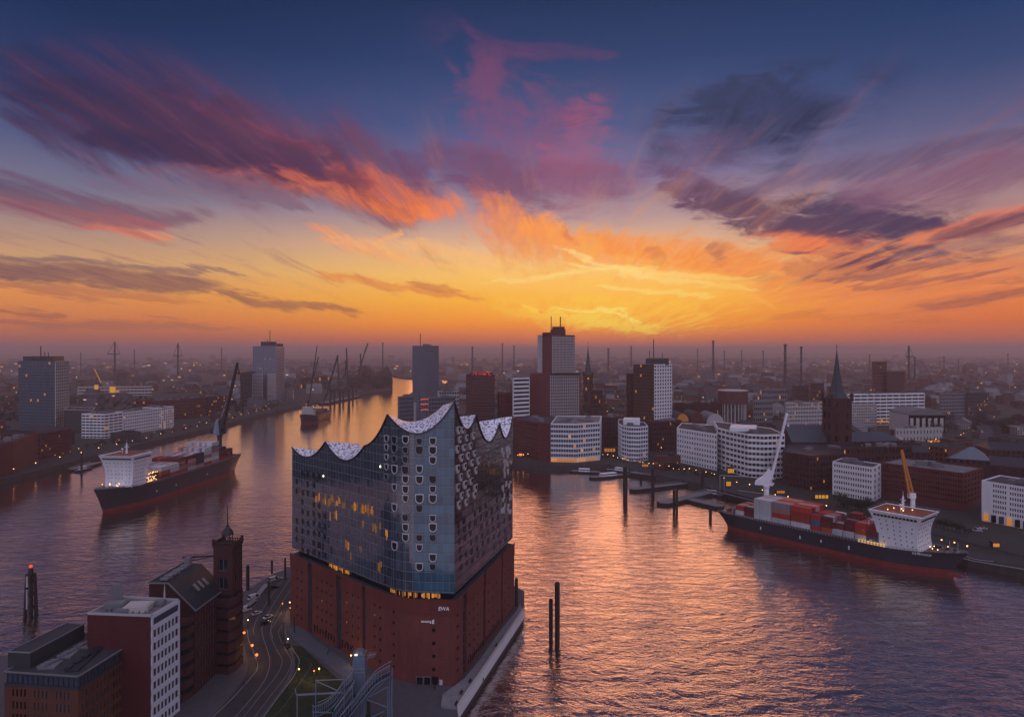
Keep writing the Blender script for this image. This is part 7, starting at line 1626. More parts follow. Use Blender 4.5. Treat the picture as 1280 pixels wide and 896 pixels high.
# cars and vans parked and driving
def car_mesh(kind):
    L, W, H = (4.5, 1.85, 1.45) if kind == 'car' else (5.6, 2.05, 2.3)
    b = MB(); hw = W / 2; sec = [(-L / 2, .35, .75), (-L / 2 + .15, .3, .92), (-L * .2, .28, .95), (L * .18, .28, .92), (L / 2 - .25, .3, .80), (L / 2, .38, .60)]
    if kind == 'van': sec = [(-L / 2, .35, 1.0), (-L / 2 + .1, .3, 1.15), (0, .28, 1.15), (L * .25, .28, 1.15), (L / 2 - .2, .3, .95), (L / 2, .4, .7)]
    rows = [[(x, -hw, z0), (x, -hw * 1.0, z1), (x, hw, z1), (x, hw, z0)] for x, z0, z1 in sec]
    for a, c in zip(rows, rows[1:]):
        for i in range(3): b.poly([a[i], a[i + 1], c[i + 1], c[i]][::-1], 0, True)
    b.poly(rows[0]); b.poly(rows[-1][::-1])
    c = MB(); zt = H; zb = .92 if kind == 'car' else 1.12; x0, x1, x2, x3 = (-L * .40, -L * .24, L * .06, L * .26) if kind == 'car' else (-L * .49, -L * .47, L * .22, L * .38)
    lo = [(x0, -hw * .95, zb), (x3, -hw * .95, zb), (x3, hw * .95, zb), (x0, hw * .95, zb)]; hi = [(x1, -hw * .8, zt), (x2, -hw * .8, zt), (x2, hw * .8, zt), (x1, hw * .8, zt)]
    g_ = MB()
    for i in range(4): g_.poly([lo[i], lo[(i + 1) % 4], hi[(i + 1) % 4], hi[i]])
    c.poly(hi); c.box(((x1 + x2) / 2, 0, zt + .02), (x2 - x1, hw * 1.5, .05))
    if kind == 'van':
        c.box(((x0 + x2) / 2 - .3, 0, (zb + zt) / 2), (x2 - x0 - 1.2, W * .97, zt - zb))
    wl = MB()
    wl.tube((0, -.1, 0), (0, .1, 0), .33, 12); wl.tube((0, -.115, 0), (0, .115, 0), .18, 8, mi=1)
    return b, g_, c, wl, L, W
KINDS = {}
def car(kind, label, p, rz, col, lights=False):
    if kind not in KINDS: KINDS[kind] = car_mesh(kind)
    b, g_, c, wl, L, W = KINDS[kind]; nm = 'car_paint_' + col[0]; m = mat(nm, col[1], 0.3, 0.2, var=0.0)
    t = root('parked_car' if kind == 'car' else 'parked_van', label, kind, (0, 0, 0))
    part('body', b, m, t); part('cabin_glass', g_, M_BLK, t); part('cabin_roof', c, mat('car_paint_silver', (0.5, 0.5, 0.5), .35, .3, var=0) if kind == 'car' and col[0] != 'black' else m, t)
    for x in (-L * .3, L * .3):
        for y in (-W / 2 + .08, W / 2 - .08):
            o = bpy.data.objects.new('wheel', proto('wheel', lambda: wl.mesh('wheel', [M_BLK, M_METAL]))); COL.objects.link(o); o.parent = t; o.location = (x, y, .33)
    for y in (-W * .35, W * .35):
        q_ = MB(); q_.box((L / 2 - .02, y, .62), (.1, .35, .16)); part('headlight', q_, M_LAMPW if lights else M_METAL, t); q_ = MB(); q_.box((-L / 2 + .02, y, .72), (.1, .3, .16)); part('tail_light', q_, mat('tail_light', (.3, .02, .02), .4, var=0, emis=(1, .05, .02), es=1.5 if lights else 0.1), t)
    t.location = p; t.rotation_euler = (0, 0, rz); return t
Z8 = lambda X, Y: gp(280 + X / 8.142, 690 + Y / 8.142, 5.02)
Wt = ('white', (.62, .62, .64)); Bk = ('black', (.02, .02, .025)); Sv = ('silver', (.5, .5, .5))
car('van', 'pale van parked nearest the quay posts at the far end of the road', Z8(505, 290), 1.0, Wt); car('car', 'silver car touching the pale van at the far end of the road', Z8(555, 280), .9, Sv)
car('car', 'dark car right below the pale van on the far road', Z8(510, 365), .7, Bk)
car('van', 'white van parked on the quay edge strip left of the road', Z8(305, 475), .9, Wt); car('van', 'white van half hidden by the clock tower on the quay strip', Z8(215, 600), .9, Wt)
car('car', 'silver car on the road left of the lane curve', Z8(335, 630), .95, Sv); car('car', 'black car with lights on at the start of the bend', Z8(415, 730), 1.0, Bk, True); car('car', 'white car just ahead of the black one with lights', Z8(452, 668), 1.0, Wt)
car('car', 'dark car with bright lamps beside the tip of the lawn', gp(359, 807.5, 5.02), 2.2, Bk, True)
# flat barge trailers on the quay strip
for k, (a, b) in enumerate((((200, 590), (320, 500)), ((330, 470), (435, 340)))):
    A, B = Vector(Z8(*a)), Vector(Z8(*b)); t = root('flat_trailer', ['long grey flat trailer on the quay strip beside the clock tower', 'long grey flat trailer on the quay strip nearer the posts'][k], 'trailer', tuple((A + B) / 2)); w = MB(); w.beam((A.x, A.y, 5.9), (B.x, B.y, 5.9), 2.5, .35); part('bed', w, M_METAL, t)
    for s_ in (.12, .2, .85):
        p = A.lerp(B, s_); d = (B - A).normalized(); n = Vector((-d.y, d.x, 0))
        for q_ in (-1, 1): w = MB(); c = p + n * q_ * 1.05; w.tube((c.x - n.x * .15, c.y - n.y * .15, 5.42), (c.x + n.x * .15, c.y + n.y * .15, 5.42), .4, 10); part('wheel', w, M_BLK, t)
# street lamps
def lamp(label, p, H=6.0, m=None, group=None, r=.42, name='street_lamp', glow=0):
    t = root(name, label, 'street lamp', p, group); x, y, z = p; w = MB(); w.lathe(p, [(.16, 0), (.14, .8), (.08, H)], 7); part('pole', w, M_IRON, t); w = MB(); w.lathe((x, y, z + H - .1), [(.1, 0), (r, r * .6), (r, r * 1.2), (.1, r * 1.8)], 8); part('lamp_head', w, m or M_LAMP, t)
    if glow: L = bpy.data.lights.new('lamp_light', 'POINT'); L.energy = glow; L.color = (1.0, .5, .18); L.shadow_soft_size = .5; o = bpy.data.objects.new('lamp_light', L); COL.objects.link(o); o.parent = t; o.location = (0, 0, H - .7)
    return t
for k, (X, Y, m) in enumerate(((298, 560, M_LAMPR), (333, 617, M_LAMPR), (353, 660, M_LAMPR), (315, 500, M_LAMP), (221, 664, M_LAMP), (466, 425, M_LAMPR), (498, 420, M_LAMP), (500, 445, M_LAMPR), (768, 607, M_LAMPR), (766, 660, M_LAMP), (538, 722, M_LAMP), (604, 730, M_LAMPR), (626, 720, M_LAMP), (262, 606, M_LAMPW), (490, 585, M_LAMPW))):
    p = gp(220 + X / 3.5, 640 + (Y + 14) / 3.5, 5.02)
    lamp(['orange lamp beside the road next to the clock tower', 'orange lamp at the kerb before the bend', 'orange lamp lowest on the left kerb of the bend', 'small warm lamp near the silver car', 'warm lamp at the foot of the brick warehouse', 'orange lamp on the right kerb near the hall', 'upper warm lamp against the hall edge', 'lower orange lamp against the hall edge', 'round orange lamp at the hall wall above the steel stairs', 'warm lamp below the round orange one at the hall wall', 'warm lamp on the middle of the lawn', 'orange lamp left of a pair near the steel stairs', 'warm lamp right of a pair near the steel stairs', 'white lamp low on the clock tower side', 'white lamp at the top of the lawn'][k], p, 4.0, m, r=.5 if m is M_LAMPR and k < 3 or k == 8 else .26, glow=260)
def post(label, px, ytop, ybase, r, zb=5.0, m=None, name='quay_post', cat='post', group=None, cap=False):
    x, y, z = gp(px, ybase, zb); zt = zp(ytop, y); t = root(name, label, cat, (x, y, zb), group); w = MB(); w.lathe((x, y, zb - (3 if zb == 0 else 0)), [(r, 0), (r, zt - zb + (3 if zb == 0 else 0) - r * .6), (r * .8, zt - zb + (3 if zb == 0 else 0) - r * .15), (0.01, zt - zb + (3 if zb == 0 else 0))], 12); part('shaft', w, m or M_TIMBER, t)
    w = MB()
    for k in range(3): zz = zb + (zt - zb) * (.35 + .25 * k); w.lathe((x, y, zz), [(r * 1.06, 0), (r * 1.06, .35)], 12)
    part('iron_band', w, M_IRON, t); return t
post('thick dark post at the quay edge behind the clock tower', 309.6, 706, 737, .85); post('dark post at the quay edge farthest along the road', 339.8, 700, 717, .55); post('slim dark post nearest the left edge of the hall', 356.4, 697, 724, .5)
post('tall dark post in the middle of the road verge', 335.9, 725, 756, .5); post('thin grey pole on the paving near the hall', 354, 777, 806, .22); post('thin dark pole at the left foot of the hall', 368, 771, 790, .22)
post('dark post on the quay behind the right end of the hall', 645.5, 722, 757, .7)
post('shorter of two dark piles in the water right of the hall', 688.6, 748, 801, .85, 0.0, name='mooring_pile', cat='pile'); post('taller of two dark piles in the water right of the hall', 696.6, 727, 804, 1.05, 0.0, name='mooring_pile', cat='pile')
# dolphin with a red lamp
x, y, _ = gp(38.5, 771, 0); t = root('mooring_dolphin', 'dark mooring dolphin with a red lamp standing alone in the water at lower left', 'dolphin', (x, y, 0)); zt = zp(717, y); w = MB()
for k in range(6): a = k * math.pi / 3; w.tube((x + 2.5 * math.cos(a), y + 2.5 * math.sin(a), -2), (x + 1.7 * math.cos(a), y + 1.7 * math.sin(a), zt), .75, 8, .6)
part('pile_ring', w, M_TIMBER, t); w = MB()
for z in (4, 10, 16): w.lathe((x, y, z), [(2.6 - z * .04, 0), (2.6 - z * .04, .8)], 12)
part('band', w, M_IRON, t); w = MB(); w.lathe((x, y, zt - 1), [(1.2, 0), (1.1, 2.4), (.9, 3.6), (.8, 3.9)], 10); part('lamp_post', w, M_IRON, t); w = MB(); w.lathe((x, y, zt + 2.9), [(.65, 0), (.65, 1.0), (.3, 1.3)], 10); part('red_lamp', w, mat('red_lamp_glow', (.4, .05, .02), .4, var=0, emis=(1, .10, .03), es=.9), t)
w = MB(); w.box((x, y - 2.5, 9), (.7, .3, 9)); w.box((x, y - 2.4, 17), (.9, .3, 5)); part('ladder', w, M_METAL, t)
# people walking on the paving
def person(label, p, col, rz=0.0):
    me = bpy.data.meshes.new('person_body'); V = [(0, 0, .92), (0, 0, 1.18), (0, 0, 1.42), (0, 0, 1.52), (0, 0, 1.66), (.09, 0, .88), (.12, .08, .48), (.12, .02, .06), (.12, .14, .03), (-.09, 0, .88), (-.12, -.05, .48), (-.12, -.16, .08), (-.12, -.05, .04), (.19, 0, 1.40), (.26, -.04, 1.12), (.25, .08, .86), (-.19, 0, 1.40), (-.26, .05, 1.12), (-.25, .14, .88)]
    Ed = [(0, 1), (1, 2), (2, 3), (3, 4), (0, 5), (5, 6), (6, 7), (7, 8), (0, 9), (9, 10), (10, 11), (11, 12), (2, 13), (13, 14), (14, 15), (2, 16), (16, 17), (17, 18)]
    Rd = [.15, .14, .16, .06, .10, .10, .07, .05, .05, .10, .07, .05, .05, .07, .05, .04, .07, .05, .04]
    me.from_pydata(V, Ed, []); o = bpy.data.objects.new('person', me); COL.objects.link(o); o.modifiers.new('s', 'SKIN'); 
    sv = me.skin_vertices[0].data if me.skin_vertices else None
    if sv is None: me.attributes.new('skin', 'FLOAT', 'POINT')
    else:
        for i, r in enumerate(Rd): sv[i].radius = (r, r)
    o.modifiers.new('b', 'SUBSURF').levels = 1; me.materials.append(mat('coat_' + col[0], col[1], .9, var=0)); o.location = p; o.rotation_euler = (0, 0, rz); o['label'] = label; o['category'] = 'person'; return o
# steel footbridge stairs in front of the hall
Yf = 214.0; fp = lambda px, py, Y=Yf: (xp(px, Y), Y, zp(py, Y)); Z9 = lambda X, Y, D=Yf: fp(350 + X / 7.725, 780 + Y / 7.725, D)
M_STEEL = mat('blue_grey_steel', (0.17, 0.24, 0.34), 0.45, 0.35, var=0.15, vs=0.6)
M_STEELL = mat('pale_steel_rail', (0.36, 0.40, 0.48), 0.4, 0.4, var=0.12, vs=1.0)
t = root('steel_stair_bridge', 'blue grey steel stair bridge with curved railings and lift tower before the hall', 'stair bridge', (xp(450, 216), 216, 5))
w = MB(); a = Z9(705, 300, 217); b = Z9(818, 300, 217); w.prism([(a[0], 217), (b[0], 217), (b[0], 220), (a[0], 220)], 5, a[2], 0); part('lift_tower', w, M_STEEL, t)
w = MB(); w.prism([(a[0] - .2, 216.8), (b[0] + .2, 216.8), (b[0] + .2, 220.2), (a[0] - .2, 220.2)], a[2], a[2] + .5); w.box(((a[0] + b[0]) / 2, 218.4, a[2] + .9), (2.2, 2.2, .8)); part('tower_cap', w, M_METAL, t)
w = MB(); w.box((a[0] + 1.0, 216.85, a[2] + .25), (.9, .1, .5)); part('tower_lamp', w, M_LAMPW, t)
w = MB()
for i in range(9): x = a[0] + (b[0] - a[0]) * i / 8; w.beam((x, 216.75, 5), (x, 216.75, Z9(0, 470)[2]), .14)
for y_ in (470, 505): zz = Z9(0, y_)[2]; w.beam((a[0], 216.7, zz), (b[0], 216.7, zz), .18)
part('tower_mesh', w, M_STEELL, t)
w = MB(); c = Z9(880, 300, 218)
for k in range(5): w.beam((c[0] - 1 + .5 * k, 218, c[2] - .8), (c[0] - .4 + .5 * k, 218, c[2] + 1.2), .12)
w.beam((c[0] - 1.2, 218, c[2]), (c[0] + 1.6, 218, c[2] + .5), .14); w.beam((b[0], 218, c[2] - 1.5), (c[0], 218, c[2]), .14); part('antenna_frame', w, M_STEELL, t)
def flight(curve, Y0, Y1, hh, name):
    """one curved stair flight: stringers, steps, balusters and handrails"""
    cs = smooth([Z9(x, y, Y0) for x, y in curve], 5); w = MB(); rail = MB(); bal = MB(); st = MB()
    for Yq in (Y0, Y1):
        f = Yq / Y0; 
        q_ = [(p[0], Yq, p[2]) for p in cs]
        for p0, p1 in zip(q_, q_[1:]): rail.beam(p0, p1, .16); w.beam((p0[0], p0[1], p0[2] - hh), (p1[0], p1[1], p1[2] - hh), .2, .3); rail.tube((p0[0], p0[1], p0[2] - hh * .5), (p1[0], p1[1], p1[2] - hh * .5), .05, 4)
        for i in range(0, len(q_) - 1, 1):
            for s_ in (0,): p = Vector(q_[i]).lerp(Vector(q_[i + 1]), s_); bal.beam((p.x, p.y, p.z - hh), tuple(p), .09)
    for i in range(len(cs) - 1):
        for s_ in (0, .33, .66): p = Vector(cs[i]).lerp(Vector(cs[i + 1]), s_); st.box((p.x, (Y0 + Y1) / 2, p.z - hh + .1), (.7, Y1 - Y0, .12))
    for p in cs[::2]: w.beam((p[0], Y0, p[2] - hh), (p[0], Y1, p[2] - hh), .18, .3)
    o = part(name, w, M_STEEL, t); part('handrail', rail, M_STEELL, o); part('baluster', bal, M_STEEL, o); part('steps', st, M_IRON, o)
flight([(345, 790), (430, 755), (520, 685), (600, 580), (700, 475)], 214.0, 216.4, 3.2, 'left_flight'); flight([(520, 830), (600, 720), (700, 590), (705, 560)], 212.0, 213.6, 4.5, 'inner_flight')
flight([(570, 900), (690, 760), (800, 620), (920, 480), (1060, 395)], 211.0, 214.0, 3.4, 'right_flight')
w = MB()
for X, Y0 in ((1055, 400), (1085, 420), (1040, 600), (815, 590), (700, 560), (345, 540), (620, 350), (510, 850), (320, 800), (1075, 700)):
    p = Z9(X, Y0, 213); w.beam((p[0], 213, 5), p, .26)
for (x0, y0), (x1, y1) in (((830, 720), (1040, 800)), ((830, 720), (1075, 480)), ((1040, 600), (860, 700)), ((310, 845), (500, 850)), ((1000, 840), (880, 896)), ((1085, 420), (1075, 800)), ((620, 420), (700, 480))): w.beam(Z9(x0, y0, 212.5), Z9(x1, y1, 212.5), .3)
part('frame', w, M_STEEL, t)
t2 = root('steel_gantry', 'thin steel gantry frame reaching left over the dark lawn', 'gantry', (xp(400, 214), 214, 5)); w = MB()
for (x0, y0), (x1, y1) in (((345, 540), (620, 530)), ((160, 685), (630, 660)), ((165, 675), (630, 650)), ((345, 545), (560, 640)), ((160, 685), (145, 620)), ((345, 540), (345, 790)), ((620, 350), (620, 660)), ((620, 420), (700, 480)), ((310, 780), (345, 800))): w.beam(Z9(x0, y0, 214.5), Z9(x1, y1, 214.5), .2)
for X in (345, 620, 165): p = Z9(X, 680, 214.5); w.beam((p[0], 214.5, 5), p, .2)
part('gantry_frame', w, M_STEELL, t2)
for k, (px, py) in enumerate(((411.5, 815), (409.5, 818.5), (305, 857), (543, 862), (306, 880), (604, 852.0))):
    person(['person in dark coat by the hall wall', 'second person in dark coat by the hall wall', 'person standing on the pavement below the warehouse', 'person by the glass doors of the hall', 'person on the road kerb at the bottom', 'person on the promenade slabs'][k], gp(px, py, 5.7 if k == 5 else 5.03), [('navy', (.02, .025, .05)), ('brown', (.05, .03, .02)), ('black', (.015, .015, .02))][k % 3], k * 1.1)
# benches and rails on the promenade
for k, (px, py) in enumerate(((571, 880), (577, 866), (588, 852), (621, 807), (628, 800))):
    x, y, z = gp(px, py, 5.7); t = root('bench', ['bench at the near end of the promenade', 'bench second from the near end of the promenade', 'low bench before the hall corner on the promenade', 'bench halfway along the promenade', 'bench farthest along the promenade'][k], 'bench', (x, y, z)); w = MB(); w.box((x, y, z + .45), (.5, 2.2, .08), -.26); part('seat', w, M_TIMBER, t); w = MB(); w.box((x - .25, y, z + .8), (.08, 2.2, .5), -.26); part('backrest', w, M_TIMBER, t)
    for s_ in (-.8, .8): w = MB(); w.box((x + .26 * s_, y + s_, z + .22), (.45, .1, .44), -.26); part('leg', w, M_IRON, t)

# ================================================================ banks: trees, lamps, jetties, the city behind
def tree_proto(kind, seed, H, Rr, dense):
    r = random.Random(seed); t = root(kind, '', 'tree', (0, 0, 0)); w = MB(); w.tube((0, 0, 0), (0.1, 0, H * .45), .28, 7, .18); tips = []
    for i in range(9):
        a = r.uniform(0, 6.28); z0 = H * r.uniform(.28, .5); k = r.uniform(.5, .95); e = (Rr * k * math.cos(a), Rr * k * math.sin(a), H * r.uniform(.5, .92)); w.tube((0.05, 0, z0), e, .11, 5, .04); tips.append(e)
    part('trunk', w, M_TIMBER, t); w = MB()
    for i in range(dense):
        e = r.choice(tips + [(0, 0, H * .75)]); s_ = Rr * .5; p = Vector((e[0] + r.gauss(0, s_ * .55), e[1] + r.gauss(0, s_ * .55), e[2] + r.gauss(0, H * .09)))
        u = Vector((r.uniform(-1, 1), r.uniform(-1, 1), r.uniform(-1, 1))).normalized(); v = u.orthogonal().normalized(); z = r.uniform(.22, .5)
        w.poly([tuple(p - u * z), tuple(p + v * z * .7), tuple(p + u * z), tuple(p - v * z * .7)])
    part('crown', w, mat('dusk_foliage', (0.030, 0.034, 0.020), .9, var=.5, vs=.9), t); return t
TP = [tree_proto('street_tree', 1, 9, 3.2, 420), tree_proto('street_tree', 2, 11, 4.0, 520), tree_proto('street_tree', 3, 8, 2.8, 300)]
used_t = [False] * 3
def put_tree(p, s_, label, group):
    k = rnd.randrange(3)
    if not used_t[k]: used_t[k] = True; o = TP[k]; o.location = p; o.scale = (s_,) * 3; o['label'] = label; o['group'] = group; o.rotation_euler.z = rnd.uniform(0, 6)
    else: o = clone(TP[k], p, rnd.uniform(0, 6), label, s_, group)
for i in range(16): put_tree(gp(1046 + i * 3.6 + rnd.uniform(-2, 2), 632 + i * 1.0 + rnd.uniform(-2, 3)), rnd.uniform(.75, 1.15), 'dark street tree in front of the small white office on the right quay', 'trees before the small white office')
for i in range(22): put_tree(gp(1105 + i * 5.0, 640 + i * 1.4 + rnd.uniform(-2, 2)), rnd.uniform(.5, .8), 'low dark tree along the foot of the long red brick office', 'trees before the long brick office')
for i in range(26): put_tree(gp(816 + i * 3.4 + rnd.uniform(-2, 2), 583 + i * .75 + rnd.uniform(-2, 2)), rnd.uniform(.5, .85), 'dark street tree on the promenade in front of the white offices', 'promenade trees right of centre')
for i in range(34): x = 1160 + rnd.uniform(0, 160); Y = rnd.uniform(900, 1130); put_tree((xp(x, Y), Y, 5), rnd.uniform(1.3, 2.0), 'dark park tree in the wooded park at far right', 'park trees at far right')
for i in range(20): put_tree((-474 - rnd.uniform(0, 6), 880 + i * 26, 5), rnd.uniform(.5, .8), 'dark street tree along the left bank promenade', 'left promenade trees')
for i in range(9): put_tree((-500 + rnd.uniform(-4, 8), 800 + i * 13, 5), rnd.uniform(.7, 1.0), 'dark tree between the red brick quay and the white hotel', 'trees by the hotel')
w = MB(); r = random.Random(5)                  # wooded point in the river bend: one far mass of trees
for i in range(9000):
    px = r.uniform(436, 490); Y = r.uniform(2080, 3300); x = xp(px, Y); lim = 490 - max(0, (Y - 2900)) * .02
    if px > lim - 1: continue
    p = Vector((x, Y, 5 + (26 + 16 * math.sin(px * .21) + 8 * math.sin(Y * .013)) * r.random() ** .6 * min(1, (lim - px) / 7 + .35))); u = Vector((r.uniform(-1, 1), r.uniform(-1, 1), r.uniform(-1, 1))).normalized(); v = u.orthogonal(); z = r.uniform(3, 8)
    w.poly([tuple(p - u * z), tuple(p + v * z * .7), tuple(p + u * z), tuple(p - v * z * .7)])
single('wood', w, MATS['dusk_foliage'], kind='stuff')
w = MB(); r = random.Random(15)                 # dark belts of trees between the far roofs
for i in range(150):
    Y = 1150 + 5200 * r.random() ** 1.3; px = r.uniform(-20, 1300); x = xp(px, Y)
    if not all(inside((x + a, Y + b), land) for a in (-70, 70) for b in (-40, 40)): continue
    for j in range(70):
        p = Vector((x + r.gauss(0, 45), Y + r.gauss(0, 16), 5 + abs(r.gauss(0, 7)))); u = Vector((r.uniform(-1, 1), r.uniform(-1, 1), r.uniform(-1, 1))).normalized(); v = u.orthogonal(); z = r.uniform(2.5, 6)
        w.poly([tuple(p - u * z), tuple(p + v * z * .7), tuple(p + u * z), tuple(p - v * z * .7)])
single('wood', w, MATS['dusk_foliage'], kind='stuff')
# lamps along the banks
LP = lamp('', (0, 0, 0), 7.0, M_LAMP, 'x', r=.46); first = [True]
def bank_lamp(p, label, group, s_=1.0):
    if first[0]: first[0] = False; LP.location = p; LP['label'] = label; LP['group'] = group; LP.scale = (s_,) * 3; [KIDS.pop(k) for k in list(KIDS) if k == LP.name]; return
    clone(LP, p, 0, label, s_, group)
for i in range(40): bank_lamp(gp(648 + i * 6.3 + rnd.uniform(-2, 2), (573.5 if i < 17 else 573.5 + (i - 17) * 1.15) + rnd.uniform(-1, 1.5)), 'warm lamp on the promenade before the central offices', 'central promenade lamps', rnd.uniform(.5, .8))
for i in range(22): bank_lamp((-469, 640 + i * 34 + rnd.uniform(-4, 4), 5), 'small warm lamp along the left bank quay', 'left bank lamps', rnd.uniform(.6, .9))
for i in range(18): bank_lamp((-497 + rnd.uniform(-3, 3), 660 + i * 42, 5), 'warm lamp at the foot of the left bank buildings', 'left bank building lamps', rnd.uniform(.4, .7))
for i in range(20): bank_lamp(gp(905 + i * 16, 606 + i * 4.7 + rnd.uniform(-2, 2)), 'lamp along the right quay road behind the moored ship', 'right quay lamps', rnd.uniform(.5, .85))
for i in range(26): Y = rnd.uniform(760, 1000); bank_lamp((xp(rnd.uniform(752, 1230), Y), Y, 5), 'street lamp glowing between the blocks of the right bank', 'lamps among the right bank blocks', rnd.uniform(.5, .9))
# glowing kiosks and signs on the right bank
def kiosk(label, px, py, wpx, hpx, m, name='lit_kiosk'):
    x, y, z = gp(px, py); sx = wpx * y / F; sz = hpx * y / F; t = root(name, label, 'kiosk', (x, y, 5)); w = MB(); w.box((x, y, 5 + sz / 2), (sx, 3, sz)); w.box((x, y, 5 + sz + .2), (sx + 1, 4, .4)); part('cabin', w, M_DARK, t)
    for i in range(4): w = MB(); w.box((x - sx / 2 + sx * (i + .5) / 4, y - 1.6, 5 + sz * .55), (sx / 5.2, .2, sz * .6)); part('lit_window', w, m, t)
M_YG = MATS['yellow_sign_glow']
for a in (('yellow lit kiosk below the curved white office', 913, 593, 8, 9, M_YG), ('second yellow kiosk nearer the white ship crane', 910, 609, 6, 9, M_YG), ('long yellow lit kiosk behind the containers of the moored ship', 1026, 624, 17, 7, M_YG), ('small lit cabin on the right quay road', 1243, 684, 8, 7, M_LIT2),
          ('lit cafe pavilion in the gap right of the white glass office', 762, 566, 14, 7, M_LIT), ('lit cafe on the corner below the dark red hall', 806, 584, 8, 5, M_LIT), ('lit pavilion in the square behind the jetties', 832, 572, 9, 5, M_LIT), ('lit pavilion below the dark brick convent', 975, 617, 10, 5, M_LIT), ('lit stall at the foot of the rounded brick block', 676, 572.5, 6, 5, M_LAMPR), ('lit stall near the left corner of the rounded brick block', 651, 570, 4, 4, M_LAMPR), ('lit stand at the foot of the domed hall', 1166, 553, 16, 4, M_LIT)): kiosk(*a)
# right quay road with rail
w = MB(); q_ = [gp(880, 611), gp(1000, 641), gp(1120, 676), gp(1215, 702), gp(1300, 716)]; strip([(p[0] + 9, p[1] + 14) for p in q_], 13, 5.012, w); single('quay_road', w, M_ASPH, kind='structure')
w = MB(); strip([(p[0] + 1.2, p[1] + 1.4) for p in q_], 1.4, 5.3, w, h=.3); single('kerb', w, M_KERB, kind='structure')
t = root('quay_fence', 'long low dark fence along the right quay road', 'fence', gp(1200, 686)); w = MB(); P = [gp(1100, 655), gp(1180, 672), gp(1240, 688), gp(1300, 702)]
for a, b in zip(P, P[1:]):
    w.beam((a[0], a[1], 6.2), (b[0], b[1], 6.2), .2); w.beam((a[0], a[1], 5.6), (b[0], b[1], 5.6), .15)
    for k in range(9): p = lerp2(a, b, k / 9); w.beam((*p, 5), (*p, 6.3), .18)
part('rails', w, M_IRON, t)
car('van', 'pale van on the right quay beside the white arcade office', gp(1222, 664, 5.02), 2.4, Sv); car('car', 'car right behind the pale van on the right quay', gp(1229, 661, 5.02), 2.4, Wt)
# mooring lines and bollards of the moored ship
S_ = Ship((155, 474), (240, 372), 25.0)
for k, (xa, xb) in enumerate(((S_.L * .99, S_.L * 1.10), (S_.L * .96, S_.L * .86), (6, -12), (10, 24))):
    a = Vector(S_.P(xa, 9 if 0 < k < 3 else 6, 11.5)); b = Vector(S_.P(xb, 21 + (k == 0) * 3, 5.7)); w = MB(); pts = [a.lerp(b, i / 6) - Vector((0, 0, 1.6 * math.sin(math.pi * i / 6))) for i in range(7)]; w.path([tuple(p) for p in pts], .12, 4)
    wh_ = ['ahead of the bow', 'beside the bridge house', 'astern', 'beside the stern'][k]
    single('mooring_line', w, M_PALE, 'sagging mooring line running ' + wh_ + ' of the moored ship' if k != 2 else 'sagging mooring line running astern from the moored ship', 'rope', origin=tuple(b))
    w = MB(); w.lathe((b.x, b.y, 5), [(.35, 0), (.35, .6), (.55, .7), (.5, 1.0), (0, 1.05)], 10); single('bollard', w, M_IRON, 'dark quay bollard holding the mooring line ' + wh_ + (' of the moored ship' if k == 1 else ''), 'bollard', origin=(b.x, b.y, 5))
# jetties, pontoons and small boats
def pontoon(label, A, B, wd, z, cat='pontoon', name='pontoon', truss=True, m=None):
    a, b = Vector(gp(*A, z)), Vector(gp(*B, z)); d = (b - a).normalized(); n = Vector((-d.y, d.x, 0)); t = root(name, label, cat, tuple((a + b) / 2)); w = MB(); P = [a - n * wd / 2, b - n * wd / 2, b + d * wd * .35, b + n * wd / 2, a + n * wd / 2, a - d * wd * .35]
    w.prism([(p.x, p.y) for p in P], -.6, z, 0); part('float', w, M_TIMBER, t); w = MB(); w.flat([tuple(((p - (a + b) / 2) * .97 + (a + b) / 2).xy) for p in P], z + .05); part('deck', w, m or M_GREY, t)
    if truss:
        w = MB(); L = (b - a).length; k = int(L / 3)
        for s_ in (-1, 1):
            for i in range(k): p0 = a.lerp(b, i / k) + n * s_ * wd * .46; p1 = a.lerp(b, (i + 1) / k) + n * s_ * wd * .46; w.tube(tuple(p0), tuple(p0 + Vector((0, 0, 1.5))), .12, 4); w.tube(tuple(p0 + Vector((0, 0, 1.5))), tuple(p1 + Vector((0, 0, 1.5))), .12, 4); w.tube(tuple(p0), tuple(p1 + Vector((0, 0, 1.5))), .1, 4)
        part('railing', w, M_METAL, t)
    return t, a, b, n
def boat(label, A, B, wd, z, cab=True):
    t, a, b, n = pontoon(label, A, B, wd, z, 'boat', 'moored_boat', False, M_ROOFL); c = a.lerp(b, .45); d = (b - a).normalized(); w = MB(); rz = math.atan2(d.y, d.x); w.box((c.x, c.y, z + 1.3), ((b - a).length * .42, wd * .62, 2.6), rz); part('cabin', w, M_SHIPW, t)
    w = MB(); w.box((c.x, c.y, z + 1.7), ((b - a).length * .425, wd * .64, .9), rz); part('cabin_windows', w, M_BLK, t); w = MB(); w.tube((c.x, c.y, z + 2.6), (c.x, c.y, z + 7), .15, 5); part('mast', w, M_METAL, t)
boat('grey flat boat leftmost at the central jetties', (716, 588), (748, 589.5), 9, 1.6); boat('grey boat moored in front of the leftmost one', (740, 596), (784, 592), 9, 1.8); boat('grey boat just left of the tall jetty pile', (760, 586), (800, 590), 8, 1.8)
pontoon('upper jetty deck along the promenade behind the piles', (790, 590), (900, 603), 9, 3.2); pontoon('long dark jetty running right from the tall pile', (790, 611), (886, 600), 8, 2.4); pontoon('pale railed landing stage pointing left beside the moored ship', (828, 628), (905, 610), 11, 2.4); pontoon('second railed landing stage touching the stern of the moored ship', (858, 622), (900, 632), 10, 2.2)
boat('small work boat on the far side of the pale landing stage', (880, 615), (902, 618), 7, 1.8)
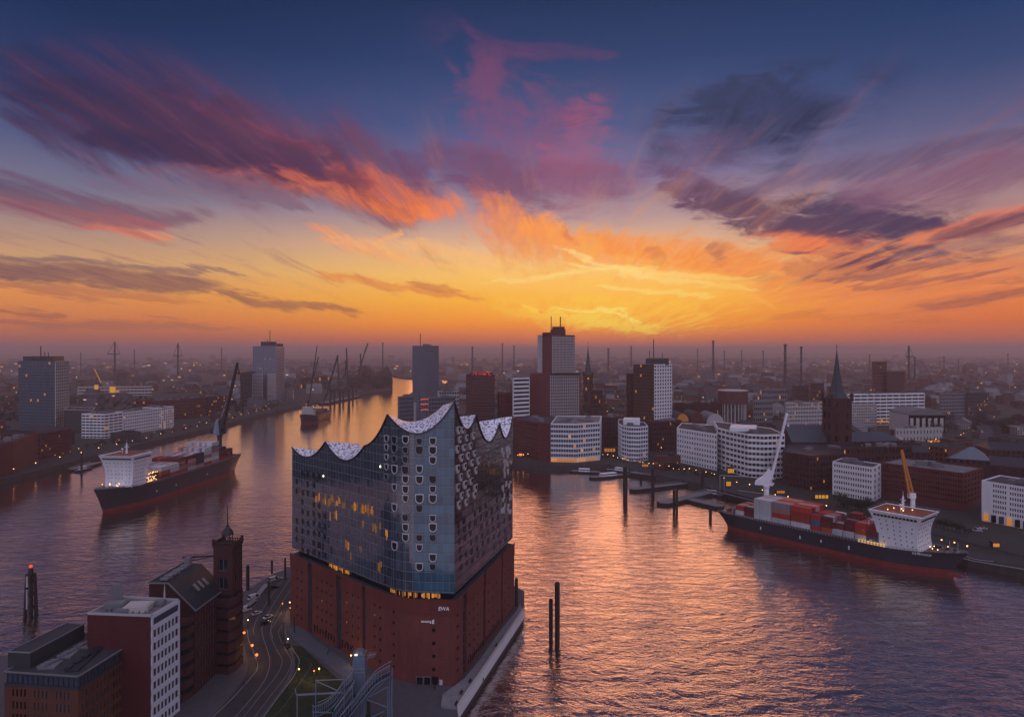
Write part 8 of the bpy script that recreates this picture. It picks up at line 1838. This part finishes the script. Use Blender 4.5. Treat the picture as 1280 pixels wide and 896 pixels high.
for a in (('tallest dark pile at the left end of the dark jetty', 781.5, 583, 626, 1.9), ('dark pile in the middle of the dark jetty', 816, 585, 619, 1.5), ('short pile between the two tall jetty piles', 801, 594, 607, 1.1), ('dark pile at the right end of the dark jetty', 878, 586, 612, 1.4), ('left of two close piles before the pale landing stage', 842.5, 612, 640, 1.0), ('right of two close piles before the pale landing stage', 846, 610, 641, 1.0), ('pile right under the stern of the moored ship', 888, 634, 648, 1.1)): post(*a, zb=0.0, name='jetty_pile', cat='pile')
t = root('gate_frame', 'pale pipe gate frame on the landing stage left of the white ship crane', 'gate', gp(905, 612)); Y = 575; w = MB()
for px in (900, 905.5): w.tube((xp(px, Y), Y, 2), (xp(px, Y), Y, zp(594, Y)), .35, 6)
w.tube((xp(900, Y), Y, zp(594, Y)), (xp(938, Y), Y, zp(596, Y)), .4, 6); part('pipes', w, M_METAL, t)
pontoon('small dark pontoon at the left bank below the white hotel', (92, 586), (120, 578), 12, 2.0); boat('little pale boat at the left bank pontoon', (96, 588), (112, 584), 6, 1.6)
post('dark pile at the left bank pontoon', 102, 566, 590, 1.0, 0.0, name='jetty_pile', cat='pile')
t, *_ = pontoon('pier deck on stilts at the tip of the left bank', (404, 503.5), (446, 494.5), 22, 4.0, 'pier', 'pier')
for k, (px, py) in enumerate(((413, 506), (418, 504), (425, 505), (429, 502), (436.5, 507), (441, 500))): post(['first', 'second', 'third', 'fourth', 'fifth', 'sixth'][k] + ' stilt from the left under the far pier', px, 486, py, 2.2, 0.0, name='pier_stilt', cat='pile')
# far quay derricks
def derrick(label, segs, Y, r=2.2, ybase=495):
    x = xp(segs[0][0][0], Y); t = root('derrick_crane', label, 'crane', (x, Y, 5)); w = MB(); w.lathe((x, Y, 5), [(3.5, 0), (3.5, 4)], 8); part('base', w, M_IRON, t); w = MB()
    for a, b in segs: w.truss((xp(a[0], Y), Y, zp(a[1], Y)), (xp(b[0], Y), Y, zp(b[1], Y)), r * 1.3, 10, r * .32, up=(0, 1, 0), taper=.6)
    part('jib', w, M_IRON, t)
derrick('left far crane with two legs meeting at its tip', [((409, 490), (422, 444)), ((424.5, 500), (422, 444))], 1800); derrick('tall straight far crane mast in the middle', [((436, 503), (433, 435)), ((433, 450), (431.5, 470))], 1700); derrick('right far crane with long leaning jib', [((445, 490), (447, 470)), ((446, 474), (456, 440)), ((456, 440), (460, 429)), ((451, 455), (450.5, 442))], 1900)
derrick('low far crane between the tall ones', [((424, 474), (446, 473)), ((428, 474), (433, 462))], 1950, 1.4)
def tcrane(label, px, ytop, ybase, yarm, x0, x1, Y):
    x = xp(px, Y); t = root('tower_crane', label, 'crane', (x, Y, 5)); w = MB(); w.truss((x, Y, 5), (x, Y, zp(ytop, Y)), 5, 14, .8, up=(0, 1, 0), taper=.5); part('mast', w, M_IRON, t); w = MB(); w.beam((xp(x0, Y), Y, zp(yarm, Y)), (xp(x1, Y), Y, zp(yarm, Y)), 3.5); w.box((x, Y, zp(yarm, Y) - 4), (7, 5, 6)); part('arm', w, M_IRON, t); w = MB(); w.tube((x, Y, zp(ytop, Y)), (xp(x0, Y), Y, zp(yarm, Y)), .7, 4); w.tube((x, Y, zp(ytop, Y)), (xp(x1, Y), Y, zp(yarm, Y)), .7, 4); part('stay', w, M_IRON, t)
tcrane('left tower crane on the hazy left skyline', 143.5, 427, 470, 442.5, 134, 150, 2600); tcrane('right tower crane on the hazy left skyline', 222.5, 429, 468, 444.5, 217, 228, 2600); tcrane('tower crane on the hazy right skyline', 1136, 432, 460, 445.5, 1132, 1142, 2300)
t = root('lit_crane', 'small crane with a lit jib behind the far white hall', 'crane', (xp(126, 2000), 2000, 5)); w = MB(); w.truss((xp(126, 2000), 2000, 5), (xp(126.5, 2000), 2000, zp(479, 2000)), 3, 8, .6); part('mast', w, M_IRON, t); w = MB(); w.beam((xp(126.5, 2000), 2000, zp(479, 2000)), (xp(118, 2000), 2000, zp(461, 2000)), 2); part('lit_jib', w, M_LIT, t)
def stackc(label, px, ytop, Y, r, lit=False):
    x = xp(px, Y); t = root('chimney', label, 'chimney', (x, Y, 5)); h = zp(ytop, Y) - 5; w = MB(); w.lathe((x, Y, 5), [(r * 1.5, 0), (r, h * .4), (r * .8, h * .95), (r * 1.1, h * .955), (r * 1.1, h)], 10); part('shaft', w, M_IRON, t); w = MB()
    for k in (.6, .8): w.lathe((x, Y, 5 + h * k), [(r * 1.25, 0), (r * 1.25, 3)], 10)
    part('band', w, M_CONC, t)
for k, (px, yt, Y, r) in enumerate(((590.5, 433, 2700, 3.5), (628, 429, 3400, 3.5), (642.5, 431.5, 3400, 3.5), (760.5, 435, 3200, 5), (789, 432.5, 3600, 4.5), (872, 436, 3600, 3), (891.5, 425.5, 2500, 4.2), (905.5, 438, 4200, 4), (927, 438, 4200, 4), (954, 438, 3500, 3.5), (981.5, 430, 1900, 4.0), (1001.5, 433, 1900, 3.2), (1087, 443, 3200, 3), (1143.5, 446, 2300, 3.5), (478.5, 428, 3200, 3.2), (168, 437, 3200, 2.5), (101, 441, 3200, 2.5), (277, 435, 3600, 3), (1180, 445, 3300, 3), (1198, 448, 3000, 2), (1260, 442, 3600, 3))):
    nb = ['left of the tallest tower and nearest the brown tower', 'first of two just left of the tallest tower', 'second of two just left of the tallest tower', 'right of the spired church', 'left of the brown and white tower', 'thin and faint right of the brown and white tower', 'tall and dark right of the brown and white tower', 'faint left of the brown drum', 'faint above the brown drum', 'faint above the golden lit hall', 'tallest left of the copper spire', 'second tallest left of the copper spire', 'thin beside the stepped dark tower', 'beside the right tower crane', 'left of the grey glass tower', 'faint between the left tower cranes', 'faint right of the teal tower', 'faint left of the left bank tower', 'thin above the grey gridded office', 'short above the lit dark office', 'faint at the far right'][k]
    stackc('far slender chimney, ' + nb, px, yt, Y, r)
# the city behind: separate blocks near enough to tell apart, then one far mass
BB = []
for o in list(COL.objects):
    if o.type == 'EMPTY' and o.parent is None and o.location.y > 450:
        xs, ys = [], []
        for c in o.children:
            if c.type == 'MESH' and c.name.split('.')[0] in ('wall', 'tower', 'nave', 'drum', 'low_wing'):
                for v in c.bound_box: xs.append(v[0] + o.location.x); ys.append(v[1] + o.location.y)
        if xs: BB.append((min(xs) - 4, max(xs) + 4, min(ys) - 4, max(ys) + 4))
FAC = [facade('far_brick_facade', (0.085, 0.026, 0.024), (0.014, 0.015, 0.02), 3.4, 3.6, .5, .55, .035, ls=.45), facade('far_pale_facade', (0.34, 0.33, 0.33), (0.02, 0.025, 0.035), 3.2, 3.4, .6, .55, .03, ls=.45), facade('far_grey_facade', (0.13, 0.13, 0.15), (0.02, 0.022, 0.03), 3.0, 3.5, .7, .5, .05, ls=.45), facade('far_dark_facade', (0.04, 0.036, 0.04), (0.015, 0.015, 0.02), 3.6, 3.6, .5, .5, .05, ls=.45), facade('far_rust_facade', (0.12, 0.048, 0.035), (0.014, 0.015, 0.02), 3.2, 3.5, .45, .5, .03, ls=.45)]
KW = ['brick', 'pale', 'grey', 'dark', 'rust coloured']
RFS = [M_SLATE, M_ROOFL, M_ROOF, M_ROOF, M_SLATE]
def city_mesh(kind, seed, w=None, mi0=0, c=(0, 0), sc=(1, 1, 1), rz=0.0, H=None):
    r = random.Random(seed); own = w is None; w = w or MB(); H = H or r.uniform(11, 19); sx, sy = r.uniform(16, 34) * sc[0], r.uniform(14, 24) * sc[1]; co, si = math.cos(rz), math.sin(rz)
    T = lambda x, y: (c[0] + x * co - y * si, c[1] + x * si + y * co)
    P = [T(-sx / 2, -sy / 2), T(sx / 2, -sy / 2), T(sx / 2, sy / 2), T(-sx / 2, sy / 2)]
    z0 = 0 if own else 5
    for i in range(4): a, b = P[i], P[(i + 1) % 4]; w.poly([(*a, z0 - .5), (*b, z0 - .5), (*b, z0 + H), (*a, z0 + H)], mi0)
    if r.random() < .5:
        zr = z0 + H + sy * r.uniform(.22, .4); k = r.choice((0, .35)); m1, m2 = T(-sx / 2 * (1 - k), 0), T(sx / 2 * (1 - k), 0)
        for f in ([(*P[0], z0 + H), (*P[1], z0 + H), (*m2, zr), (*m1, zr)], [(*P[2], z0 + H), (*P[3], z0 + H), (*m1, zr), (*m2, zr)], [(*P[1], z0 + H), (*P[2], z0 + H), (*m2, zr)], [(*P[3], z0 + H), (*P[0], z0 + H), (*m1, zr)]): w.poly(f, mi0 + 1)
        if own:
            for k in range(3): q_ = T(r.uniform(-.4, .4) * sx, 0); w.box((q_[0], q_[1], zr), (1.4, 1.2, 3), rz, mi0)
    else:
        w.poly([(*p, z0 + H) for p in P], mi0 + 1)
        if own:
            for a, b in zip(P, P[1:] + P[:1]): w.beam((*a, z0 + H + .3), (*b, z0 + H + .3), .5, .7, mi0)
            for k in range(4): q_ = T(r.uniform(-.35, .35) * sx, r.uniform(-.3, .3) * sy); w.box((q_[0], q_[1], z0 + H + 1.2), (r.uniform(2, 6), r.uniform(2, 4), 2.4), rz, mi0 + 1)
    return w
CM = [[city_mesh(k, 100 + 7 * k + j).mesh('city_block', [FAC[k], RFS[k]]) for j in range(4)] for k in range(5)]
def free(x, y, m=14):
    if any(a - m < x < b + m and c - m < y < d + m for a, b, c, d in BB): return False
    return all(inside((x + i, y + j), land) for i in (-m, m) for j in (-m, m))
BLN = bpy.data.objects; n = 0; tries = 0; r = random.Random(11); cell = set()
while n < 290 and tries < 6000:
    tries += 1; y = 560 + 1750 * r.random() ** 1.25; px = r.uniform(-15, 1295); x = xp(px, y)
    if px < 500 and y > 1500 and r.random() < .6: continue
    key = (int(x // 34), int(y // 30))
    if key in cell or not free(x, y): continue
    cell.add(key); k = r.choice((0, 0, 0, 1, 2, 3, 4)) if px > 640 else r.choice((0, 2, 3, 3)); zone = 'on the left bank' if px < 500 else 'between the river and the tallest tower' if px < 700 else 'right of the tallest tower' if px < 880 else 'left of the copper spire' if px < 1040 else 'right of the copper spire'; far = 'near' if y < 1000 else 'middle' if y < 1500 else 'far'
    o = bpy.data.objects.new('city_block', CM[k][r.randrange(4)]); COL.objects.link(o); o.location = (x, y, 5); o.rotation_euler.z = r.choice((0.25, -0.2, 0.9, 0.05)) + r.uniform(-.1, .1); s_ = r.uniform(.75, 1.2); o.scale = (s_, s_, r.uniform(.6, 1.05))
    o['label'] = f'{KW[k]} city block among the {far} rooftops {zone}'; o['category'] = 'building'; o['group'] = f'{KW[k]} blocks, {far} rooftops {zone}'; n += 1
w = MB(); r = random.Random(12)
for i in range(2600):
    y = 1500 + 7500 * r.random() ** 1.5; px = r.uniform(-20, 1300); x = xp(px, y)
    if not free(x, y, 20): continue
    if px < 640 and r.random() < .5: continue
    k = r.randrange(5); f = 1 + y / 6000; city_mesh(k, i, w, 2 * k, (x, y), (f, f, 1), r.uniform(-.4, .4), r.uniform(8, 20) * (1.0 if r.random() < .96 else 2.4))
single('distant_city', w, [m for k in range(5) for m in (FAC[k], RFS[k])], kind='stuff')
for nm_, num, m in (('distant_lights', 320, mat('far_lamp_warm', (.2, .1, .05), .5, var=0, emis=(1.0, .42, .12), es=.9)), ('distant_lights', 130, mat('far_lamp_pale', (.2, .2, .2), .5, var=0, emis=(1.0, .75, .5), es=.9))):
    w = MB()
    for i in range(num):
        y = 900 + 5200 * r.random() ** 1.3; px = r.uniform(-10, 1290); x = xp(px, y)
        if not free(x, y, 6): continue
        s_ = y * r.uniform(.0007, .0013); z = 5 + r.uniform(4, 24); w.box((x, y, z), (s_ * r.choice((1, 1, 1.4, 3)), s_, s_))
    single(nm_, w, m, kind='stuff')

# ================================================================ haze: one closed box of air around the whole place
w = MB(); w.box((0, 31000, 99.0), (150000, 72000, 208.0))
def mat_haze():
    m = bpy.data.materials.new('evening_haze'); m.use_nodes = True; nt = m.node_tree; nt.nodes.clear()
    v = nt.nodes.new('ShaderNodeVolumePrincipled'); o = nt.nodes.new('ShaderNodeOutputMaterial')
    v.inputs['Color'].default_value = (1.0, 0.79, 0.77, 1); v.inputs['Density'].default_value = 0.00014; v.inputs['Anisotropy'].default_value = 0.25
    nt.links.new(v.outputs[0], o.inputs['Volume']); return m
single('haze', w, mat_haze(), kind='stuff')
